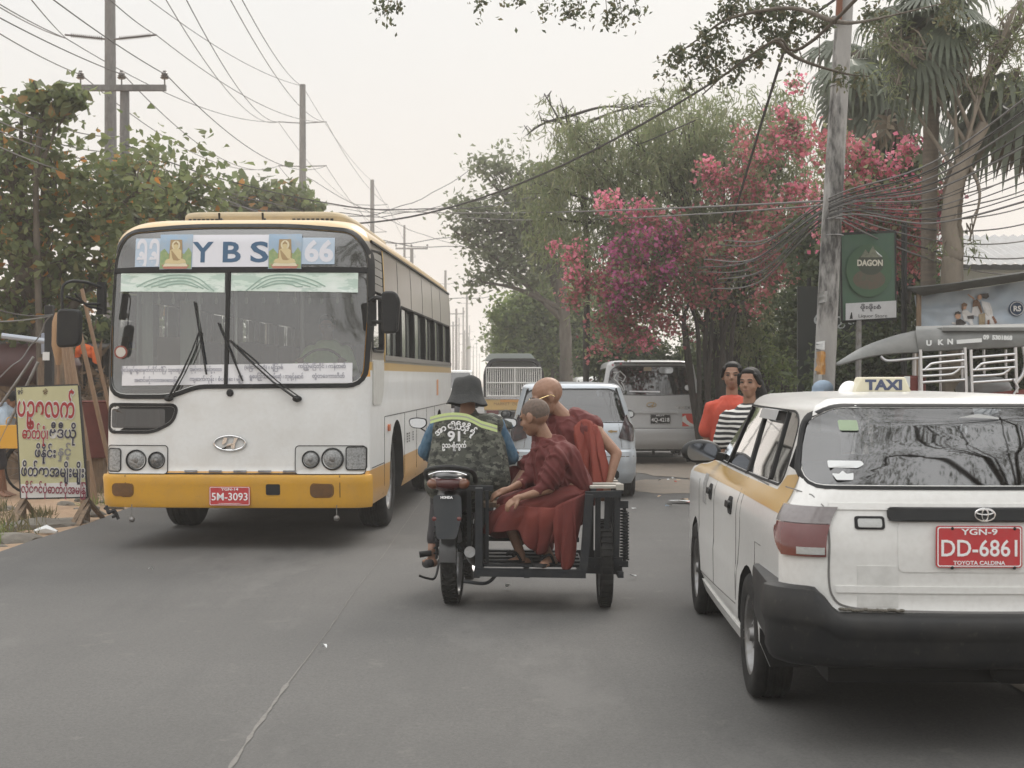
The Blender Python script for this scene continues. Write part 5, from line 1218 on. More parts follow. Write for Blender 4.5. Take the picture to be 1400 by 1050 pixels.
 for a_, e_ in ((Q(712, 780, .03), Q(692, 779, -.03)), (Q(754, 781, -.08), Q(740, 781, -.22))):
  q = MB(); q.M = T; dd = (e_ - a_).normalized(); a2 = a_ - dd * .06; e2 = e_ + dd * .02; sd = q
  z_ = .318; q.capsule((a2.x, a2.y, z_), (e2.x, e2.y, z_), .036, .044); q.v = [(x, y, z_ + max(-.008, min(.012, z - z_))) for x, y, z in q.v]
  so = q.build('sandal', M_['matte'], t)
  q = MB(); q.M = T; x_ = dd.cross(V(0, 0, 1)); m0 = a_.lerp(e_, .60); f = V(m0.x, m0.y, 0); f0 = V((a_.lerp(e_, .98)).x, (a_.lerp(e_, .98)).y, 0)
  for s_ in (-1, 1): q.tube(smoothpath([f - dd * .05 + x_ * s_ * .040 + V(0, 0, .33), f - dd * .005 + x_ * s_ * .032 + V(0, 0, .385), f0 + V(0, 0, .365)]), .010, 6)
  q.build('strap', M_['matte'], so)
 return t
young_monk()
# ------------------------------------------------------------------ the old monk, on the far side of the bench, leaning to him
def old_monk():
 base = Vector((.45, 10.75, 0)); t, T = mesh_person('person', 'bald elderly monk in gold-rimmed glasses and maroon robe, bare arm on sidecar rail', base)
 d = 10.62; Q = lambda x, y, dd=0.: P(x, y, d + dd)
 HM = lookM(Q(748, 543, -.02), (-.92, -.16, -.36), (0, 0, 1)) @ Matrix.Scale(1.22, 4)
 b = MB(); b.M = T @ HM; headparts(b, .98, 1.05); b.M = T
 b.capsule(Q(757, 556, .02), Q(778, 580, .03), .055, .07); b.capsule(Q(750, 590, .14), Q(812, 592, -.04), .075); b.capsule(Q(782, 598, .05), Q(800, 668, .05), .125, .135)
 b.capsule(Q(815, 590, -.05), Q(843, 620, -.10), .050, .040); b.capsule(Q(843, 620, -.10), Q(832, 662, -.18), .040, .026); hand(b, Q(831, 665, -.18), (-.35, -.15, -1), (.5, -.85, 0), 1.0, .9)
 b.capsule(Q(752, 590, .16), Q(722, 636, .12), .048, .038); b.capsule(Q(722, 636, .12), Q(700, 668, .02), .036, .026)
 b.capsule(Q(790, 672, .08), Q(712, 655, .22), .09, .06); b.capsule(Q(712, 655, .22), Q(712, 740, .2), .05, .035); b.capsule(Q(795, 675, .0), Q(735, 700, .25), .09, .06); b.capsule(Q(735, 700, .25), Q(735, 755, .2), .05, .035)
 body = grow_skin(b, 'body', M_['skin2'], t, .0065, 3)
 facebits(t, T @ HM, None)
 gm = mat('gold wire', (.75, .58, .30), .25, .9)
 q = MB(); q.M = T @ HM
 for s_ in (-1, 1):
  q.tube([(s_ * .034 + .024 * math.cos(2 * PI * k / 20), .098, .006 + .019 * math.sin(2 * PI * k / 20)) for k in range(20)], .0028, 6, closed=True); q.tube([(s_ * .058, .096, .010), (s_ * .074, .060, .012), (s_ * .085, -.012, .012), (s_ * .082, -.028, -.006)], .0036, 6)
 q.tube([(-.011, .100, .008), (.011, .100, .008)], .0026, 5); q.build('glasses', gm, t)
 r = MB(); r.M = T
 r.capsule(Q(756, 582, .14), Q(804, 584, .0), .105); r.capsule(Q(776, 596, .05), Q(792, 664, .05), .170, .18); r.capsule(Q(802, 592, -.02), Q(820, 655, -.04), .105, .09); r.capsule(Q(748, 592, .12), Q(748, 630, .12), .115, .10); r.capsule(Q(744, 620, .16), Q(720, 640, .12), .09, .075); r.capsule(Q(786, 570, .05), Q(806, 582, 0), .075, .08); r.ball(Q(765, 575, .04), (.09, .09, .055))
 grow_skin(r, 'upper_robe', robe, t, .0085, 5, folds(9, .024, (.45, 0, -1), 12))
 sp_ = mat('robe with painted sunlight', (.20, .034, .018), .75, n=(6, .6, (.17, .024, .016)), bump=(70, .2))  # brighter robe red: sunlight on the shoulder painted into the cloth colour
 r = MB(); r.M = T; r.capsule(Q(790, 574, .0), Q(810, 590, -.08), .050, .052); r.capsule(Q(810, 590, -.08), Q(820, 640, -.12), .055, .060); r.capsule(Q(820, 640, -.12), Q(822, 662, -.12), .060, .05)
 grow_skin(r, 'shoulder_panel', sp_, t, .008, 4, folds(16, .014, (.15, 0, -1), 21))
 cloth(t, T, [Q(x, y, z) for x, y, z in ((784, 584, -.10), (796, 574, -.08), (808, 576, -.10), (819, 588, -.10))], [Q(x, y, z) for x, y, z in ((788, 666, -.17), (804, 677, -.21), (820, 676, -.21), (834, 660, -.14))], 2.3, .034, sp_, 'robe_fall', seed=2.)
 r = MB(); r.M = T
 r.capsule(Q(790, 672, .08), Q(712, 655, .22), .13, .085); r.capsule(Q(712, 655, .22), Q(716, 712, .22), .09, .08); r.capsule(Q(795, 675, .0), Q(740, 692, .25), .13, .09); r.capsule(Q(740, 692, .25), Q(742, 745, .22), .09, .08); r.capsule(Q(704, 648, .14), Q(708, 668, .12), .07, .06)
 grow_skin(r, 'lower_robe', robe, t, .010, 5, folds(10, .014, (.2, 0, -1), 31))
 return t
old_monk()
# ------------------------------------------------------------------ the other vehicles
def lower(mb, poly, f0, f1): slab(mb, poly, f0, f1, step=.05)
def generic(nm, lab, cat, loc, rz, S, W, L, paint, wins, sidew, wy, wr, cabz, steps=.05):
 """shell with real openings, glass, wheels; wins = rear window outline"""
 car = thing(nm, lab, cat, loc, rz); body = S.body('body', paint, car, steps)
 c = MB(); rows = []
 zs = cabz
 for z in zs:
  yn, yf, ww, r = S.at(z); rows.append([(-ww + .07, yn + .1, z), (ww - .07, yn + .1, z), (ww - .07, min(yf, L - .9) - .1, z), (-ww + .07, min(yf, L - .9) - .1, z)])
 n = len(rows); c.add(sum(rows, []), [(3, 2, 1, 0), tuple(range(4 * n - 4, 4 * n))] + [(j * 4 + i, j * 4 + (i + 1) % 4, (j + 1) * 4 + (i + 1) % 4, (j + 1) * 4 + i) for j in range(n - 1) for i in range(4)])
 cut(body, c, M_['cabin'])
 c = MB(); polycut(wins, 'y', -.3, .8, c); cut(body, c, M_['cabin'])
 for sg in (-1, 1):
  c = MB(); polycut(sidew, 'x', sg * .4, sg * 1.3, c); cut(body, c, M_['cabin'])
 c = MB()
 for y0 in wy:
  for sg in (-1, 1): polycut(archpoly(y0, wr, wr + .04), 'x', sg * (W - .28), sg * 1.2, c)
 cut(body, c, M_['under'])
 q = MB(); fill(q, wins, S.mN(-.004)); q.build('rear_window', M_['dglass'], car)
 q = MB(); frame(q, wins, S.mN, .018, .004, lip=.02); q.build('rear_window_gasket', M_['rubber'], car)
 for sg in (-1, 1):
  q = MB(); fill(q, sidew, S.mS(-.004, sg)); q.build('side_window', M_['sglass'], car); q = MB(); frame(q, sidew, lambda o: S.mS(o, sg), .016, .004, lip=.02); q.build('window_frame', M_['rubber'], car)
 q = MB(); q.box((0, L / 2, wr + .04), (W * 1.4, L - .5, .26)); q.build('chassis', M_['under'], car)
 for y0 in wy:
  for sg in (-1, 1): wheel(car, (sg * (W - .10), y0, wr), wr, .19, out=sg)
 return car
def make_hatch():
 W, L = .845, 3.85
 lv = [(.20, .12, L - .1, W - .05, .2), (.30, .03, L - .02, W - .01, .2), (.50, 0, L, W, .2), (.62, .02, L, W, .2), (.66, .06, L - .02, W - .01, .2), (.85, .08, L - .12, W - .01, .2), (.95, .10, L - .5, W - .03, .2), (1.02, .14, L - .95, W - .06, .2), (1.25, .27, L - 1.4, W - .12, .2), (1.42, .38, L - 1.75, W - .17, .2)]
 lv += roof_levels(1.42, .38, L - 1.75, W - .17, .2, .09, .12, .02)
 S = Skin(lv, .09, .05); p = carpaint('silver blue', (.46, .50, .54), metal=.2, rough=.3)
 wins = roundpoly([(-.70, 1.01), (.70, 1.01), (.60, 1.38), (.50, 1.43), (-.50, 1.43), (-.60, 1.38)], [.06, .06, .08, .1, .1, .08])
 side = roundpoly([(.55, 1.06), (2.9, 1.04), (2.3, 1.40), (.8, 1.42)], .1)
 car = generic('hatchback_car', 'silver blue hatchback with dark triangular tail lamps driving ahead of the monks', 'car', (.795, 19.0, 0), -R(.5), S, W, L, p, wins, side, (.66, 3.12), .30, (.75, 1.0, 1.1, 1.3, 1.45))
 for sg in (-1, 1):
  lp = roundpoly([(sg * .60, .80), (sg * .80, .74), (sg * .82, .90), (sg * .735, 1.10), (sg * .70, 1.10), (sg * .60, .82)], .03)
  q = MB(); slab(q, lp, S.mN(0), S.mN(.014), step=.03, c=(sg * .72, .86)); q.build('tail_lamp', mat('smoked red lens', (.035, .030, .034), .12, coat=.6, n=(12, .5, (.09, .03, .03))) if sg < 0 else bpy.data.materials['smoked red lens'], car)
  q = MB(); slab(q, [(sg * .755, 1.0), (sg * .80, .955), (sg * .73, 1.10), (sg * .715, 1.10)], S.mN(.01), S.mN(.018), c=(sg * .75, 1.03)); q.build('turn_lens', M_['clearlens'], car)
  mm = MB(); mm.ball((sg * .90, 2.5, 1.05), (.085, .06, .065)); mr = mm.build('door_mirror', M_['black'], car); q = MB(); q.prism(rrect(0, 0, .12, .08, .03), .004, M=FR(sg * .90, 2.44, 1.05)); q.build('mirror_glass', M_['mirror'], mr)
  q = MB(); bar(q, line((1.05, .5), (1.05, 1.05), 6), lambda o: S.mS(o, sg), .008, .003); bar(q, line((2.0, .35), (2.0, 1.05), 6), lambda o: S.mS(o, sg), .008, .003); q.build('door_seam', M_['seamw'], car)
 q = MB(); bar(q, line((-.80, .655), (.80, .655), 30), S.mN, .008, .003); bar(q, line((-.80, .56), (.80, .56), 20), S.mN, .012, .004); bar(q, line((-.64, .67), (-.60, .98), 6), S.mN, .007, .003); bar(q, line((.64, .67), (.60, .98), 6), S.mN, .007, .003); q.build('tailgate_seam', M_['seamw'], car)
 q = MB(); slab(q, rrect(0, .32, 1.2, .12, .04), S.mN(0), S.mN(.01)); q.build('rear_valance', M_['black'], car)
 q = MB(); q.M = FR(.52, S.near(.5, .89) - .005, .885); q.box((0, 0, .004), (.12, .02, .006)); q.box((-.02, .0, .006), (.03, .035, .006)); q.build('model_badge', mat('brass badge', (.5, .36, .18), .3, .8), car)
 plate(car, FR(0, S.near(0, .74) - .012, .76), .36, .16, 'YGN', '7K-5924', None, 'matte')
 q = MB(); q.box((-.35, 1.9, .95), (.48, .14, .75)); q.build('front_seat', M_['seat'], car, bevel=.04); q = MB(); q.box((.35, 1.9, .95), (.48, .14, .75)); q.build('front_seat', M_['seat'], car, bevel=.04); q = MB(); q.box((0, 1.0, .90), (1.2, .14, .6)); q.build('rear_seat', M_['seat'], car, bevel=.04)
 return car
make_hatch()
def make_van():
 W, L = .91, 4.9
 lv = [(.28, .10, L - .1, W - .05, .15), (.40, .0, L, W, .14), (.60, -.03, L, W, .14), (.655, -.02, L, W, .14), (.665, .03, L, W, .14), (1.0, .05, L - .1, W, .15), (1.25, .07, L - .75, W - .01, .16), (1.5, .13, L - 1.2, W - .05, .17), (1.78, .20, L - 1.7, W - .10, .18)]
 lv += roof_levels(1.78, .20, L - 1.7, W - .10, .18, .11, .12, .02)
 S = Skin(lv, .05, .02); p = carpaint('silver', (.52, .53, .54), metal=.2, rough=.33)
 wins = roundpoly([(-.80, 1.29), (0, 1.265), (.80, 1.29), (.72, 1.72), (.62, 1.78), (-.62, 1.78), (-.72, 1.72)], [.06, .5, .06, .05, .1, .1, .05])
 side = roundpoly([(.45, 1.33), (3.5, 1.30), (2.9, 1.73), (.5, 1.75)], .08)
 car = generic('passenger_van', 'silver passenger van with black number plate and red striped reflector parked by the trees', 'van', (2.53, 26.5, 0), -R(1), S, W, L, p, wins, side, (.95, 4.1), .33, (.9, 1.2, 1.3, 1.6, 1.82))
 for sg in (-1, 1):
  for z0, z1, mk in ((1.02, 1.30, 'redlens'), (.94, 1.02, 'clearlens'), (.77, .94, 'redlens')):
   q = MB(); slab(q, [(sg * .80, z0), (sg * .893, z0), (sg * .885, z1), (sg * .81, z1)], S.mN(0), S.mN(.02), c=(sg * .845, (z0 + z1) / 2), step=.03); q.build('tail_lamp', M_[mk], car)
  q = MB(); slab(q, rrect(sg * .84, .70, .10, .12, .02), S.mN(0), S.mN(.02)); q.build('reflector', M_['chrome'], car)
  mm = MB(); mm.ball((sg * 1.0, 3.4, 1.3), (.09, .06, .12)); mm.build('door_mirror', M_['black'], car)
 q = MB(); bar(q, line((-.80, .665), (.80, .665), 30), S.mN, .014, .003); bar(q, line((-.79, .68), (-.79, 1.25), 8), S.mN, .009, .003); bar(q, line((.79, .68), (.79, 1.25), 8), S.mN, .009, .003); q.build('tailgate_seam', M_['seamw'], car)
 q = MB(); slab(q, rrect(-.02, .955, 1.0, .05, .02), S.mN(0), S.mN(.035)); q.build('tailgate_handle', p, car, bevel=.01)
 q = MB(); slab(q, rrect(0, 1.10, 1.3, .012, .005), S.mN(0), S.mN(.004)); q.build('tailgate_crease', p, car)
 q = MB(); slab(q, rrect(0, 1.85, 1.35, .03, .012), S.mN(.06), S.mN(.12)); q.build('roof_spoiler', M_['black'], car)
 plate(car, FR(.16, S.near(.16, .83) - .012, .76 + .07), .37, .18, 'MDY', '4Q-4218', None, 'matte')
 wp = mat('reflector white', (.65, .65, .63), .4)
 q = MB(); slab(q, [(.56, .70), (.80, .70), (.80, .93), (.56, .93)], S.mN(0), S.mN(.004)); rs = q.build('reflector_sticker', mat('reflector red', (.55, .065, .04), .4), car)
 for poly in ([(.56, .87), (.56, .79), (.63, .74), (.70, .70), (.78, .70), (.80, .72), (.71, .76), (.63, .83), (.62, .90)], ):
  q = MB(); slab(q, poly, S.mN(.004), S.mN(.006), c=(.655, .775)); q.build('reflector_stripe', wp, rs)
 M0 = FR(0, S.near(0, 1.1) - .01, 1.09); q = MB(); q.M = M0; q.tube([(.085 * math.cos(2 * PI * k / 30), .042 * math.sin(2 * PI * k / 30), .004) for k in range(30)], .007, 6, closed=True); q.prism([(-.05, -.03), (-.03, -.03), (-.01, -.004), (.02, 0), (.03, .03), (.05, .03), (.03, -.03), (.01, -.03), (.0, -.012), (-.02, -.015)], .006); q.build('maker_badge', mat('brass badge', (.5, .36, .18), .3, .8) if 'brass badge' not in bpy.data.materials else bpy.data.materials['brass badge'], car)
 text('STAREX', .075, M_['chrome'], car, FR(.55, S.near(.55, 1.03) - .004, 1.035), width=.32)
 text('HYUNDAI', .075, M_['chrome'], car, FR(-.55, S.near(.55, 1.03) - .004, 1.035), width=.30)
 # stickers and wiper on the glass
 st = M_['stick']
 outl = [(-.62, 1.66), (-.56, 1.70), (-.50, 1.64), (-.46, 1.60), (-.50, 1.52), (-.54, 1.50), (-.50, 1.44), (-.48, 1.36), (-.51, 1.34), (-.54, 1.42), (-.58, 1.46), (-.62, 1.52), (-.67, 1.56), (-.66, 1.60)]
 q = MB(); bar(q, outl + [outl[0]], S.mN, .018, .003, lip=.0); bar(q, [(-.60, 1.60), (-.53, 1.57), (-.58, 1.54), (-.52, 1.53)], S.mN, .012, .003, lip=0); q.build('window_sticker', st, car)
 q = MB(); bar(q, [(-.68, 1.675), (-.60, 1.675)], S.mN, .025, .003, lip=0); q.build('window_sticker', st, car)
 q = MB(); bar(q, line((-.40, 1.335), (.16, 1.325), 6), S.mN, .022, .02, lip=0); q.build('rear_wiper', M_['alu'], car)
 q = MB(); slab(q, [(.66 + .05 * math.cos(2 * PI * k / 14), 1.40 + .05 * math.sin(2 * PI * k / 14)) for k in range(14)], S.mN(0), S.mN(.003), step=.2); q.build('window_sticker', st, car)
 q = MB(); q.prism(rrect(0, 0, .26, .12, .05), .03, M=FR(.27, .16, 1.72)); q.build('rear_mirror', M_['mirror'], car)
 q = MB(); slab(q, rrect(-.06, 1.74, .14, .07, .01), S.mN(0), S.mN(.02)); q.build('number_lamp', mat('cream lens', (.55, .45, .32), .4), car)
 for x in (-.35, .35):
  q = MB(); q.box((x, 2.2, 1.2), (.5, .15, .85)); q.build('seat', M_['seat'], car, bevel=.04)
 return car
make_van()
def make_pickup():
 t = thing('caged_pickup', 'passenger pickup truck with white barred tailgate cage and yellow tail under black hood', 'pickup', (.05, 43, 0), 0)
 p = carpaint('pickup grey', (.42, .43, .42)); yl = mat('yellow tail', (.52, .34, .12), .5, n=(6, .4, (.4, .28, .12))); wh = mat('cage white', (.62, .61, .58), .5)
 q = MB(); q.prism([(-.86, .5), (.86, .5), (.88, .95), (-.88, .95)], 2.4, M=Matrix.Translation((0, 2.4, 0)) @ Matrix.Rotation(R(90), 4, 'X')); q.build('bed', p, t, bevel=.03)
 q = MB(); q.prism(roundpoly([(-.80, 1.0), (-.86, 1.65), (-.70, 2.05), (.70, 2.05), (.86, 1.65), (.80, 1.0)], .22), 1.5, M=Matrix.Translation((0, 4.1, 0)) @ Matrix.Rotation(R(90), 4, 'X')); q.build('cab', p, t, bevel=.03)
 # canopy: a shell over the bed
 A = roundpoly([(-.88, .95), (-.90, 1.75), (-.70, 2.14), (.70, 2.14), (.90, 1.75), (.88, .95)], [.02, .35, .3, .3, .35, .02]); B = [(x * .92, .95 + (z - .95) * .93) for x, z in A]; n = len(A)
 q = MB(); vs = [(x, 0, z) for x, z in A] + [(x, 0, z) for x, z in B] + [(x, 2.5, z) for x, z in A] + [(x, 2.5, z) for x, z in B]; i0 = [i for i in range(n - 1) if not (A[i][1] < .97 and A[i + 1][1] < .97)]
 fs = []
 for i in i0: fs += [(i, i + 1, n + i + 1, n + i), (2 * n + i, 2 * n + i + 1, i + 1, i), (n + i, n + i + 1, 3 * n + i + 1, 3 * n + i)]
 q.add(vs, fs); q.build('canopy', M_['matte'], t)
 q = MB(); q.prism(roundpoly([(-.80, 2.08), (-.62, 2.30), (.62, 2.30), (.80, 2.08)], .08), 2.2, M=Matrix.Translation((-.10, 3.3, 0)) @ Matrix.Rotation(R(90), 4, 'X')); q.build('roof_load', mat('grey green cloth', (.28, .31, .29), .8), t, bevel=.05)
 for z in (1.03, 1.42, 1.86):
  q = MB(); q.tube([(-.80, -.06, z), (.80, -.06, z)], .022, 6); q.build('cage_rail', wh, t)
 for k in range(26):
  x = -.80 + 1.6 * k / 25; q = MB(); q.tube([(x, -.05, 1.02), (x, -.05, 1.86)], .015 if k != 13 else .03, 6); q.build('cage_bar', wh, t)
 q = MB(); q.box((0, -.02, .80), (1.74, .06, .38)); tg = q.build('tailgate', yl, t, bevel=.02)
 q = MB(); q.box((0, -.05, .97), (1.76, .05, .07)); q.build('tailgate_rail', M_['chrome'], t)
 text('MARKET  DELIVER', .12, mat('faded brown letters', (.22, .12, .05), .6), tg, FR(-.08, -.052, .80), width=1.0)
 q = MB(); q.box((.0, -.055, .90), (.8, .01, .09)); q.build('orange_panel', mat('orange panel', (.58, .27, .06), .5), tg)
 for x in (-.62, .62):
  q = MB(); q.box((x, -.04, .55), (.36, .05, .12)); q.build('tail_lamp', M_['redlens'], t, bevel=.01)
 q = MB(); q.box((0, -.12, .44), (1.7, .12, .08)); q.box((0, .1, .36), (1.2, .3, .16)); q.build('step_bumper', M_['chrome'], t, bevel=.01)
 q = MB(); q.box((.15, 1.0, .42), (.9, 3, .3)); q.build('chassis', M_['under'], t)
 for y0 in (.8, 3.6):
  for sg in (-1, 1): wheel(t, (sg * .72, y0, .33), .33, .2, out=sg)
 for x in (-.5, .5):
  q = MB(); q.box((x, 1.1, 1.1), (.4, 1.8, .1)); q.build('bench', M_['seat'], t)
 for x in (-.55, .55): q = MB(); q.box((x, 2.48, 1.5), (.5, .02, .5)); q.build('cab_window', M_['dglass'], t)
 return t
make_pickup()
def simple_car(nm, lab, cat, loc, rz, col, Hh, W, L, front=False, red=False):
 lv = [(.25, .1, L - .1, W - .04, .15), (.4, 0, L, W, .15), (.9, .04, L - .1, W, .15), (1.0, .12, L - .5, W - .03, .15), (Hh - .12, .45, L - 1.2, W - .14, .15)]
 lv += roof_levels(Hh - .12, .45, L - 1.2, W - .14, .15, .09, .1, .02)
 S = Skin(lv, .06, .02); t = thing(nm, lab, cat, loc, rz); S.body('body', carpaint(nm + ' paint', col), t, .08)
 wz = roundpoly([(-W + .14, 1.02), (W - .14, 1.02), (W - .24, Hh - .14), (-W + .24, Hh - .14)], .08)
 q = MB(); slab(q, wz, S.mN(0), S.mN(.006)); q.build('windscreen' if front else 'rear_window', M_['dscreen'], t)
 for sg in (-1, 1):
  q = MB(); slab(q, [(.5, 1.04), (L - 1.3, 1.04), (L - 1.6, Hh - .14), (.8, Hh - .14)], S.mS(0, sg), S.mS(.006, sg)); q.build('side_window', M_['dscreen'], t)
  for y0 in (.8, L - .8): wheel(t, (sg * (W - .1), y0, .3), .3, .18, out=sg)
  q = MB(); slab(q, rrect(sg * (W - .17), .8, .22, .18, .03), S.mN(0), S.mN(.012)); q.build('headlight' if front else 'tail_lamp', M_['lamp'] if front else M_['redlens'], t)
  if red: q = MB(); slab(q, [(sg * (W - .09), 1.02), (sg * (W - .02), 1.02), (sg * (W - .16), Hh - .16), (sg * (W - .22), Hh - .16)], S.mN(0), S.mN(.012)); q.build('tail_lamp', M_['redlens'], t)
 q = MB(); slab(q, rrect(0, .62, .5, .12, .02), S.mN(0), S.mN(.01)); q.build('grille' if front else 'number_plate', M_['black'], t)
 return t
M_['dscreen'] = mat('dark screen', (.02, .024, .028), .06, spec=1.0, coat=.5)
simple_car('estate_car', 'white estate with tall red tail lamps, only its roof showing past the silver van', 'car', (2.35, 37, 0), 0, (.62, .62, .60), 1.62, .84, 4.2, red=True)
simple_car('van', 'small white van far down the road coming beside the bus', 'van', (-2.75, 74, 0), 0, (.66, .66, .64), 1.95, .85, 4.2, front=True)
# far scooter rider, half hidden by the hat
def far_rider():
 base = Vector((-1.02, 31, 0))
 t = thing('scooter', 'distant scooter glimpsed beyond the bucket hat', 'scooter', base)
 for y in (-.6, .6):
  q = MB(); q.lathe([(.2, -.04), (.28, -.04), (.28, .04), (.2, .04), (.2, -.04)], 24, M=Matrix.Translation((0, y, .28)) @ Matrix.Rotation(R(90), 4, 'Y'), cap=False); q.build('wheel', M_['tyre'], t)
 q = MB(); q.ball((0, -.45, .62), (.14, .4, .2)); q.ball((0, .45, .7), (.2, .15, .35)); q.box((0, 0, .4), (.2, .8, .1)); q.build('body', M_['black'], t, bevel=.02)
 q = MB(); q.tube([(-.33, .35, 1.0), (0, .45, 1.02), (.33, .35, 1.0)], .02); q.build('handlebar', M_['black'], t)
 t2 = thing('person', 'distant scooter rider in pale helmet and dark jacket', 'person', base)
 b = MB(); b.M = Matrix.Translation((0, -.15, 1.42)); headparts(b); b.M = None; b.capsule((0, -.15, 1.32), (0, -.2, 1.2), .06); b.capsule((0, -.2, 1.15), (0, -.3, .85), .15, .16)
 for s_ in (-1, 1): b.capsule((s_ * .18, -.2, 1.18), (s_ * .25, .08, 1.0), .05); b.capsule((s_ * .25, .08, 1.0), (s_ * .28, .33, 1.02), .04); b.capsule((s_ * .1, -.3, .8), (s_ * .16, .2, .75), .09, .07); b.capsule((s_ * .16, .2, .75), (s_ * .14, .1, .38), .06, .05)
 grow_skin(b, 'body', M_['skin'], t2, .02, 2)
 b = MB(); b.capsule((0, -.2, 1.15), (0, -.3, .82), .19, .2)
 for s_ in (-1, 1): b.capsule((s_ * .18, -.2, 1.18), (s_ * .25, .08, 1.0), .075); b.capsule((s_ * .25, .08, 1.0), (s_ * .27, .25, 1.02), .06)
 grow_skin(b, 'jacket', mat('dark jacket', (.05, .05, .055), .8), t2, .02, 3)
 b = MB(); b.ball((0, -.16, 1.46), (.135, .155, .14)); b.build('helmet', mat('pale helmet', (.52, .56, .58), .3, coat=.5), t2)
far_rider()
# ------------------------------------------------------------------ three-wheeled taxi with its canopy, behind the white taxi
def make_trishaw():
 d = 13.0; o = P(1310, HZ, d); base = Vector((o.x, d, 0)); t = thing('three_wheel_taxi', 'dark red three-wheel taxi with grey canopy lettered UKN and bent steel rails', 'trishaw', base); T = Matrix.Translation(-base)
 Q = lambda x, y, dd=0.: P(x, y, d + dd)
 cm = mat('canopy grey', (.16, .165, .16), .7, n=(5, .6, (.24, .24, .23)), bump=(8, .3)); redm = mat('dark red panel', (.16, .028, .022), .5, n=(8, .4, (.09, .03, .025)))
 def W_(nm, fn, m_, par=t, **k):
  q = MB(); q.M = T; fn(q); return q.build(nm, m_, par, **k)
 # canopy: valance facing the road, roof slab, and the drooping peak at the front
 W_('canopy_valance', lambda q: q.add([Q(1252, 452, .1), Q(1420, 448, .1), Q(1420, 472, 0), Q(1256, 480, 0), Q(1252, 446, .5), Q(1420, 442, .5)], [(0, 1, 2, 3), (4, 5, 1, 0)]), cm).modifiers.new('s', 'SOLIDIFY').thickness = .02
 def peak(q):
  top = smoothpath([Q(1143, 496, .15), Q(1180, 474, .15), (Q(1225, 458, .15)), Q(1256, 452, .15)]); bot = smoothpath([Q(1143, 498, 0), Q(1185, 487, 0), Q(1225, 482, 0), Q(1257, 481, 0)]); bk = smoothpath([Q(1160, 494, 1.2), Q(1200, 474, 1.2), Q(1240, 458, 1.2), Q(1270, 452, 1.2)]); n = len(top)
  q.add(bot + top + bk, [(i, i + 1, n + i + 1, n + i) for i in range(n - 1)] + [(n + i, n + i + 1, 2 * n + i + 1, 2 * n + i) for i in range(n - 1)])
 W_('canopy_peak', peak, cm).modifiers.new('s', 'SOLIDIFY').thickness = .02
 val = bpy.data.objects['canopy_valance']
 for ch, x, y in (('U', 1270, 469), ('K', 1285.5, 468), ('N', 1299, 467)): text(ch, .062, M_['stick'], val, Matrix.Translation(Q(x, y, -.025) - base) @ Matrix.Rotation(R(90), 4, 'X'), bold=.0035, sx=1.1)
 text('09  5301868', .052, M_['stick'], val, Matrix.Translation(Q(1364, 461.5, -.0) - base) @ Matrix.Rotation(R(1.5), 4, 'Y') @ Matrix.Rotation(R(90), 4, 'X'), width=.26, bold=.003)
 W_('pale_strip', lambda q: q.beam(Q(1308, 467.5, -.02), Q(1342, 465, -.02), .01, .035), M_['stick'], val)
 def tb(pts, r=.013, nm='rail'): W_(nm, lambda q: q.tube([Q(*p) for p in pts], r, 8), M_['alu'])
 for (xa, xb) in ((1258, 1319), (1327, 1388)):
  dz = (xa - 1258) * -.03
  tb([(xa, 478, 0), (xa + 2, 540, 0)], .016, 'rail_post'); tb([(xb, 475, 0), (xb + 2, 537, 0)], .016, 'rail_post')
  tb([(xa, 489, 0), (xb, 484, 0)]); tb([(xa, 523, 0), (xb, 519, 0)])
  tb([tuple(p) for p in smoothpath([(xa + 7, 505, 0), (xa + 12, 500, 0), (xa + 20, 496.5, 0), (xb, 492.5, 0)])]); tb([(xa, 506, 0), (xb, 502, 0)])
  tb([tuple(p) for p in smoothpath([(xa, 514.5, 0), (xb - 22, 512, 0), (xb - 12, 508, 0), (xb - 7, 503.5, 0)])])
 tb([tuple(p) for p in smoothpath([(1204, 487, 0), (1209, 491.5, 0), (1218, 493, 0), (1256, 489.5, 0)])]); tb([tuple(p) for p in smoothpath([(1399, 474, 0), (1402, 495, 0), (1398, 512, 0), (1389, 524, 0)])], .018)
 tb([(1385, 518, -.02), (1392, 530, -.02), (1386, 539, -.02)], .012)
 for k in range(4): tb([(1285 + 30 * k, 478, .9), (1286 + 30 * k, 545, .9)], .012, 'rail_post')
 W_('body_panel', lambda q: q.add([Q(1318, 541, .02), Q(1440, 528, .02), Q(1440, 640, .02), Q(1318, 640, .02), Q(1318, 541, 1.0), Q(1440, 528, 1.0), Q(1440, 640, 1.), Q(1318, 640, 1.)], [(0, 1, 2, 3), (4, 5, 1, 0), (7, 6, 5, 4), (0, 3, 7, 4), (1, 5, 6, 2), (3, 2, 6, 7)]), redm)
 W_('front_panel', lambda q: q.box(tuple(Q(1244, 545, .3)), (.16, .5, .42)), redm, bevel=.02)
 W_('cab_plate', lambda q: q.box(tuple(Q(1240, 522, .04)), (.05, .02, .10)), M_['stick'])
 W_('bench', lambda q: q.box(tuple(Q(1330, 560, .55)), (1.0, .7, .12)), M_['seat'], bevel=.03)
 W_('chassis', lambda q: q.box((base.x - .1, base.y + .5, .45), (2.0, .9, .25)), M_['under'], bevel=.03)
 q = MB(); q.M = T; q.ball(Q(1345, 530, .3), (.26, .12, .11)); q.ball(Q(1330, 528, .25), (.12, .1, .10)); grow_skin(q, 'cloth_bundle', mat('pale bundle', (.34, .35, .35), .8), t, .02, 2, folds(8, .02, (1, 0, .2), 2))
 for dx, dy in ((.75, .15), (.75, .85), (-.95, .5)): wheel(t, (dx, dy, .30), .30, .13, out=-1 if dx > 0 else 1)
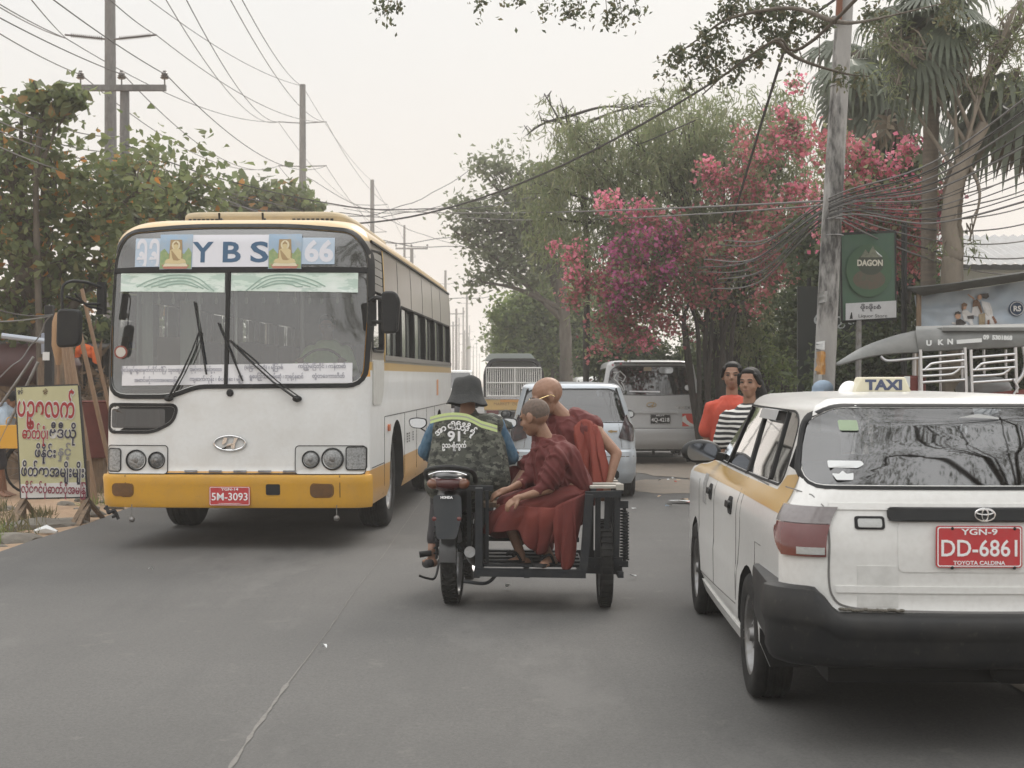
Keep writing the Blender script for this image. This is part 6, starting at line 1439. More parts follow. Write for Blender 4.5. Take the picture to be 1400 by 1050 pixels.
 W_('roof_frame', lambda q: q.box(tuple((Q(1262, 455, .6) + Q(1430, 450, .6)) / 2), (1.1, 1.1, .03)), cm)
 for x, z_ in ((1250, .9), (1258, .02)): W_('corner_tube', lambda q: q.tube([Q(x, 478, z_), Q(x, 600, z_)], .02), M_['alu'])
make_trishaw()
# ------------------------------------------------------------------ the people at the roadside
def hairM(nm='black hair'): return M_['hair']
stripe = mat('striped shirt', (.02, .02, .022), .85)
nd, ln = _links(stripe); b = nd['Principled BSDF']
co = nd.new('ShaderNodeTexCoord').outputs['Object']; sx_ = nd.new('ShaderNodeSeparateXYZ'); ln.new(co, sx_.inputs[0])
n1 = nd.new('ShaderNodeTexNoise'); n1.inputs['Scale'].default_value = 3; ln.new(co, n1.inputs['Vector'])
m1 = nd.new('ShaderNodeMath'); m1.operation = 'MULTIPLY_ADD'; m1.inputs[1].default_value = .05; ln.new(n1.outputs[0], m1.inputs[0]); ln.new(sx_.outputs['Z'], m1.inputs[2])
xq = nd.new('ShaderNodeMath'); xq.operation = 'MULTIPLY'; xq.inputs[1].default_value = 1 / .040; ln.new(m1.outputs[0], xq.inputs[0])
fr = nd.new('ShaderNodeMath'); fr.operation = 'FRACT'; ln.new(xq.outputs[0], fr.inputs[0])
gt_ = nd.new('ShaderNodeMath'); gt_.operation = 'GREATER_THAN'; gt_.inputs[1].default_value = .56; ln.new(fr.outputs[0], gt_.inputs[0])
mm_ = nd.new('ShaderNodeMix'); mm_.data_type = 'RGBA'; mm_.inputs['A'].default_value = (.018, .018, .02, 1); mm_.inputs['B'].default_value = (.60, .59, .56, 1); ln.new(gt_.outputs[0], mm_.inputs['Factor']); ln.new(mm_.outputs['Result'], b.inputs['Base Color'])
def woman(lab, px, ytop, d, face, shirt, hs=1.0, tail='bun', sh=1.0, skirt=None, lean=0, par_name='person'):
 hd = P(px, ytop, d); z0 = hd.z - .115 * hs; base = Vector((hd.x, d, 0)); t, T = mesh_person('person', lab, base)
 c = Vector((hd.x, d, z0)); HM = lookM(c, face) @ Matrix.Scale(hs, 4)
 b = MB(); b.M = T @ HM; headparts(b, 1.02, 1.); b.M = T
 s0 = c.z - .255 * hs; X = c.x; sw = .165 * sh
 b.capsule(c + V(0, .01, -.06), (X, d + .02, s0 + .05), .048, .055); b.capsule((X - sw * .7, d + .02, s0), (X + sw * .7, d + .02, s0), .055); b.capsule((X, d + .02, s0 - .04), (X, d + .02, s0 - .42), .12, .13)
 hz = s0 - .50
 for s_ in (-1, 1):
  b.capsule((X + s_ * sw, d + .02, s0 - .01), (X + s_ * (sw + .035), d + .03, s0 - .27), .044, .036); w_ = V(X + s_ * (sw + .03), d - .02, s0 - .50); b.capsule((X + s_ * (sw + .035), d + .03, s0 - .27), w_, .036, .024); hand(b, w_, (0, -.15, -1), (s_, 0, 0), .9, .5, s_)
  b.capsule((X + s_ * .085, d + .02, hz), (X + s_ * .09, d + .02 + .12 * s_, .47), .085, .058); b.capsule((X + s_ * .09, d + .02 + .12 * s_, .47), (X + s_ * .09, d + .05 + .2 * s_, .09), .055, .035); foot(b, (X + s_ * .09, d + .05 + .2 * s_, .08), (X + s_ * .09, d - .14 + .2 * s_, .005))
 grow_skin(b, 'body', M_['skin2'], t, .0085, 3)
 facebits(t, T @ HM, None)
 h = MB(); h.M = T @ HM; h.ball((0, -.022, .042), (.083, .093, .083)); h.ball((0, -.052, -.02), (.076, .052, .080)); h.ball((0, .040, .086), (.052, .034, .024)); [h.capsule((s_ * .066, .052, .060), (s_ * .082, .0, .0), .016, .018) for s_ in (-1, 1)]
 if tail == 'bun': h.ball((.015, -.095, .085), (.042, .042, .038))
 else: h.capsule((-.03, -.09, .0), (-.075, -.09, -.12), .048, .045); h.capsule((-.075, -.09, -.12), (-.09, -.06, -.25), .045, .018)
 grow_skin(h, 'hair', M_['hair'], t, .007, 2)
 r = MB(); r.M = T
 r.capsule((X - sw * .72, d + .02, s0 - .008), (X + sw * .72, d + .02, s0 - .008), .075); r.capsule((X, d + .015, s0 - .05), (X, d + .015, s0 - .50), .155 * sh, .165 * sh); r.capsule((X - .06, d, s0 - .06), (X - .06, d + .01, s0 - .50), .12 * sh, .13); r.capsule((X + .06, d, s0 - .06), (X + .06, d + .01, s0 - .50), .12 * sh, .13)
 for s_ in (-1, 1): r.capsule((X + s_ * sw * .95, d + .02, s0 - .012), (X + s_ * (sw + .04), d + .03, s0 - .20), .070, .072)
 sh_o = grow_skin(r, 'shirt', shirt, t, .0095, 5, folds(9, .008, (.2, 0, -1), px * .1))
 # neckline
 q = MB(); q.M = T; q.tube([(X + .078 * math.cos(a), d + .015 + .062 * math.sin(a), s0 + .040 - .022 * max(0, -math.sin(a)) + (.0)) for a in [2 * PI * k / 26 for k in range(26)]], .009, 6, closed=True); q.build('collar', M_['matte'] if shirt is stripe else shirt, t)
 r = MB(); r.M = T; r.capsule((X, d + .02, hz), (X, d + .02, hz - .04), .17, .18)
 r.capsule((X - .05, d + .02, hz - .05), (X - .05, d + .03, .22), .15, .13); r.capsule((X + .05, d + .02, hz - .05), (X + .05, d + .03, .22), .15, .13)
 grow_skin(r, 'wrap_skirt', skirt, t, .012, 4, folds(8, .012, (.1, 0, -1), 4))
 return t, sh_o, T, (X, s0)
orange = mat('orange shirt', (.46, .065, .034), .85, n=(5, .5, (.33, .045, .026)), bump=(60, .2))
tan = mat('pale cloth', (.45, .42, .38), .85); dk = mat('dark red cloth', (.12, .02, .02), .85)
t_, sh_, T_, (X_, s_0) = woman('woman in black and white striped shirt with hair tied low beside the taxi', 1025, 503, 11.75, (-.55, -1, .02), stripe, 1.07, 'tail', 1.12, tan)
for pts in ([(-.02, -.11), (.02, -.075), (.10, -.075), (.13, -.11), (.10, -.145), (.02, -.145), (-.02, -.11)], [(-.06, -.13), (.0, -.16), (.06, -.13), (.12, -.16)], [(-.09, -.15), (-.05, -.20), (.02, -.15), (.04, -.20), (.10, -.18)]):
 q = MB(); q.M = T_; q.tube([(X_ + .01 + p[0], 11.3, s_0 - .03 + p[1]) for p in smoothpath(pts, 4)], .0038, 5); o_ = q.build('shirt_print', M_['stick'], t_); lay_on(o_, sh_, (0, 1, 0), .004)
woman('woman in plain orange red shirt behind the one in stripes', 1001, 495, 12.7, (-.20, -1, .02), orange, 1.06, 'bun', 1.1, dk)
# someone in a pale cap beyond the taxi roof
def capman():
 hd = P(1124, 524, 13.6); base = Vector((hd.x, 13.6, 0)); t, T = mesh_person('person', 'man in washed blue cap beyond the taxi roof', base)
 c = Vector((hd.x, 13.6, hd.z - .11)); HM = lookM(c, (-.7, -.7, -.1)); b = MB(); b.M = T @ HM; headparts(b); b.M = T; X = c.x; s0 = c.z - .25; d = 13.6
 b.capsule(c + V(0, .01, -.06), (X, d + .02, s0 + .04), .05, .06); b.capsule((X, d, s0 - .05), (X, d, s0 - .45), .15, .14)
 for s_ in (-1, 1):
  b.capsule((X + s_ * .1, d, s0), (X + s_ * .2, d, s0 - .02), .06); b.capsule((X + s_ * .2, d, s0 - .02), (X + s_ * .23, d, s0 - .3), .045, .04); b.capsule((X + s_ * .23, d, s0 - .3), (X + s_ * .22, d - .1, s0 - .52), .04, .03); hand(b, (X + s_ * .22, d - .1, s0 - .53), (0, -.2, -1), (s_, 0, 0), 1, .5, s_)
  b.capsule((X + s_ * .1, d, s0 - .5), (X + s_ * .11, d, .45), .09, .06); b.capsule((X + s_ * .11, d, .45), (X + s_ * .11, d, .08), .055, .04); foot(b, (X + s_ * .11, d, .08), (X + s_ * .11, d - .2, .005))
 grow_skin(b, 'body', M_['skin'], t, .012, 3); facebits(t, T @ HM, None)
 r = MB(); r.M = T; r.capsule((X - .12, d, s0 - .01), (X + .12, d, s0 - .01), .085); r.capsule((X, d, s0 - .05), (X, d, s0 - .5), .18, .18)
 for s_ in (-1, 1): r.capsule((X + s_ * .18, d, s0 - .02), (X + s_ * .23, d, s0 - .22), .075)
 grow_skin(r, 'shirt', mat('grey shirt', (.2, .2, .2), .85), t, .014, 4)
 r = MB(); r.M = T
 for s_ in (-1, 1): r.capsule((X + s_ * .09, d, s0 - .52), (X + s_ * .11, d, .15), .12, .08)
 grow_skin(r, 'trousers', M_['seat'], t, .014, 3)
 h = MB(); h.M = T @ HM; h.ball((0, -.015, .055), (.098, .112, .085)); h.v = [p for p in h.v]; h.prism(roundpoly([(-.08, .05), (.08, .05), (.075, .16), (-.075, .16)], .06), .012, M=T @ HM @ Matrix.Translation((0, .01, .042)) @ Matrix.Rotation(-.15, 4, 'X')); grow_skin(h, 'cap', mat('washed blue cap', (.22, .29, .37), .85), t, .008, 1)
capman()
# ------------------------------------------------------------------ vegetation
def rng(seed): return np.random.default_rng(seed)
def leaf_mesh(name, pos, size, m_, shape='leaf', droop=.3, seed=0, mats=None, idx=None, jit=.35, lay=.0):
 """pos (n,3): one folded leaf of four corners at each point"""
 g = rng(seed); n = len(pos)
 a = g.uniform(0, 2 * PI, n); el_ = g.normal(-droop, .55, n)
 L = np.stack([np.cos(a) * np.cos(el_), np.sin(a) * np.cos(el_), np.sin(el_)], 1)
 r_ = g.normal(size=(n, 3)); r_[:, 2] *= (1 - lay); S_ = np.cross(L, r_); S_ /= np.linalg.norm(S_, axis=1)[:, None] + 1e-9
 N = np.cross(L, S_); s = size * g.uniform(1 - jit, 1 + jit, n)[:, None]
 asp = {'leaf': .26, 'narrow': .085, 'round': .30, 'petal': .5, 'blade': .03}[shape]
 if shape == 'round':                      # broad leaf, widest towards the tip
  K = 6; v = np.empty((n, 6, 3)); cu = g.uniform(.02, .16, (n, 1)); v[:, 0] = pos; v[:, 1] = pos + (L * .40 + S_ * .20 + N * cu) * s; v[:, 2] = pos + (L * .78 + S_ * .29 + N * cu) * s; v[:, 3] = pos + (L * 1.02 - N * .08) * s; v[:, 4] = pos + (L * .78 - S_ * .29 + N * cu) * s; v[:, 5] = pos + (L * .40 - S_ * .20 + N * cu) * s
  return finish(name, v, n, 6, m_, mats, idx)
 v = np.empty((n, 4, 3)); v[:, 0] = pos; v[:, 1] = pos + (L * .5 + S_ * asp + N * .06) * s; v[:, 2] = pos + (L - N * .10) * s; v[:, 3] = pos + (L * .5 - S_ * asp + N * .06) * s
 return finish(name, v, n, 4, m_, mats, idx)
def finish(name, v, n, K, m_, mats, idx):
 me = bpy.data.meshes.new(name); me.vertices.add(n * K); me.vertices.foreach_set('co', v.ravel())
 me.loops.add(n * K); me.loops.foreach_set('vertex_index', np.arange(n * K)); me.polygons.add(n)
 me.polygons.foreach_set('loop_start', np.arange(n) * K); me.polygons.foreach_set('loop_total', np.full(n, K))
 for q in (mats or [m_]): me.materials.append(q)
 if idx is not None: me.polygons.foreach_set('material_index', idx)
 me.update(calc_edges=True); return me
def twigs(clumps, per, seed, shell=.55):
 """clumps: (centre, (rx, ry, rz)); returns twig origins spread through their volume, thicker towards the outside"""
 g = rng(seed); out = []
 vol = np.array([c[1][0] * c[1][1] * c[1][2] for c in clumps]) ** .67; vol /= vol.sum()
 for (c, r), f in zip(clumps, vol):
  k = max(3, int(per * f)); d = g.normal(size=(k, 3)); d /= np.linalg.norm(d, axis=1)[:, None]
  rad = shell + (1 - shell) * g.uniform(0, 1, k) ** .6; rad *= g.uniform(.75, 1.12, k)
  out.append(np.array(c) + d * rad[:, None] * np.array(r))
 return np.concatenate(out)
def spray(tw, m, spread, seed, hang=0.):
 """m leaf origins around each twig tip; hang stretches them downwards"""
 g = rng(seed); k = len(tw); o = g.normal(size=(k, m, 3)) * spread * g.uniform(.5, 1.3, (k, 1, 1))
 if hang: o[:, :, 2] = -np.abs(o[:, :, 2]) * hang + spread * .3; o[:, :, :2] *= .6
 return (tw[:, None, :] + o).reshape(-1, 3)
def tree(nm, lab, base, clumps, leaf, trunk, bark, per=400, m=40, spread=.18, size=.10, shape='leaf', droop=.3, seed=1, hang=0., tr=.14, group=None, limbs=True, fork=.35, twigr=.008, twign=140, lr=.5, cat='tree'):
 t = thing(nm, lab, cat, base, group=group); B = Vector(base); T = Matrix.Translation(-B)
 tw = twigs(clumps, per, seed); pos = spray(tw, m, spread, seed + 1, hang) - np.array(B)
 o = link('crown', leaf_mesh('crown', pos, size, leaf, shape, droop, seed + 2), t)
 q = MB(); q.M = T; r_ = random.Random(seed)
 pts = [Vector(p) for p in trunk]; sp_ = smoothpath(pts, 6); n = len(sp_)
 q.tube(sp_, [tr * (1 - .45 * i / (n - 1)) * (1 + .10 * r_.uniform(-1, 1)) for i in range(n)], 12)
 q.build('trunk', bark, t, smooth=60)
 if limbs:
  b = MB(); b.M = T; top = sp_[-1]; ends = []
  for c, r in clumps:
   c = Vector(c); s = sp_[max(0, min(n - 1, int(n * (fork + (1 - fork) * r_.random()))))]
   mid = s.lerp(c, .5) + Vector((r_.uniform(-.3, .3), r_.uniform(-.3, .3), .15 * (c - s).length)) * .5
   L = smoothpath([s, mid, c], 6); b.tube(L, [max(.012, tr * lr * (1 - .8 * i / (len(L) - 1))) for i in range(len(L))], 7); ends.append((c, r, L))
  k = 0; sel = r_.sample(range(len(tw)), min(len(tw), twign))
  cs = np.array([c for c, r in clumps])
  for i in sel:
   p = Vector(tw[i]); j = int(np.argmin(((cs - tw[i]) ** 2).sum(1))); L = ends[j][2]; s = L[r_.randrange(len(L) // 2, len(L))]
   mid = s.lerp(p, .55) + Vector((r_.uniform(-.1, .1), r_.uniform(-.1, .1), .12)); b.tube([s, mid, p], [twigr * 2, twigr * 1.3, twigr * .6], 4, cap=False)
  b.build('limbs', bark, t, smooth=60)
 return t
def px_clumps(L, d, flat=.8):
 """(x, y, radius in photo pixels, extra depth) -> clumps of real size at depth d"""
 out = []
 for c in L:
  x, y, rp = c[:3]; dd = c[3] if len(c) > 3 else 0; ry = c[4] if len(c) > 4 else rp
  p = P(x, y, d + dd); s = (d + dd) / F_PX; out.append((tuple(p), (rp * s, max(rp, ry) * s, ry * s)))
 return out
bark = mat('bark', (.085, .070, .055), .95, n=(7, .7, (.15, .13, .105)), stretch=(1, 1, .3), bump=(25, .8, .02))
barkd = mat('dark bark', (.035, .030, .026), .95, n=(7, .6, (.075, .065, .055)), stretch=(1, 1, .3), bump=(25, .8, .02))
barkp = mat('pale bark', (.22, .185, .145), .9, n=(6, .6, (.12, .10, .08)), stretch=(1, 1, .5), bump=(14, .5, .01))
lf_almond = leafmat('almond leaves', [(.065, .090, .040), (.10, .13, .055), (.15, .18, .075), (.085, .11, .045), (.19, .21, .10), (.07, .095, .04), (.12, .15, .06), (.09, .115, .05), (.16, .18, .08), (.11, .13, .055), (.13, .15, .06), (.08, .10, .045), (.15, .14, .06), (.36, .15, .035)], .4)
lf_feather = leafmat('feathery leaves', [(.10, .125, .065), (.15, .18, .085), (.19, .215, .105), (.13, .15, .08), (.23, .24, .135), (.12, .12, .075)], .42)
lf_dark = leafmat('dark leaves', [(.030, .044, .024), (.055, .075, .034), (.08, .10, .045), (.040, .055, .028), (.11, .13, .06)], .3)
lf_bright = leafmat('bright leaves', [(.07, .10, .035), (.12, .165, .05), (.17, .215, .07), (.09, .12, .045), (.21, .24, .09)], .45)
lf_spread = leafmat('grey green leaves', [(.10, .12, .07), (.14, .16, .09), (.18, .20, .12), (.12, .14, .08)], .35)
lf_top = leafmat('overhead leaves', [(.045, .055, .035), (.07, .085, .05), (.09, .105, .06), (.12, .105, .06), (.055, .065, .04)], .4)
fl_pink = leafmat('pink bracts', [(.46, .10, .17), (.58, .17, .25), (.66, .26, .33), (.50, .12, .20), (.60, .27, .29)], .4)
fl_mag = leafmat('magenta bracts', [(.36, .07, .20), (.46, .11, .27), (.54, .17, .32), (.30, .055, .15)], .4)
fl_rust = leafmat('rose bracts', [(.30, .085, .10), (.42, .13, .16), (.50, .20, .21), (.24, .07, .08), (.36, .14, .12)], .35)
# --- left: almond trees behind the bus and the sign
tree('almond_tree', 'big-leaved almond tree with orange old leaves over the shacks beside the bus', (P(60, 515, 22).x, 22, 0),
     px_clumps([(20, 200, 60), (90, 250, 75), (30, 290, 90), (130, 300, 70), (200, 255, 50), (60, 360, 90), (-60, 260, 110, 1), (-70, 380, 120, 1), (150, 370, 60), (100, 420, 50, .5), (20, 430, 50), (60, 160, 28), (30, 150, 26), (0, 175, 30), (-120, 180, 90, 1)], 22),
     lf_almond, [(P(55, 515, 22).x, 22, 0), P(60, 480, 22), P(50, 420, 22.2), P(60, 350, 22)], bark, per=330, m=26, spread=.22, size=.145, shape='round', droop=.15, seed=11, tr=.20, twign=220, twigr=.010)
tree('almond_tree', 'almond tree with fewer leaves behind the two grey poles', (P(215, 515, 26).x, 26, 0),
     px_clumps([(185, 235, 45), (230, 270, 50), (262, 250, 34), (215, 320, 50), (260, 300, 28), (170, 300, 50, .5), (190, 370, 60), (240, 345, 40)], 26),
     lf_almond, [(P(215, 515, 26).x, 26, 0), P(212, 440, 26), P(205, 330, 26)], bark, per=160, m=24, spread=.26, size=.16, shape='round', droop=.15, seed=12, tr=.16, twign=120)
tree('almond_tree', 'loose sprig of almond branch reaching high beside the crossarm', (P(60, 515, 21.4).x, 21.4, 0), px_clumps([(62, 135, 16), (40, 150, 14), (95, 128, 10), (75, 165, 10), (110, 135, 9), (52, 125, 11)], 21.4), lf_almond,
     [(P(60, 515, 21.4).x, 21.4, 0), P(52, 380, 21.4), P(50, 230, 21.4), P(62, 150, 21.4)], bark, per=16, m=14, spread=.13, size=.20, shape='round', seed=13, tr=.06, twign=16)
tree('roadside_tree', 'almond crown just showing over the bus roof', (P(370, 515, 40).x, 40, 0), px_clumps([(330, 285, 26), (375, 275, 18), (405, 285, 22), (350, 320, 40), (395, 268, 10)], 40), lf_almond,
     [(P(370, 515, 40).x, 40, 0), P(368, 300, 40)], bark, per=120, m=20, spread=.28, size=.26, shape='round', seed=14, tr=.15, twign=40)
# --- right: the big feathery tree with bougainvillea grown through it
feather = px_clumps([(860, 190, 70), (940, 170, 70), (1020, 180, 70), (800, 240, 70), (900, 260, 90), (990, 250, 80), (1070, 220, 60), (760, 300, 42), (830, 330, 60), (890, 340, 70), (960, 330, 70), (1040, 300, 70), (1060, 380, 60), (985, 400, 55), (1080, 150, 40), (790, 190, 40), (730, 250, 28), (1010, 430, 45), (915, 200, 70, 2), (1090, 300, 40)], 27)
tree('feathery_tree', 'tall drooping fine-leaved tree with bougainvillea grown through it', (P(985, 515, 27).x, 27, 0), feather, lf_feather,
     [(P(985, 515, 27).x, 27, 0), P(990, 450, 27), P(978, 390, 27), P(985, 330, 27)], barkd, per=1250, m=32, spread=.25, size=.17, shape='narrow', droop=.9, seed=21, hang=1.5, tr=.15, twign=260, fork=.1)
# wispy top sprays
tree('feathery_tree', 'thin leafy shoots rising above the fine-leaved crown', (P(800, 515, 28).x, 28, 0), px_clumps([(745, 130, 10), (770, 150, 16), (740, 165, 12), (790, 165, 20), (720, 185, 10), (870, 150, 20), (915, 145, 18), (760, 185, 18)], 28), lf_feather,
     [(P(800, 515, 28).x, 28, 0), P(802, 330, 28), P(790, 220, 28), P(775, 160, 28)], barkd, per=46, m=12, spread=.16, size=.15, shape='narrow', droop=.8, seed=22, hang=1.2, tr=.07, twign=46, twigr=.007)
boug = [(860, 345, 26, 'm'), (880, 370, 30, 'm'), (855, 400, 24, 'm'), (905, 350, 20, 'm'), (780, 350, 13, 'p'), (787, 375, 12, 'p'), (800, 410, 24, 'r'), (830, 425, 30, 'r'), (870, 440, 30, 'r'), (900, 400, 26, 'r'), (810, 380, 18, 'r'), (828, 275, 8, 'p'), (872, 288, 7, 'p'), (962, 235, 16, 'p'), (985, 240, 12, 'p'),
  (1083, 165, 20, 'p'), (1095, 190, 12, 'p'), (1060, 175, 14, 'r'), (1075, 262, 14, 'p'), (1105, 268, 12, 'p'), (1010, 300, 24, 'r'), (1040, 290, 22, 'r'), (1000, 260, 20, 'r'), (1060, 320, 26, 'r'), (1025, 345, 24, 'r'), (975, 365, 26, 'r'), (940, 380, 24, 'r'), (1090, 300, 24, 'r'), (1080, 360, 28, 'r'), (1060, 400, 22, 'r'),
  (1010, 215, 18, 'r'), (925, 440, 14, 'r'), (940, 345, 16, 'r'), (895, 300, 8, 'r'), (845, 455, 12, 'r'), (880, 470, 8, 'p'), (962, 400, 18, 'r'), (870, 320, 12, 'm'), (1120, 330, 20, 'r'), (1030, 240, 16, 'p')]
def bougain(lab, L, d, base_px, seed, stems):
 bx = P(base_px, 515, d).x; t = thing('bougainvillea', lab, 'shrub', (bx, d, 0)); B = np.array((bx, d, 0)); allp = []; idx = []; g = rng(seed)
 for (x, y, r, k) in L:
  dd = -1.35 + .6 * g.uniform(-1, 1); c = px_clumps([(x + r * .9 * g.normal(), y + r * .9 * g.normal(), r * g.uniform(.25, .62), dd + .3 * g.normal()) for _ in range(5)], d)
  tw = twigs(c, max(6, int(r * r * (.055 if k == 'r' else .08))), seed + int(x), .1); p = spray(tw, 26 if k != 'r' else 22, .085 if k != 'r' else .125, seed + int(y))
  allp.append(p); idx += [{'p': 0, 'm': 1, 'r': 2}[k]] * len(p)
 idx = np.array(idx);
 mixin = g.uniform(0, 1, len(idx)); idx = np.where(mixin < .42, 3, idx); idx = np.where((idx < 2) & (mixin < .50), 2, idx)
 link('bracts', leaf_mesh('bracts', np.concatenate(allp) - B, .068, None, 'petal', .0, seed, [fl_pink, fl_mag, fl_rust, lf_feather], idx), t)
 q = MB(); q.M = Matrix.Translation(-Vector(B)); r_ = random.Random(seed)
 for (sx, st) in stems:
  pts = [Vector((P(sx, 515, d).x + r_.uniform(-.1, .1), d - .3, -.05))] + [P(x, y, d - .6 + r_.uniform(-.3, .3)) for x, y in st]
  L_ = smoothpath(pts, 6); q.tube(L_, [max(.012, .050 * (1 - .8 * i / (len(L_) - 1))) for i in range(len(L_))], 8)
 q.build('stems', barkd, t, smooth=60)
bougain('pink and magenta bougainvillea sprawling over the fine-leaved tree', boug, 26.5, 975, 31,
  [(960, [(955, 470), (945, 420), (925, 380), (880, 360)]), (968, [(972, 460), (985, 410), (1010, 360), (1050, 320)]), (980, [(990, 455), (1030, 400), (1050, 350), (1065, 280)]), (950, [(935, 450), (950, 400), (935, 350)]), (992, [(1000, 470), (1005, 420), (985, 370), (960, 300)]),
         (975, [(965, 440), (1000, 330), (1005, 290), (1040, 255), (1062, 225)]), (958, [(940, 470), (925, 430), (870, 410), (830, 400)]), (985, [(985, 420), (968, 390), (990, 300), (960, 270)])])
boug2 = [(1160, 215, 20, 'r'), (1190, 220, 16, 'p'), (1150, 245, 14, 'r'), (1170, 255, 16, 'r'), (1175, 290, 14, 'p'), (1155, 300, 14, 'r'), (1240, 205, 6, 'p'), (1285, 275, 12, 'p'), (1292, 290, 9, 'p'), (1222, 300, 16, 'r'), (1250, 310, 14, 'r'), (1215, 280, 10, 'p'), (1255, 265, 12, 'r'), (1150, 275, 10, 'p'), (1195, 310, 12, 'r'), (1225, 325, 16, 'r'), (1245, 335, 16, 'r'), (1262, 290, 10, 'r'), (1140, 330, 12, 'p'), (1230, 350, 12, 'r'), (1130, 200, 14, 'r')]
bougain('pink bougainvillea hanging in the dark shrubs behind the green banner', boug2, 21, 1210, 41, [(1205, [(1205, 440), (1180, 360), (1170, 280), (1165, 230)]), (1215, [(1222, 430), (1235, 350), (1250, 300)]), (1220, [(1240, 420), (1265, 340), (1285, 285)])])
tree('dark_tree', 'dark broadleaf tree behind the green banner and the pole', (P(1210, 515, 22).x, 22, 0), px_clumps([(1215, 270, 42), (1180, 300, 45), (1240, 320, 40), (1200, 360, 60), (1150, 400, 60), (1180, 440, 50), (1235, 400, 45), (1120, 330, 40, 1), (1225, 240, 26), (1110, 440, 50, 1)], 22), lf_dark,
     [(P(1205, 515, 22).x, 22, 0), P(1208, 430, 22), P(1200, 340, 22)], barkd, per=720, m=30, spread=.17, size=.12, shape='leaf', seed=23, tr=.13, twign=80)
# spreading grey-green tree, further off
tree('spreading_tree', 'grey-green tree with flat spreading tiers reaching over the road', (P(775, 515, 45).x, 45, 0), px_clumps([(655, 230, 22, 0, 12), (690, 225, 26, 0, 12), (720, 250, 30, 0, 16), (650, 285, 30, 0, 14), (680, 300, 40, 0, 16), (620, 315, 14, 0, 8), (640, 320, 20, 0, 9), (660, 340, 34, 0, 10), (700, 345, 36, 0, 16), (655, 385, 20, 0, 8), (680, 370, 30, 0, 12), (725, 370, 34, 0, 18), (740, 290, 40, 0, 30), (770, 340, 46, 0, 36), (760, 250, 40, 0, 30), (630, 290, 16, 0, 9), (700, 270, 30, 0, 14), (712, 315, 30, 0, 16)], 45), lf_spread,
     [(P(775, 515, 45).x, 45, 0), P(772, 440, 45), P(760, 370, 45), P(730, 300, 45)], bark, per=330, m=22, spread=.22, size=.20, shape='leaf', droop=.1, seed=24, tr=.22, twign=260, twigr=.016, fork=.3)
tree('bright_tree', 'bushy mid-green tree behind the silver hatchback', (P(760, 515, 50).x, 50, 0), px_clumps([(700, 430, 30), (740, 425, 36), (770, 440, 40), (720, 465, 36), (760, 475, 40), (800, 470, 40), (700, 475, 26), (800, 430, 40), (690, 450, 20), (830, 480, 34), (745, 400, 24), (860, 480, 30)], 50), lf_bright,
     [(P(760, 515, 50).x, 50, 0), P(758, 470, 50), P(752, 430, 50)], bark, per=760, m=26, spread=.24, size=.20, shape='leaf', seed=25, tr=.18, twign=80)
for k, (x, d, cl, lf) in enumerate(((712, 95, [(705, 455, 24), (690, 470, 20), (720, 440, 26), (700, 485, 22), (735, 470, 26)], lf_spread), (700, 160, [(690, 485, 12), (702, 480, 16), (714, 488, 14)], lf_spread))):
 tree('distant_tree', ('hazy tree at the bend of the trees beyond the spreading one', 'faint low tree at the far end of the road')[k], (P(x, 515, d).x, d, 0), px_clumps(cl, d), lf, [(P(x, 515, d).x, d, 0), P(x, 480, d)], bark, per=200, m=22, spread=.40, size=.34, shape='leaf', seed=26 + k, tr=.2, twign=20)
# under-storey right: a hedge of shrubs along the verge
def hedge(lab, L, d, lf, seed, per, size=.10, m=26):
 x = sum(c[0] for c in L) / len(L); t = thing('shrub', lab, 'shrub', (P(x, 515, d).x, d, 0)); B = np.array((P(x, 515, d).x, d, 0))
 tw = twigs(px_clumps(L, d), per, seed, .3); link('foliage', leaf_mesh('foliage', spray(tw, m, .16, seed) - B, size, lf, 'leaf', .3, seed), t)
 q = MB(); r_ = random.Random(seed)
 for k in range(14):
  c = L[r_.randrange(len(L))]; p = P(c[0] + r_.uniform(-10, 10), c[1], d); q.tube([(p.x - B[0] + r_.uniform(-.1, .1), r_.uniform(-.2, .2), -.05), (p.x - B[0] + r_.uniform(-.2, .2), 0, p.z * .6), (p.x - B[0], 0, p.z)], [.03, .02, .01], 5)
 q.build('stems', barkd, t)
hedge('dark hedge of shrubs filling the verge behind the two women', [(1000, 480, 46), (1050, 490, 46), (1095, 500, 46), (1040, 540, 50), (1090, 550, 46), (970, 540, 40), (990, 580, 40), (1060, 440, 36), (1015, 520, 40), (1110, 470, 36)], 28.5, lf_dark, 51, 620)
hedge('bright leafy bush beside the pole foot', [(1045, 470, 26), (1075, 485, 30), (1050, 500, 28), (1085, 520, 28), (1030, 455, 18)], 27, lf_bright, 52, 110, .09, 18)  # sparse foliage in the brighter green leaf mix
hedge('undergrowth between the van and the trunks', [(960, 490, 30), (975, 520, 30), (965, 560, 26), (930, 500, 24), (890, 490, 26), (850, 490, 26), (820, 490, 26)], 30, lf_dark, 53, 420)
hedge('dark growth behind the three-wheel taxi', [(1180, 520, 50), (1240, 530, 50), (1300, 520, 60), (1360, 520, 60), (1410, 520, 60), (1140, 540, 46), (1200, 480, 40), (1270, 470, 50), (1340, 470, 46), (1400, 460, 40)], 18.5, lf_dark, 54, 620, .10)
hedge('scrub along the far verge', [(780, 500, 22), (760, 508, 20), (800, 505, 20), (735, 508, 16)], 60, lf_bright, 55, 160, .22)
hedge('small bushes behind the shacks', [(20, 470, 60), (100, 460, 50), (-60, 480, 70), (160, 480, 40), (60, 500, 50)], 25, lf_dark, 56, 420, .14)
hedge('scrub under the almond tree past the bus', [(250, 480, 60), (330, 490, 60), (420, 500, 40)], 46, lf_dark, 57, 260, .2)
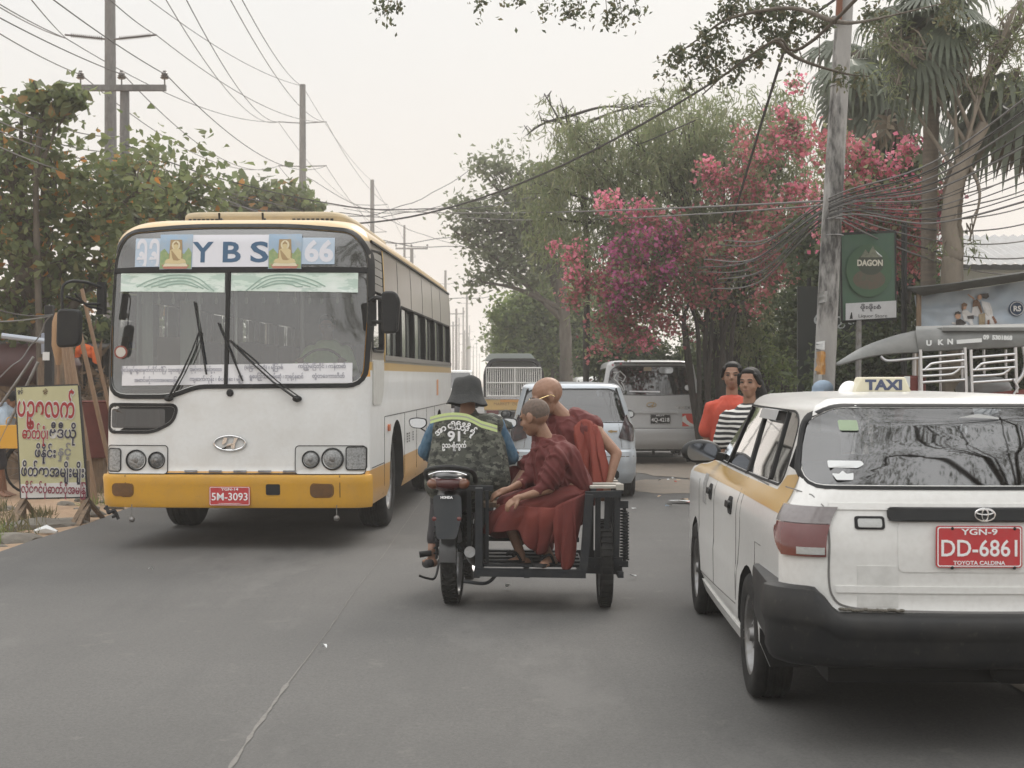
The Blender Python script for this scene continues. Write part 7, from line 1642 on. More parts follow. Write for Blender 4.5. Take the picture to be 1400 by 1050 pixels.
# --- fan palms
palm_m = leafmat('palm fans', [(.075, .09, .06), (.10, .12, .08), (.13, .15, .10), (.085, .10, .07), (.16, .17, .12)], .25, .45)
dead_m = leafmat('dead palm fans', [(.16, .125, .085), (.22, .18, .12), (.12, .095, .065)], .2)
def fan(q, c, d, size, r_, n=22, drop=.7):
 """one palmate leaf: stalk and a pleated fan whose tips hang"""
 d = Vector(d).normalized(); x = d.cross(Vector((0, 0, 1)));
 if x.length < .1: x = Vector((1, 0, 0))
 x.normalize(); c = Vector(c); R_ = size
 for k in range(n):
  a = (k / (n - 1) - .5) * R(235); dr = (d * math.cos(a) + x * math.sin(a)); L = R_ * (.75 + .25 * math.cos(a * .8)) * r_.uniform(.9, 1.05); w_ = R_ * .055
  s = dr.cross(d.cross(x)).normalized() * w_; u = Vector((0, 0, 1))
  p1 = c + dr * L * .5 - u * drop * L * .10; p2 = c + dr * L * .85 - u * drop * L * .42; p3 = c + dr * L * .95 - u * drop * L * .80; zz = u * (w_ * .35) * (1 if k % 2 else -1)
  q.add([c, p1 - s + zz, p1 + s - zz, p2 - s * .7, p2 + s * .7, p3], [(0, 1, 2), (1, 3, 4, 2), (3, 5, 4)])
def palm(lab, base, trunk, r0, heads, seed, trunkm, dead=0, fans=26, size=.95):
 t = thing('fan_palm', lab, 'palm', base, group='fan palms by the verge'); T = Matrix.Translation(-Vector(base)); r_ = random.Random(seed)
 q = MB(); q.M = T; L = smoothpath(trunk, 14); q.tube(L, [r0 * (1.12 - .12 * min(1, i / 8)) * (1 + .05 * ((i % 3) == 0)) for i in range(len(L))], 14); q.build('trunk', trunkm, t, smooth=50)
 for hd in heads:
  hd = Vector(hd)
  for k in range(fans):
   az = r_.uniform(0, 2 * PI); e = r_.uniform(-1.1, 1.1); d = Vector((math.cos(az) * math.cos(e), math.sin(az) * math.cos(e), math.sin(e))); Ls = r_.uniform(.5, .95) * size
   c = hd + d * Ls + Vector((0, 0, -.25 * Ls));
   q = MB(); q.M = T; q.tube([hd + d * .05, hd + d * Ls * .6, c], [.018, .013, .009], 5); fan(q, c, (d + Vector((0, 0, -.55))), size * r_.uniform(.75, 1.05), r_, drop=r_.uniform(.5, 1.1))
   q.build('frond', palm_m, t, smooth=0)
  for k in range(dead):
   az = r_.uniform(0, 2 * PI); c = hd + Vector((.16 * math.cos(az), .16 * math.sin(az), -.3)); q = MB(); q.M = T; fan(q, c, (math.cos(az) * .3, math.sin(az) * .3, -1), size * .8, r_, 14, .2); q.build('dead_frond', dead_m, t, smooth=0)
palm_b = mat('palm trunk', (.19, .155, .12), .9, n=(3, .6, (.11, .095, .08)), stretch=(1, 1, 8), bump=(22, .9, .02))
palm('slim straight fan palm just past the grey pole', (P(1269, 515, 18.4).x, 18.4, 0), [(P(1269, 515, 18.4).x, 18.4, 0), P(1269, 380, 18.4), P(1272, 200, 18.4), P(1275, 60, 18.4), P(1277, 20, 18.4)], .095, [P(1277, 20, 18.4)], 3, palm_b, 5, 20, .62)
palm('fan palm whose crown hangs behind the grey pole', (P(1205, 515, 23).x, 23, 0), [(P(1205, 515, 23).x, 23, 0), P(1212, 330, 23), P(1195, 220, 23), P(1180, 120, 23), P(1172, 70, 23)], .10, [P(1170, 90, 23)], 4, bark, 4, 18, .85)
palm('fan palm with ragged crown near the picture edge by the white house', (P(1298, 515, 19).x, 19, 0), [(P(1298, 515, 19).x, 19, 0), P(1303, 350, 19), P(1300, 310, 19), P(1305, 250, 19), P(1318, 225, 19), P(1345, 190, 19), P(1395, 150, 19)], .13, [P(1400, 130, 19)], 5, barkp, 4, 14, .9)
palm('small fan palm head between the trunks', (P(1235, 515, 22).x, 21.6, 0), [(P(1235, 515, 21.6).x, 21.6, 0), P(1240, 300, 21.6), P(1225, 200, 21.6), P(1215, 150, 21.6)], .07, [P(1216, 145, 21.6)], 6, barkd, 2, 7, .75)
# forked pale trunk: swollen foot and limbs of the tree by the house
tree('bottle_trunk_tree', 'tree with swollen pale trunk and sparse high leaves beside the slim palm', (P(1300, 515, 18).x, 18, 0), px_clumps([(1330, 60, 30), (1380, 60, 34), (1300, 90, 22), (1400, 20, 40), (1240, 60, 30), (1200, 40, 26), (1350, 110, 24), (1290, 330, 14), (1325, 330, 12), (1225, 110, 20), (1390, 100, 20)], 18), lf_feather,
     [(P(1300, 515, 18).x, 18, 0), P(1300, 390, 18), P(1303, 350, 18), P(1297, 300, 18), P(1310, 240, 18), P(1345, 170, 18)], barkp, per=150, m=16, spread=.15, size=.12, shape='narrow', droop=.6, seed=61, hang=1.1, tr=.14, twign=110, fork=.75, lr=.22)
# --- overhead: a rain tree whose boughs hang over the camera from the right-hand kerb
def overhead():
 base = (9.5, 2.0, 0); t = thing('rain_tree', 'overhanging tree with fine dark leaflets whose twigs hang into the top of the view', 'tree', base); B = Vector(base); T = Matrix.Translation(-B); r_ = random.Random(5); g = rng(5)
 tips = []
 Lx = [(530, 8, 8), (545, 0, 9), (520, 3, 8), (650, 2, 9), (700, 2, 10), (745, 4, 10), (775, 12, 12), (795, 5, 14), (845, 10, 12), (850, 22, 9), (870, 8, 10), (830, 22, 8), (1010, 5, 24), (1040, 20, 22), (1070, 35, 22), (930, 65, 18), (955, 80, 18), (985, 60, 20), (1005, 90, 18), (960, 50, 20), (1030, 70, 18), (915, 85, 14), (1060, 10, 26), (985, 25, 16), (1095, 15, 22), (1150, 100, 14), (1180, 105, 12), (1120, 30, 18), (940, 110, 10), (975, 100, 14), (1200, 20, 20), (1300, 10, 20), (1085, 60, 14)]
 clumps = px_clumps([(x, y, r, 0) for x, y, r in Lx], 12.5)
 near = [((2.6 + r_.uniform(-2.2, 3.2), r_.uniform(-4, 7.5), 6.6 + r_.uniform(-.5, 1.4)), (.85, .85, .4)) for k in range(60)] + [((r_.uniform(-4.5, 1), r_.uniform(-6, 3), 7.4 + r_.uniform(-.5, 1.2)), (.9, .9, .45)) for k in range(22)]
 tw = twigs([(c, tuple(k * 1.25 for k in r)) for c, r in clumps], 300, 6, .1); tw2 = twigs(near, 3000, 7, .2)
 p = np.concatenate([spray(tw, 13, .055, 8, 1.3), spray(tw2, 24, .20, 9, .6)]) - np.array(base); sz = .06
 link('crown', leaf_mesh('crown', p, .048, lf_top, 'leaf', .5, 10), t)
 q = MB(); q.M = T; tr = smoothpath([(9.5, 2, 0), (9.2, 2.2, 3.2), (7.8, 2.8, 5.6), (4.2, 3.6, 6.2)], 8); q.tube(tr, [.26 * (1 - .85 * i / (len(tr) - 1)) for i in range(len(tr))], 14); q.build('trunk', bark, t, smooth=60)
 hub = Vector((4.2, 3.6, 6.2)); b = MB(); b.M = T
 main = [[hub, Vector((4.0, 7, 6.0)), P(1140, 30, 11.5), P(1060, 55, 12), P(1000, 95, 12.4), P(960, 130, 12.6)], [P(1140, 30, 11.5), P(1080, 12, 12), P(1000, 25, 12.4), P(960, 50, 12.6), P(925, 75, 12.6)], [hub, Vector((2, 6, 6.6)), P(950, -60, 11.5), P(860, -20, 12.3), P(790, -8, 12.5), P(700, -10, 12.5), P(540, -12, 12.5)],
   [P(1140, 30, 11.5), P(1180, 30, 12), P(1290, 5, 12.5)], [P(1060, 55, 12), P(1090, 80, 12.3), P(1150, 100, 12.5), P(1190, 105, 12.5)]]
 allp = []
 for L in main:
  s = smoothpath(L, 8); b.tube(s, [max(.006, .022 * (1 - .85 * i / (len(s) - 1))) for i in range(len(s))], 7); allp += s
 for c, r in clumps:
  c = Vector(c); s = min(allp, key=lambda p_: (p_ - c).length); b.tube([s, s.lerp(c, .5) + Vector((0, 0, .06)), c], [.006, .004, .003], 4)
 for c, r in near[::3]:
  c = Vector(c); s = hub if c.x > 1.2 else Vector((2, 6, 6.6)).lerp(Vector((-2, 0, 7.2)), .5); m_ = s.lerp(c, .5) + Vector((r_.uniform(-.3, .3), r_.uniform(-.3, .3), .3)); b.tube(smoothpath([s, m_, c], 5), [max(.006, .022 * (1 - k / 11)) for k in range(11)], 6)
 b.tube(smoothpath([hub, (2, 4, 6.6), (0, 1.5, 7.0), (-2.5, -2, 7.3)], 6), [.035 - .0014 * k for k in range(19)], 8)
 b.build('limbs', bark, t, smooth=60)
overhead()
# --- ground plants: tufts and weeds on the left verge, litter
def tuft(lab, c, r, n, h, seed, m_):
 t = thing('weed_tuft', lab, 'weed', c, group='weed tufts on the dusty verge'); g = rng(seed); p = g.normal(size=(n, 3)) * np.array((r, r, .0)); p[:, 2] = 0
 me = leaf_mesh('blades', p, h, m_, 'blade', -1.1, seed); link('blades', me, t)
weed = leafmat('dry weeds', [(.06, .07, .03), (.10, .10, .045), (.14, .12, .06), (.20, .16, .09)], .3)
for k in range(26):
 x = -4.85 - abs(rnd.gauss(0, .9)); y = rnd.uniform(12.5, 19); tuft('dry weed tuft on the dirt beside the sign', (x, y, lz(x, y) - .01), rnd.uniform(.05, .14), rnd.randint(45, 90), rnd.uniform(.10, .24), 100 + k, weed if k % 3 else lf_bright)
# ------------------------------------------------------------------ poles
conc = mat('pole concrete', (.17, .165, .16), .9, n=(3, .7, (.09, .088, .085)), n2=(25, .4, (.26, .25, .24)), stretch=(1, 1, .25), bump=(30, .4))
concm = mat('stained pole', (.30, .295, .285), .9, n=(2.2, .95, (.035, .034, .033), .47, .55), n2=(20, .5, (.36, .35, .33)), stretch=(1.2, 1.2, .35), bump=(24, .5))
ins = mat('insulator', (.10, .085, .075), .3, coat=.5)
def insul(q, c, s=1., M=None):
 prof = [(.012, -.12), (.012, 0), (.05, .0), (.075, .02), (.05, .035), (.065, .05), (.042, .065), (.055, .085), (.03, .11), (.03, .13), (.002, .135)]
 q.lathe([(r * s, z * s) for r, z in prof], 14, M=Matrix.Translation(c))
gp = 'power poles marching up the street'
def pole(lab, px, d, top_y, r, arms=(), insul_=True, group=gp, lean=0, cat='pole', nm='power_pole'):
 b = P(px, HZ, d); top = P(px + lean, top_y, d); t = thing(nm, lab, cat, (b.x, d, 0), group=group)
 q = MB(); q.tube([(0, 0, -.3), (top.x - b.x, 0, top.z)], [r * 1.25, r * .8], 14); q.build('shaft', conc, t, smooth=50)
 for (y, w_, tilt, kind) in arms:
  c = P(px, y, d); h = w_ * d / F_PX / 2; z = c.z
  if kind == 'beam':
   q = MB(); q.box((0, -.1, z), (2 * h, .09, .12)); q.build('crossarm', conc, t)
   for x in (-h * .97, -.02, h * .97):
    q = MB(); insul(q, (x, -.1, z + .18), 1.25); q.build('insulator', ins, t)
  else:
   for sg in (-1, 1):
    q = MB(); q.tube([(sg * .06, -.05, z), (sg * h, -.05, z + tilt)], .022, 8)
    if d < 40:
     for k in range(16): q.lathe([(.02, -.012), (.055, 0), (.02, .012)], 10, M=Matrix.Translation((sg * (.2 + k * (h - .3) / 16), -.05, z + tilt * (.2 + k * (h - .3) / 16) / h)) @ Matrix.Rotation(R(90), 4, 'Y'))
    q.build('line_post', ins if d < 40 else conc, t)
 return t
pole('tall grey power pole with two angled insulator arms behind the bus', 153, 32, -60, .135, [(55, 125, .10, 'post')], lean=-2)
pole('lower pole with a beam of three brown insulators behind the bus', 170, 29.5, 124, .115, [(122, 118, 0, 'beam')], lean=1)
pole('mid-distance pole standing above the bus roof', 414, 62, 116, .16, [(169, 66, .06, 'post'), (228, 66, .03, 'post')])
pole('third pole with two pairs of thin arms past the bus roof', 509, 95, 246, .16, [(281, 42, .05, 'post'), (318, 40, .05, 'post')])
pole('fourth thin pole over the bus tail', 553, 128, 308, .12, [(352, 30, .03, 'post')])
pole('stub pole with its beam just over the bus tail', 563, 112, 340, .16, [(340, 44, 0, 'beam')])
for k in range(22):
 d = 150 + k * 20; x = 612 + 26 * (1 - math.exp(-k / 8)) + (k % 3) * 7 - 3; h_ = (9.5 if k % 2 else 12.5)
 pole('faint far pole in the haze at the end of the street', x + 12 * ((k * 7) % 5) / 5, d, HZ - (h_ - H_CAM) * F_PX / d, .15, [(HZ - (h_ - 2.2) * F_PX / d, 1.9 * F_PX / d, 0, 'beam')] if k % 2 else [(HZ - (h_ - 3) * F_PX / d, 2.2 * F_PX / d, .05, 'post')])
def big_pole():
 d = 16.; b = P(1125, 540, d); b.z = 0; t = thing('utility_pole', 'thick stained concrete pole plastered with notices beside the green banner', 'pole', b)
 T = Matrix.Translation(-b); q = MB(); q.M = T; pts = [P(1122, 720, d), P(1126, 540, d), P(1137, 300, d), P(1148, 110, d), P(1157, -40, d)]; pts[0].z = -.3
 q.tube(pts, [.125, .118, .108, .098, .09], 18); sh = q.build('shaft', concm, t, smooth=60)
 q = MB(); q.M = T; q.tube([P(1146, 30, d - .12), P(1149, -40, d - .12)], .035, 8); q.build('conduit', mat('rust conduit', (.16, .06, .03), .8), t)
 for nm, y0, y1, xx0, xx1, m_ in (('orange_notice', 480, 512, -9, 8, mat('orange paper', (.50, .24, .05), .7, n=(14, .6, (.6, .42, .25)))), ('pale_notice', 512, 535, -11, 9, mat('torn paper', (.42, .42, .40), .8, n=(12, .7, (.25, .25, .25)))), ('pale_notice', 466, 478, -6, -1, M_['stick']), ('pale_notice', 398, 412, -8, 2, mat('bleached paper', (.30, .30, .29), .8))):
  q = MB(); q.M = T; vs = []; cx = 1126 + (540 - (y0 + y1) / 2) * .046
  for j in range(6):
   for i in range(9): vs.append(P(cx + 3 + xx0 + (xx1 - xx0) * i / 8 + .5 * math.sin(j * 2.3), y0 + (y1 - y0) * j / 5, d - .5))
  q.add(vs, [(j * 9 + i, j * 9 + i + 1, (j + 1) * 9 + i + 1, (j + 1) * 9 + i) for j in range(5) for i in range(8)]); o = q.build(nm, m_, t); lay_on(o, sh, (0, 1, 0), .004)
 for y in (32, 118, 300, 322):
  c = P(1126 + (540 - y) * .055, y, d); q = MB(); q.M = T; q.tube([c + V(.115 * math.cos(a), .115 * math.sin(a), 0) for a in [2 * PI * k / 20 for k in range(20)]], .007, 5, closed=True); q.build('steel_band', M_['rim'], t)
 q = MB(); q.M = T; q.box(tuple(P(1140, 26, d - .12)), (.05, .05, .05)); q.build('cable_bracket', M_['rim'], t)
big_pole()
def thin_post(lab, px, d, y0, r, m_, grp=None, nm='post'):
 b = P(px, 515, d); t = thing(nm, lab, 'post', (b.x, d, 0), group=grp); q = MB(); q.tube([(0, 0, -.2), (0, 0, P(px, y0, d).z)], r, 8); q.build('shaft', m_, t)
thin_post('thin dark post behind the green banner', 1236, 17.6, 305, .035, M_['black'])
thin_post('dark steel post nearer the hedge', 1106, 20.5, 380, .03, M_['black'])
# ------------------------------------------------------------------ overhead cables
cab = mat('cable', (.045, .043, .042), .7); cabl = mat('pale cable', (.13, .125, .12), .7)
def cable(a, e, sag, r=.008, m_=None, lab='thin power line crossing the sky', grp='thin power lines over the street', n=22, wob=0):
 a = Vector(a); e = Vector(e); t = []
 for k in range(n + 1):
  u = k / n; p = a.lerp(e, u); p.z -= sag * 4 * u * (1 - u)
  if wob: p.z += wob * noise.noise(Vector((u * 9 + a.x, a.z, 0))); p.x += wob * noise.noise(Vector((u * 7, a.z, 5)))
  t.append(p - a)
 q = MB(); q.tube(t, r, 5, cap=False); o = q.build('cable', m_ or cab, None, Matrix.Translation(a)); tag(o, lab, 'cable', grp); return o
D1, D2, D3 = 32, 62, 95
# street-side lines: they run from over the camera's left to pole 1, 2, 3 and on
A1 = [P(91, 53, D1), P(215, 49, D1), P(153, -40, D1)]; A2 = [P(381, 167, D2), P(446, 167, D2), P(381, 227, D2), P(446, 227, D2), P(414, 118, D2)]; A3 = [P(488, 280, D3), P(530, 280, D3), P(489, 317, D3), P(529, 317, D3), P(509, 248, D3)]; A4 = [P(538, 350, 128), P(568, 350, 128), P(553, 310, 128)]
Bm = [P(112, 103, 29.5), P(170, 103, 29.5), P(228, 103, 29.5)]
for k, (a, e, s) in enumerate(((A1[0], A2[0], .5), (A1[1], A2[1], .5), (A1[2], A2[4], .4), (A2[0], A3[0], .5), (A2[1], A3[1], .5), (A2[4], A3[4], .4), (A2[2], A3[2], .5), (A2[3], A3[3], .5), (A3[0], A4[0], .4), (A3[1], A4[1], .4), (A3[4], A4[2], .4), (Bm[0], A2[2], .8), (Bm[2], A2[3], .8), (Bm[1], A2[2], .8),
                              (P(-20, -6, 22), A1[0], .04), (P(20, -30, 19), A1[0], .04), (P(-20, 14, 20), Bm[1], .05), (P(-20, 34, 21), Bm[0], .05), (P(60, -10, 19), Bm[2], .05), (P(-20, -2, 21), A1[0], .06), (P(140, -10, 22), A1[1], .05), (P(210, -30, 26), A2[0], .8), (P(250, -10, 26), A2[0], .6), (P(310, -10, 28), A2[1], .6), (P(326, -10, 27), A2[4], .3))):
 cable(a, e, s, .011 if k < 14 else .010, cabl if k % 2 else cab)
for k, (y0, y1, d0) in enumerate(((140, 205, 24), (165, 225, 24), (178, 238, 23.5), (200, 260, 23))):
 cable(P(-20, y0 - 8, d0 - 6), P(168, y1 - 18, 29.2), .15, .010, cabl, 'service wire slanting from the corner to the insulator pole', 'service wires to the poles')
for k, (a, e, s, w_) in enumerate(((P(168, 212, 29), P(640, 268, 60), 1.0, .1), (P(170, 230, 29), P(640, 235, 55), 1.3, .1), (P(172, 240, 29), P(690, 300, 60), 1.1, .1), (P(172, 200, 29), P(900, 200, 45), 1.6, .05), (P(170, 250, 29), P(720, 395, 70), 1.2, .1), (P(240, 240, 36), P(800, 310, 70), 1.4, .1), (P(414, 240, 62), P(680, 345, 90), .6, .1))):
 cable(a, e, s, .014, cab, 'sagging service cable strung across the road', 'service cables across the road', wob=w_)
cable(P(280, 258, 34), P(1152, -8, 16), 1.55, .016, cab, 'heavy dark cable rising across the road to the thick pole', None, 34)
cable(P(470, 285, 60), P(950, 165, 24), .7, .012, cab, 'cable sloping up into the fine-leaved tree', None)
cable(P(440, 278, 60), P(1126, 275, 16), .25, .012, cabl, 'level pale cable crossing before the bougainvillea', 'level cables before the bougainvillea')
cable(P(560, 285, 60), P(1126, 281, 16), .30, .010, cabl, 'level pale cable crossing before the bougainvillea', 'level cables before the bougainvillea')
cable(P(1089, 15, 15), P(1002, 300, 24), -.05, .018, cab, 'dark guy cable dropping into the bougainvillea', None, 14)
# the thick bundle that swings past the stained pole
r_ = random.Random(9)
for k in range(13):
 y0 = 118 + k * 13 + r_.uniform(-6, 6); y1 = 268 + k * 3.2 + r_.uniform(-4, 4); e = P(990 - 9 * (k % 5), y1 + 62 + 5 * (k % 7), 24)
 a = P(1440, y0 - 12, 13.5); m_ = P(1136, 272 + k * 2.2 + r_.uniform(-3, 3), 15.85)
 pts = smoothpath([a, (a + m_) / 2 + V(0, 0, -.16 - .05 * r_.random()), m_, (m_ + e) / 2 + V(0, 0, -.22 - .08 * r_.random()), e], 8)
 q = MB(); q.tube([p - a for p in pts], r_.choice((.0045, .006, .007, .010)), 5, cap=False); o = q.build('cable', cab if k % 3 else cabl, None, Matrix.Translation(a)); tag(o, 'cable in the sagging bundle slung past the stained pole', 'cable', 'bundled cables on the stained pole')
for k in range(8):
 cable(P(1140, 268 + 4 * k, 16), P(1440, 190 + k * 26, 22), .25, .010, cabl if k % 2 else cab, 'thin wire fanning out from the stained pole past the palms', 'wires fanning past the palms')
# ------------------------------------------------------------------ green hanging banner
def banner():
 d = 16.9; t = thing('green_banner', 'dark green DAGON liquor store sign on a post beside the stained pole', 'sign', (P(1187, 515, d).x, d, 0)); B = Vector((P(1187, 515, d).x, d, 0)); T = Matrix.Translation(-B)
 gm = mat('banner green', (.030, .080, .048), .45, coat=.2, n=(2.2, .7, (.045, .12, .060)), n2=(7, .3, (.06, .09, .075)))
 a = P(1149, 320, d + .05); b = P(1223.5, 316.5, d); c = P(1225, 436, d); e = P(1151, 440, d + .05)
 def quadp(nm, pts, m_, off, par=t, th=.05):
  q = MB(); q.M = T; n_ = V(0, -1, 0); q.add([p + n_ * off for p in pts] + [p + n_ * (off - th) for p in pts], [(0, 1, 2, 3), (7, 6, 5, 4), (0, 4, 5, 1), (1, 5, 6, 2), (2, 6, 7, 3), (3, 7, 4, 0)]); return q.build(nm, m_, par, smooth=0)
 pnl = quadp('panel', [a, b, c, e], gm, 0, th=.10)
 w_ = quadp('lower_strip', [P(1156, 415, d), P(1225, 411, d), P(1225, 434, d), P(1156, 438, d)], mat('strip white', (.46, .47, .48), .6, n=(8, .4, (.36, .36, .36))), .008, th=.006)
 br = mat('print brown', (.085, .065, .045), .6, n=(14, .7, (.05, .075, .045))); hz_ = mat('print halo', (.040, .090, .045), .6, n=(6, .8, (.035, .08, .045)))
 def disc(cx, cy, rx, ry, m_, off, n=28, nm='printed_patch', wav=0):
  q = MB(); q.M = T; vs = [P(cx + rx * math.cos(2 * PI * k / n) * (1 + wav * noise.noise(Vector((k, cx, 0)))), cy + ry * math.sin(2 * PI * k / n), d) + V(0, -off, 0) for k in range(n)]; q.add(vs, [tuple(range(n))]); q.build(nm, m_, pnl, smooth=0)
 disc(1188, 370, 31, 36, hz_, .004, wav=.2); disc(1188, 382, 22, 14, br, .006, wav=.5); disc(1190, 360, 18, 16, mat('print dark', (.035, .045, .03), .6), .007, wav=.3)
 for poly in ([(1176, 352), (1183, 341), (1187, 347), (1193, 336), (1198, 346), (1206, 352)], [(1196, 342), (1206, 351), (1202, 352)]):
  q = MB(); q.M = T; q.add([P(x, y, d) + V(0, -.009, 0) for x, y in poly], [tuple(range(len(poly)))]); q.build('printed_peak', mat('print peak', (.16, .17, .12), .6, n=(30, .6, (.06, .07, .05))) if poly[0][0] == 1176 else M_['stick'], pnl, smooth=0)
 text('DAGON', .095, mat('cream letters', (.52, .50, .42), .6), pnl, Matrix.Translation(P(1189, 359.5, d) + V(0, -.011, 0) - B) @ Matrix.Rotation(R(90), 4, 'X'), width=.295, bold=.004)
 text('Liquor Store', .055, mat('grey letters', (.04, .04, .04), .6), w_, Matrix.Translation(P(1193, 432.5, d) + V(0, -.010, 0) - B) @ Matrix.Rotation(R(90), 4, 'X'), width=.33)
 text('ဖိုးဖိုးစံ', .058, mat('grey letters 2', (.10, .10, .11), .6), w_, Matrix.Translation(P(1190, 420.5, d) + V(0, -.010, 0) - B) @ Matrix.Rotation(R(90), 4, 'X'), width=.24, bold=.002)
 q = MB(); q.M = T; q.add([P(x, y, d) + V(0, -.010, 0) for x, y in ((1161, 436), (1163.5, 427), (1164.5, 427), (1165.5, 436))], [(0, 1, 2, 3)]); q.build('bottle_mark', M_['black'], w_, smooth=0)
 q = MB(); q.M = T; q.tube([P(1174, 438, d + .05), V(P(1174, 438, d).x, d + .05, -.1)], .035, 8); q.build('sign_post', M_['rim'], t)
 q = MB(); q.M = T
 for p0, p1 in ((a, b), (b, c), (c, e), (e, a)): q.beam(p0 + V(0, .01, 0), p1 + V(0, .01, 0), .02, .03)
 q.build('sign_frame', M_['black'], t)
banner()
# dark green shop board behind, with white script
def board():
 d = 19.2; B = Vector((P(1140, 515, d).x, d, 0)); t = thing('shop_board', 'black shop board with white script partly hidden by the stained pole', 'sign', B)
 q = MB(); c = P(1150, 475, d) - B; q.box(tuple(c), (1.15, .06, 1.6)); q.build('board', mat('shop board', (.012, .016, .014), .5), t)
 text('Cargo', .24, mat('script white', (.38, .40, .40), .6), t, Matrix.Translation(P(1141, 438, d) - B + V(0, -.035, 0)) @ Matrix.Rotation(R(90), 4, 'X'), width=.56, shear=.35)
 for x in (1098, 1205):
  q = MB(); q.tube([(P(x, 515, d).x - B.x, 0, -.1), (P(x, 515, d).x - B.x, 0, 2.6)], .03, 8); q.build('board_post', M_['black'], t)
board()
# ------------------------------------------------------------------ vinyl banner with four friends under an awning
def vinyl():
 d = 17; Q = lambda x, y, o=0.: P(x, y, d) + V(0, -o, 0); B = Vector((P(1330, 515, d).x, d, 0)); T = Matrix.Translation(-B)
 t = thing('vinyl_banner', 'pale blue vinyl banner of posing friends with a round navy badge', 'banner', B)
 bm_ = mat('vinyl pale blue', (.33, .40, .47), .45, n=(1.6, .8, (.44, .47, .50)), n2=(5, .3, (.26, .33, .42)), bump=(5, .3, .02))
 A = [(1250, 404), (1300, 399), (1350, 392), (1402, 384), (1440, 378)]; Z = [(1258, 458), (1300, 459), (1350, 457), (1402, 452), (1440, 449)]
 up = smoothpath([Q(*p) for p in A], 8); dn = smoothpath([Q(*p) for p in Z], 8); n = len(up); vs = []
 for j in range(13):
  for i in range(n):
   p = up[i].lerp(dn[i], j / 12); p.y += .035 * noise.noise(Vector((i * .30, j * .5, 1))) + .02 * math.sin(i * .8 + j * .7) * (1 - j / 12); vs.append(p)
 q = MB(); q.M = T; q.add(vs, [(j * n + i, j * n + i + 1, (j + 1) * n + i + 1, (j + 1) * n + i) for j in range(12) for i in range(n - 1)]); sheet_ = q.build('sheet', bm_, t, smooth=180)
 def bits(nm, poly, m_, k=1):
  q = MB(); q.M = T; fill(q, poly, lambda x, y: Q(x, y, .3), 0, 2, 3.0); o = q.build(nm, m_, t, smooth=0); lay_on(o, sheet_, (0, 1, 0), .006 + .004 * k)
 ell = lambda cx, cy, a, b_, n=14: [(cx + a * math.cos(2 * PI * i / n), cy + b_ * math.sin(2 * PI * i / n)) for i in range(n)]
 sk = mat('print skin', (.45, .27, .18), .6); wh = mat('print white', (.60, .60, .60), .6); dk_ = mat('print dark cloth', (.05, .045, .045), .6); kh = mat('print khaki', (.32, .26, .17), .6)
 bits('printed_figure', ell(1309, 432, 4, 4.5), sk, 2); bits('printed_hair', [(1304, 431), (1305, 427), (1309, 425.5), (1313, 427.5), (1312, 430), (1308, 429)], dk_, 3); bits('printed_figure', [(1306, 438), (1313, 436), (1321, 441), (1323, 450), (1316, 453), (1308, 452), (1307, 445)], dk_, 2); bits('printed_figure', [(1300, 440), (1306, 441), (1307, 444), (1301, 443)], wh); bits('printed_figure', [(1313, 448), (1321, 442), (1324, 446), (1317, 452)], wh, 3)
 bits('printed_figure', ell(1317.5, 419.5, 3.2, 4), sk, 2); bits('printed_hair', [(1313, 422), (1313.5, 416), (1317, 413.5), (1322, 416), (1321, 419), (1317, 416.5), (1315, 426)], mat('print brown hair', (.16, .09, .05), .6), 3); bits('printed_figure', [(1314, 425), (1322, 424), (1330, 430), (1329, 437), (1332, 450), (1328, 452), (1324, 440), (1318, 438)], wh)
 bits('printed_figure', [(1322, 432), (1331, 431), (1331, 436), (1323, 436)], dk_, 2); bits('printed_figure', ell(1334, 414.5, 3.2, 4), sk, 2); bits('printed_hair', [(1329, 420), (1330, 411), (1335, 409), (1339, 413), (1342, 427), (1340, 429), (1337, 415), (1332, 414)], mat('print brown hair 2', (.14, .075, .04), .6), 3); bits('printed_figure', [(1330, 419), (1340, 419), (1343, 430), (1336, 433), (1328, 430)], wh, 1)
 bits('printed_figure', [(1337, 430), (1346, 428), (1346, 451), (1338, 452)], kh, 2); bits('printed_figure', ell(1338.5, 406.5, 3.6, 3.6), sk, 4); bits('printed_hair', [(1338, 402), (1344, 401.5), (1351, 401), (1352, 406), (1348, 409), (1343, 407)], dk_, 4); bits('printed_figure', [(1341, 411), (1352, 414), (1357, 428), (1360, 449), (1356, 450), (1351, 436), (1352, 450), (1348, 450), (1346, 430), (1342, 420)], wh, 2)
 bits('printed_figure', [(1323, 402), (1332, 408), (1331, 410), (1322, 403)], sk); bits('printed_boot', [(1355, 433), (1358, 432), (1362, 441), (1359, 443)], mat('print boot', (.20, .09, .05), .6), 3); bits('printed_boot', [(1349, 438), (1352, 437), (1352, 447), (1349.5, 447)], bpy.data.materials['print boot'], 3)
 navy = mat('print navy', (.02, .05, .10), .5); bits('round_badge', ell(1389, 422, 10.5, 10.5, 30), navy, 1)
 q = MB(); q.M = T; q.tube([Q(1389 + 9 * math.cos(2 * PI * k / 30), 422 + 9 * math.sin(2 * PI * k / 30), .03) for k in range(30)], .004, 5, closed=True); q.build('badge_ring', wh, t)
 o = text('RS', .085, wh, t, Matrix.Translation(Q(1389, 422, .035) - B) @ Matrix.Rotation(R(90), 4, 'X'), bold=.003)
 aw = thing('awning', 'dark sagging awning sheet above the vinyl banner', 'awning', B + V(0, .2, 0)); T2 = Matrix.Translation(-(B + V(0, .2, 0)))
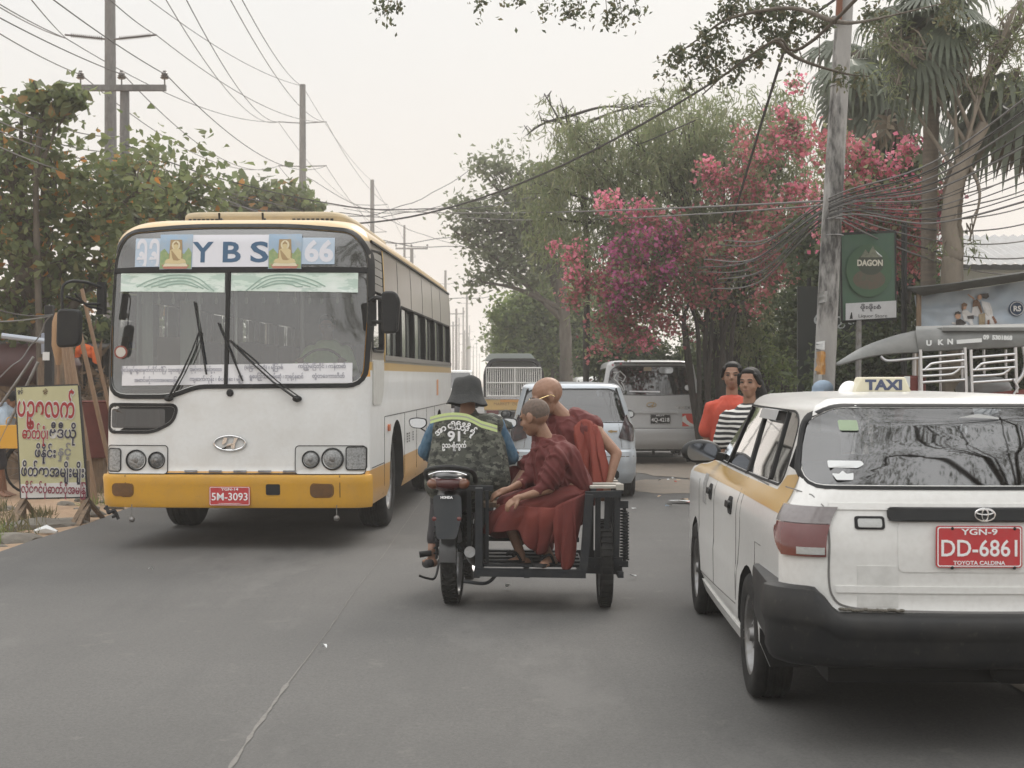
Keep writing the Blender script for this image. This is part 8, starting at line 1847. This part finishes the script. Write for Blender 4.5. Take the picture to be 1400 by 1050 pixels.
 q = MB(); q.M = T2; f = smoothpath([P(1240, 394, d - .3), P(1300, 388, d - .3), P(1360, 379, d - .3), P(1440, 367, d - .3)], 5); g_ = smoothpath([P(1262, 405, d - .25), P(1300, 398, d - .25), P(1360, 390, d - .25), P(1440, 377, d - .25)], 5); h_ = smoothpath([P(1240, 392, d + 2), P(1300, 386, d + 2), P(1360, 377, d + 2), P(1440, 365, d + 2)], 5); n = len(f)
 q.add(g_ + f + h_, [(i, i + 1, n + i + 1, n + i) for i in range(n - 1)] + [(n + i, n + i + 1, 2 * n + i + 1, 2 * n + i) for i in range(n - 1)]); q.build('awning_sheet', mat('awning dark', (.05, .055, .052), .8, n=(4, .5, (.09, .09, .085))), aw).modifiers.new('s', 'SOLIDIFY').thickness = .02
 for x in (1256, 1425):
  for dd in (-.2, 1.8): q = MB(); q.M = T2; q.tube([P(x, 396, d + dd), V(P(x, 396, d + dd).x, d + dd, -.1)], .03, 8); q.build('awning_post', M_['wood'], aw)
vinyl()
# white house with a grey sheet roof
def house():
 d = 34; x0 = P(1305, 515, d).x; x1 = x0 + 9; B = Vector((x0, d, 0)); t = thing('house', 'white walled house with corrugated grey roof at the edge beyond the palms', 'house', B)
 z = P(0, 361, d).z; q = MB(); q.box(((x1 - x0) / 2, 3, z / 2), (x1 - x0, 6, z)); q.build('wall', mat('house white', (.50, .53, .50), .8, n=(2, .4, (.4, .42, .4))), t)
 q = MB(); n = 90; vs = []
 for i in range(n + 1):
  x = -.8 + (x1 - x0 + 1.6) * i / n; zz = .03 * (1 if i % 2 else -1); vs += [(x, -.6, z - .05 + zz), (x, 3, z + .95 + zz)]
 q.add(vs, [(2 * i, 2 * i + 2, 2 * i + 3, 2 * i + 1) for i in range(n)]); q.build('roof', mat('sheet roof', (.27, .27, .27), .6, n=(2, .5, (.2, .19, .18))), t, smooth=0)
 q = MB(); q.box(((x1 - x0) / 2, -.55, z - .12), (x1 - x0 + 1.6, .06, .12)); q.build('eaves_board', M_['black'], t)
 q = MB(); q.box((1.0, -.03, z - 1.4), (.9, .06, 1.2)); q.build('window', M_['dscreen'], t)
house()
# ------------------------------------------------------------------ the yellow-green sign at the left kerb
def leftsign():
 d = 16.2; B = Vector((P(74, 515, d).x, d, 0)); T = Matrix.Translation(-B); t = thing('pavement_sign', 'pale green board of red and black Burmese lettering on wooden legs beside the road', 'sign', B)
 Q = lambda x, y, o=0.: P(x, y, d + (x - 22) * .0010) + V(0, -o, 0)
 cnr = [(22, 530), (106, 527), (118, 679), (29, 681)]
 def qd(nm, c, m_, o, par=t, th=.03):
  q = MB(); q.M = T; f = [Q(*p, o) for p in c]; b = [Q(*p, o - th) for p in c]; q.add(f + b, [(0, 1, 2, 3), (7, 6, 5, 4), (0, 4, 5, 1), (1, 5, 6, 2), (2, 6, 7, 3), (3, 7, 4, 0)]); return q.build(nm, m_, par, smooth=0)
 pn = qd('panel', cnr, mat('sign green', (.52, .51, .31), .6, n=(6, .3, (.44, .43, .25))), .0)
 ws = qd('white_strip', [(28.3, 662), (116.6, 659), (118, 679), (29, 681)], mat('sign white', (.68, .68, .67), .6), .006, th=.005)
 red = mat('sign red', (.34, .025, .03), .6); blk = mat('sign ink', (.035, .035, .06), .6); halo = mat('sign halo', (.62, .62, .60), .6)
 def tx(s, x, y, w_px, size, m_, sh=False):
  M0 = lambda o: Matrix.Translation(Q(x, y, o + (.008 if y > 660 else .001)) - B) @ Matrix.Rotation(R(7), 4, 'Z') @ Matrix.Rotation(R(2.0), 4, 'Y') @ Matrix.Rotation(R(90), 4, 'X'); wd = w_px * d / F_PX
  if sh: text(s, size, halo, pn, M0(.003), width=wd * 1.03, bold=size * .07, ext=.0005, name='lettering_halo')
  text(s, size, m_, pn, M0(.006), width=wd, bold=size * .022, ext=.0005)
 tx('ပဥ္စလက်', 63, 560, 76, .30, red, True); tx('ဓာတ်ပုံ၊', 48, 594, 34, .17, red, True); tx('ဗီဒီယို', 86, 593, 36, .17, blk, True); tx('ဖိနိုင်း', 62, 620, 28, .15, blk, True); tx('နှင့်', 88, 618, 18, .14, mat('sign grey', (.25, .25, .25), .6)); tx('ဖိတ်စာအမျိုးမျိုး', 72, 646, 84, .17, blk, True)
 tx('လိုင်စင်ပုံဓာတ်ပုံအမြန်', 73.5, 670, 86, .13, mat('sign maroon', (.25, .04, .07), .6))
 for s, x in (('ဖွင့်', 28, ), ('ခွဲ', 62), ('၁၆၀', 98)): tx(s, x, 535, 7, .05, mat('sign brown', (.15, .1, .05), .6) if s == 'ခွဲ' else blk)
 fm = mat('sign frame', (.03, .03, .032), .7)
 for a, b in zip(cnr, cnr[1:] + cnr[:1]): q = MB(); q.M = T; q.beam(Q(*a, -.02), Q(*b, -.02), .035); q.build('frame_bar', fm, t)
 def leg(pts, r=.028): q = MB(); q.M = T; q.beam(pts[0], pts[1], r * 2, r); q.build('leg', M_['wood'], t)
 gz = lambda p: V(p.x, p.y, lz(p.x, p.y) - .02)
 for x in (30, 117):
  leg((Q(x, 690 - 60, -.03), gz(Q(x + 1, 712, -.03)))); leg((Q(x + 1, 684, .0), gz(Q(x - 9, 716, .30)))); leg((Q(x + 1, 682, .0), gz(Q(x + 14, 712, -.35)))); leg((Q(x + 3, 690, .0), gz(Q(x + 4, 716, .45))))
 q = MB(); q.M = T; q.beam(Q(106, 528, -.05), Q(120, 700, -.05), .03, .03); q.build('prop', M_['black'], t)
leftsign()
# ------------------------------------------------------------------ shacks, bamboo, cyclist and clutter on the left verge
def shack():
 d = 24; B = Vector((P(0, 515, d).x, d, 0)); t = thing('shack', 'low dark shack with corrugated sheet walls under the almond tree', 'shack', B); T = Matrix.Translation(-B)
 dm = mat('sheet wall', (.045, .048, .05), .7, n=(5, .6, (.10, .10, .10))); q = MB(); q.M = T; n = 70; vs = []
 for i in range(n + 1):
  p = P(-160 + i * 330 / n, 470, d); z_ = .02 * (1 if i % 2 else -1); vs += [(p.x, d + z_, -.1), (p.x, d + z_, 2.15)]
 q.add(vs, [(2 * i, 2 * i + 2, 2 * i + 3, 2 * i + 1) for i in range(n)]); q.build('wall', dm, t, smooth=0)
 q = MB(); q.M = T; q.add([P(-160, 470, d - .8) + V(0, 0, .0), P(172, 478, d - .8), P(172, 466, d + 3), P(-160, 455, d + 3)], [(0, 1, 2, 3)]); q.build('roof', mat('shack roof', (.09, .085, .08), .8), t).modifiers.new('s', 'SOLIDIFY').thickness = .04
 for x in (-120, -60, 0, 45, 110, 165): q = MB(); q.M = T; p = P(x, 480, d - .7); q.tube([(p.x, p.y, -.1), (p.x, p.y, 2.0)], .045, 7); q.build('post', M_['wood'], t)
 q = MB(); q.M = T; q.box(tuple(P(80, 545, d - .03)), (.9, .04, 1.5)); q.build('doorway', M_['matte'], t)
shack()
def clutter():
 Z = lambda x, y: lz(x, y)
 d = 20.5
 # tall dark post with a notice, wires to it
 b = P(66, 515, 19.5); t = thing('gate_post', 'black timber post with a small pale notice nailed on it', 'post', (b.x, 19.5, 0)); q = MB(); q.beam((0, 0, -.2), (.02, 0, 2.55), .11, .10); q.build('shaft', M_['matte'], t, bevel=.01); q = MB(); q.box(tuple(P(65, 487, 19.5) - Vector((b.x, 19.5, 0)) + V(0, -.06, 0)), (.09, .01, .11), M=None); q.build('notice', M_['stick'], t)
 # bamboo bundle leaning
 bmb = mat('bamboo', (.24, .155, .095), .7, n=(3, .6, (.15, .095, .06)), stretch=(3, 3, .6))
 for k in range(9):
  a = P(82 + k * 1.3, 440 + (k % 3) * 4, 18.6); f = P(112 + k * 2.6, 655, 18.2); f.z = Z(f.x, f.y); L = [a.lerp(f, i / 8) - f for i in range(9)]
  q = MB(); q.tube(L, [.020 + (.004 if i % 2 else 0) for i in range(9)], 7); o = q.build('bamboo_pole', bmb, None, Matrix.Translation(f)); tag(o, 'thin bamboo pole in the bundle leaning behind the green board', 'bamboo', 'bundle of leaning bamboo poles')
 for k, (x0, y0, x1, y1, dd, r) in enumerate(((106, 440, 142, 600, 18.0, .03), (112, 395, 150, 560, 18.4, .025), (2, 600, 52, 495, 18.8, .022), (-10, 570, 46, 488, 19.0, .02))):
  a = P(x0, y0, dd); f = P(x1, y1, dd); f2 = f if f.z < a.z else a; a2 = a if f2 is f else f; dv = (f2 - a2); f2 = a2 + dv * ((a2.z - .0) / (a2.z - f2.z)); q = MB(); q.tube([a2 - f2, V(0, 0, 0)], r, 8); o = q.build('leaning_pole', bmb if k < 2 else M_['rim'], None, Matrix.Translation(f2)); tag(o, ('weathered bamboo pole leaning close to the bus front', 'taller brown pole leaning behind the bus mirror', 'grey pipe propped behind the green board', 'second grey pipe propped near the shack')[k], 'pole')
 t = thing('broom', 'tall straw broom standing among the bamboo', 'broom', (P(80, 515, 18.7).x, 18.7, 0)); q = MB(); q.tube([(0, 0, 1.75), (0, 0, 2.0), (-.02, 0, 2.3), (-.02, 0, 2.42)], [.03, .085, .06, .02], 12); q.build('bristles', mat('straw', (.36, .23, .13), .9, n=(20, .6, (.25, .15, .08)), stretch=(8, 8, .5)), t); q = MB(); q.tube([(0, 0, 0), (0, 0, 1.9)], .015, 7); q.build('handle', bmb, t)
 # orange tarp, tubs
 t = thing('orange_tarp', 'bright orange cloth draped behind the bamboo poles', 'cloth', (P(118, 515, 21.5).x, 21.5, 0)); B = Vector((P(118, 515, 21.5).x, 21.5, 0)); cloth(t, Matrix.Translation(-B), [P(104, 474, 21.5), P(116, 470, 21.5), P(132, 476, 21.4)], [P(103, 490, 21.5), P(118, 484, 21.5), P(134, 499, 21.4)], 4, .05, mat('orange cloth', (.62, .12, .025), .8), 'sheet')
 q = MB(); q.box((0, .1, .65), (1.0, .06, 1.3)); q.build('drying_rack', M_['wood'], t)
 for k, (x, y, dd, w_, h_, cm_, lb) in enumerate(((122, 555, 20, .42, .5, (.13, .03, .025), 'dark red plastic tub'), (30, 500, 22, .9, .35, (.06, .02, .02), 'upturned dark red boat hull'), (75, 470, 21, .3, .3, (.3, .33, .4), 'grey blue crate'))):
  p = P(x, y, dd); B = Vector((p.x, dd, 0)); q = MB()
  if k == 1: q.ball((0, 0, p.z), (w_, .5, h_))
  elif k == 0: q.lathe([(w_ * .8, .5), (w_ * .9, .9), (w_, 1.25), (w_ * 1.05, 1.27), (w_ * .95, 1.25), (w_ * .85, .9)], 24)
  else: q.box((0, 0, p.z), (w_, w_, h_))
  o = q.build(('tub', 'boat_hull', 'crate')[k], mat('clutter %d' % k, cm_, .6, n=(6, .4, tuple(c * .5 for c in cm_))), None, Matrix.Translation(B), bevel=.01); tag(o, (lb + ' on a stand by the shack'), ('tub', 'boat', 'crate')[k])
  q = MB(); q.box((0, 0, .25 if k == 0 else p.z / 2 - .1), (w_ * 1.2, .4, .5 if k == 0 else max(.2, p.z - .2))); o = q.build('stand', M_['wood'], None, Matrix.Translation(B)); tag(o, 'rough timber stand under the ' + lb, 'stand')
 # thatch / brush heap
 t = thing('brush_heap', 'heap of dry brush and thatch behind the leaning poles', 'brush', (P(120, 515, 22).x, 22, 0)); g = rng(77); p = g.normal(size=(1500, 3)) * np.array((.55, .35, .35)) + np.array((0, 0, .75)); p[:, 2] = np.abs(p[:, 2]); link('twigs', leaf_mesh('twigs', p, .4, leafmat('dry brush', [(.12, .08, .05), (.20, .14, .09), (.08, .06, .04)], .1), 'narrow', -.3, 5), t)
 # cyclist with a yellow bag, cut by the frame edge
 c = Vector((P(18, 515, 19.5).x, 19.5, 0)); z0 = Z(c.x, c.y); t = thing('bicycle', 'black bicycle half hidden behind the green board', 'bicycle', (c.x, c.y, z0 + .0))
 for x in (-.75, .22):
  q = MB(); q.tube([(x + .33 * math.cos(a), 0, .35 + .33 * math.sin(a)) for a in [2 * PI * k / 30 for k in range(30)]], .018, 6, closed=True); q.build('tyre', M_['tyre'], t)
  q = MB()
  for k in range(16): a = 2 * PI * k / 16; q.tube([(x, 0, .35), (x + .32 * math.cos(a), 0, .35 + .32 * math.sin(a))], .0025, 4)
  q.build('spokes', M_['rim'], t)
 q = MB()
 for a, b_ in (((-.75, .35), (-.25, .32)), ((-.25, .32), (-.35, .82)), ((-.35, .82), (-.75, .35)), ((-.25, .32), (.10, .78)), ((-.33, .74), (.08, .85)), ((.22, .35), (.06, .98))): q.tube([(a[0], 0, a[1]), (b_[0], 0, b_[1])], .014, 6)
 q.build('bicycle_frame', M_['black'], t); q = MB(); q.tube([(.06, -.25, 1.0), (.06, 0, 1.02), (.06, .25, 1.0)], .012, 6); q.build('handlebar', M_['rim'], t); q = MB(); q.ball((-.37, 0, .88), (.13, .08, .035)); q.build('saddle', M_['black'], t)
 base = Vector((P(8, 515, 19.1).x, 19.1, 0)); t2, T = mesh_person('person', 'man in pale blue shirt and shorts bending over the bicycle at the frame edge', base); Q = lambda x, y, o=0.: P(x, y, 19.1 + o)
 b = MB(); HM = lookM(Q(16, 548, 0), (.8, -.2, -.7)); b.M = T @ HM; headparts(b); b.M = T; b.capsule(Q(12, 556), Q(6, 566), .055, .06); b.capsule(Q(4, 568), Q(-6, 606), .13, .14)
 for s_ in (-1, 1): b.capsule(Q(2, 570, s_ * .16), Q(12, 590, s_ * .2), .045, .04); b.capsule(Q(12, 590, s_ * .2), Q(22, 596, s_ * .15), .04, .028); hand(b, Q(22, 596, s_ * .15), (1, 0, -.3), (0, 0, 1), .9, .9, s_)
 for s_ in (-1, 1): b.capsule(Q(-6, 612, s_ * .09), Q(0, 640, s_ * .1), .085, .06); k_ = V(Q(0, 640).x + .02, 19.1 + s_ * .1, .09 + z0); b.capsule(Q(0, 640, s_ * .1), k_, .055, .036); foot(b, k_, k_ + V(.16, -.05, -.085), 1)
 grow_skin(b, 'body', M_['skin'], t2, .011, 3)
 r = MB(); r.M = T; r.capsule(Q(5, 567), Q(-5, 604), .165, .17); r.capsule(Q(2, 568, -.12), Q(8, 583, -.2), .085, .075); r.capsule(Q(2, 568, .12), Q(8, 583, .2), .085, .075); grow_skin(r, 'shirt', mat('pale blue shirt', (.30, .36, .42), .85), t2, .012, 4, folds(10, .01, (.3, 0, -1), 2))
 r = MB(); r.M = T
 for s_ in (-1, 1): r.capsule(Q(-6, 608, s_ * .08), Q(-1, 634, s_ * .1), .12, .10)
 grow_skin(r, 'shorts', mat('dark shorts', (.03, .03, .04), .9), t2, .012, 3); h = MB(); h.M = T @ HM; h.ball((0, -.022, .04), (.085, .097, .088)); grow_skin(h, 'hair', M_['hair'], t2, .009, 1)
 q = MB(); q.box((0, 0, 0), (.26, .14, .30)); q.tube(smoothpath([(-.08, 0, .14), (-.05, 0, .24), (.05, 0, .24), (.08, 0, .14)]), .008, 5); o = q.build('yellow_bag', mat('yellow bag', (.62, .33, .03), .5), None, Matrix.Translation(P(16, 597, 18.85)), bevel=.03); tag(o, 'bright yellow bag hung at the bicycle handlebar', 'bag')
 # two near wires sweeping over the corner
 cable(P(-20, 418, 14), P(72, 430, 19.4), .05, .008, cab, 'slack wire from the frame edge to the black post', 'slack wires at the black post'); cable(P(-20, 440, 15), P(70, 432, 19.4), .02, .008, cabl, 'slack wire from the frame edge to the black post', 'slack wires at the black post')
 q = MB(); pts = [P(*p) for p in ((72, 430, 18.9), (62, 440, 18.9), (58, 452, 18.9), (50, 465, 18.9), (42, 472, 18.9), (30, 490, 18.8), (16, 500, 18.6), (0, 516, 18.5))]; q.tube([p - pts[0] for p in smoothpath(pts, 4)], .009, 5); o = q.build('cable', cabl, None, Matrix.Translation(pts[0])); tag(o, 'kinked pale wire falling from the black post to the frame edge', 'cable')
 q = MB(); q.tube([(0, 0, 0), (.95, .3, -.12)], .04, 8); o = q.build('pale_tube', mat('pale tube', (.42, .46, .52), .5), None, Matrix.Translation(P(2, 459, 20.5))); tag(o, 'pale blue plastic tube lying along the shack eaves', 'pipe')
clutter()
# ------------------------------------------------------------------ stones and litter
stone_m = mat('verge stone', (.17, .155, .13), .95, n=(8, .6, (.10, .09, .08)), bump=(20, .6))
def rock(c, s, seed, lab, grp):
 bm = bmesh.new(); bmesh.ops.create_icosphere(bm, subdivisions=2, radius=1)
 for v in bm.verts: v.co = Vector((v.co.x * s[0], v.co.y * s[1], v.co.z * s[2])) * (1 + .35 * noise.noise(v.co * 1.4 + Vector((seed, 0, 0))))
 me = bpy.data.meshes.new('stone'); bm.to_mesh(me); bm.free(); me.materials.append(stone_m); o = link('stone', me, None, Matrix.Translation(c)); tag(o, lab, 'stone', grp)
for k in range(34):
 x = -4.75 - abs(rnd.gauss(0, .8)); y = rnd.uniform(12.6, 19); s = rnd.uniform(.03, .10); rock((x, y, lz(x, y)), (s * 1.3, s, s * .6), k * 3.3, 'rough stone on the broken edge beside the left road margin'.replace('left ', ''), 'stones along the dirt edge')
for k, (x, y, s) in enumerate(((52, 716, .30), (88, 712, .22), (20, 735, .25))):
 p = G(x, y); rock((p.x, p.y, lz(p.x, p.y)), (s * 1.4, s, s * .35), 50 + k, ('low earth-coloured slab before the green board', 'small slab at the foot of the green board', 'broken slab nearest the frame edge')[k], None)
lit = {'white': M_['stick'], 'red': mat('litter red', (.5, .08, .05), .6), 'blue': mat('litter blue', (.2, .35, .5), .5), 'tan': mat('litter tan', (.45, .33, .22), .7)}
def scrap(c, s, m_, seed, lab, grp='litter scattered on the road'):
 r_ = random.Random(seed); q = MB(); n = 7; pts = [(s * r_.uniform(.6, 1.2) * math.cos(2 * PI * k / n), s * .7 * r_.uniform(.6, 1.2) * math.sin(2 * PI * k / n), .008 + r_.uniform(0, .03)) for k in range(n)]
 q.add([(0, 0, .03)] + pts, [(0, 1 + k, 1 + (k + 1) % n) for k in range(n)]); o = q.build('litter', m_, None, Matrix.Translation(c), smooth=0); tag(o, lab, 'litter', grp)
for k, (x, y, s, cc) in enumerate(((930, 688, .17, 'white'), (935, 686, .08, 'tan'), (944, 690, .06, 'red'), (915, 693, .05, 'white'), (912, 695, .03, 'blue'), (901, 682, .03, 'tan'), (867, 699, .03, 'white'), (902, 659, .035, 'white'), (914, 658, .03, 'white'), (920, 656, .03, 'white'), (928, 659, .04, 'tan'), (942, 658, .03, 'tan'), (956, 659, .03, 'white'), (810, 769, .03, 'white'), (866, 793, .035, 'white'), (206, 782, .02, 'white'), (443, 890, .022, 'white'), (695, 807, .03, 'white'), (924, 661, .03, 'red'))):
 p = G(x, y); p.z = .01; scrap(p, s, lit[cc], k, '%s scrap of litter on the road by the verge' % {'white': 'white', 'red': 'red', 'blue': 'pale blue', 'tan': 'tan'}[cc])
p = G(62, 728); q = MB(); q.tube([(-.12, 0, .03), (0, .05, .05), (.12, 0, .03)], [.02, .05, .015], 6); o = q.build('litter', M_['stick'], None, Matrix.Translation((p.x, p.y, lz(p.x, p.y)))); tag(o, 'white crumpled wrapper on the dirt before the green board', 'litter')
# ------------------------------------------------------------------ the bus driver
def driver():
 Mb = bus.matrix_world if False else Matrix.Translation(bus.location) @ Matrix.Rotation(bus.rotation_euler.z, 4, 'Z'); W_ = lambda x, y, z: Mb @ Vector((x, y, z))
 base = W_(.66, 1.25, .0); t, T = mesh_person('person', 'bus driver in pale green sleeves behind the windscreen', base); b = MB()
 HM = lookM(W_(.66, 1.22, 2.10), (0, -1, -.05)); b.M = T @ HM; headparts(b); b.M = T; b.capsule(W_(.66, 1.24, 2.02), W_(.66, 1.28, 1.9), .055); b.capsule(W_(.66, 1.28, 1.82), W_(.66, 1.34, 1.42), .16, .15)
 for s_ in (-1, 1): b.capsule(W_(.66 + s_ * .19, 1.28, 1.84), W_(.66 + s_ * .27, 1.1, 1.66), .05, .042); b.capsule(W_(.66 + s_ * .27, 1.1, 1.66), W_(.66 + s_ * .2, .88, 1.76), .042, .03); hand(b, W_(.66 + s_ * .2, .88, 1.76), (0, -1, .2), (0, 0, 1), .9, 1.2, s_); b.capsule(W_(.66 + s_ * .1, 1.34, 1.36), W_(.66 + s_ * .12, .98, 1.38), .085, .07)
 grow_skin(b, 'body', M_['skin'], t, .012, 3); facebits(t, T @ HM, None)
 r = MB(); r.M = T; r.capsule(W_(.66, 1.28, 1.80), W_(.66, 1.34, 1.42), .19, .18)
 for s_ in (-1, 1): r.capsule(W_(.66 + s_ * .17, 1.28, 1.85), W_(.66 + s_ * .27, 1.1, 1.66), .075, .065); r.capsule(W_(.66 + s_ * .27, 1.1, 1.66), W_(.66 + s_ * .22, .93, 1.73), .06, .05)
 grow_skin(r, 'shirt', mat('driver green', (.60, .80, .40), .8), t, .012, 4, folds(12, .008, (.2, 0, -1), 2)); h = MB(); h.M = T @ HM; h.ball((0, -.022, .045), (.085, .095, .085)); grow_skin(h, 'hair', M_['hair'], t, .009, 1)
driver()
# ------------------------------------------------------------------ the air itself
def haze():
 mb = MB(); mb.box((0, 560, 6.4), (760, 1260, 16.8)); m = bpy.data.materials.new('haze air'); m.use_nodes = True; nd, ln = _links(m); nd.remove(nd['Principled BSDF'])
 pv = nd.new('ShaderNodeVolumePrincipled'); pv.inputs['Color'].default_value = (.97, .95, .92, 1); pv.inputs['Density'].default_value = .0020; pv.inputs['Anisotropy'].default_value = .25
 ln.new(pv.outputs[0], nd['Material Output'].inputs['Volume']); o = mb.build('haze', m, None, smooth=0); tag(o, kind='stuff')
haze()
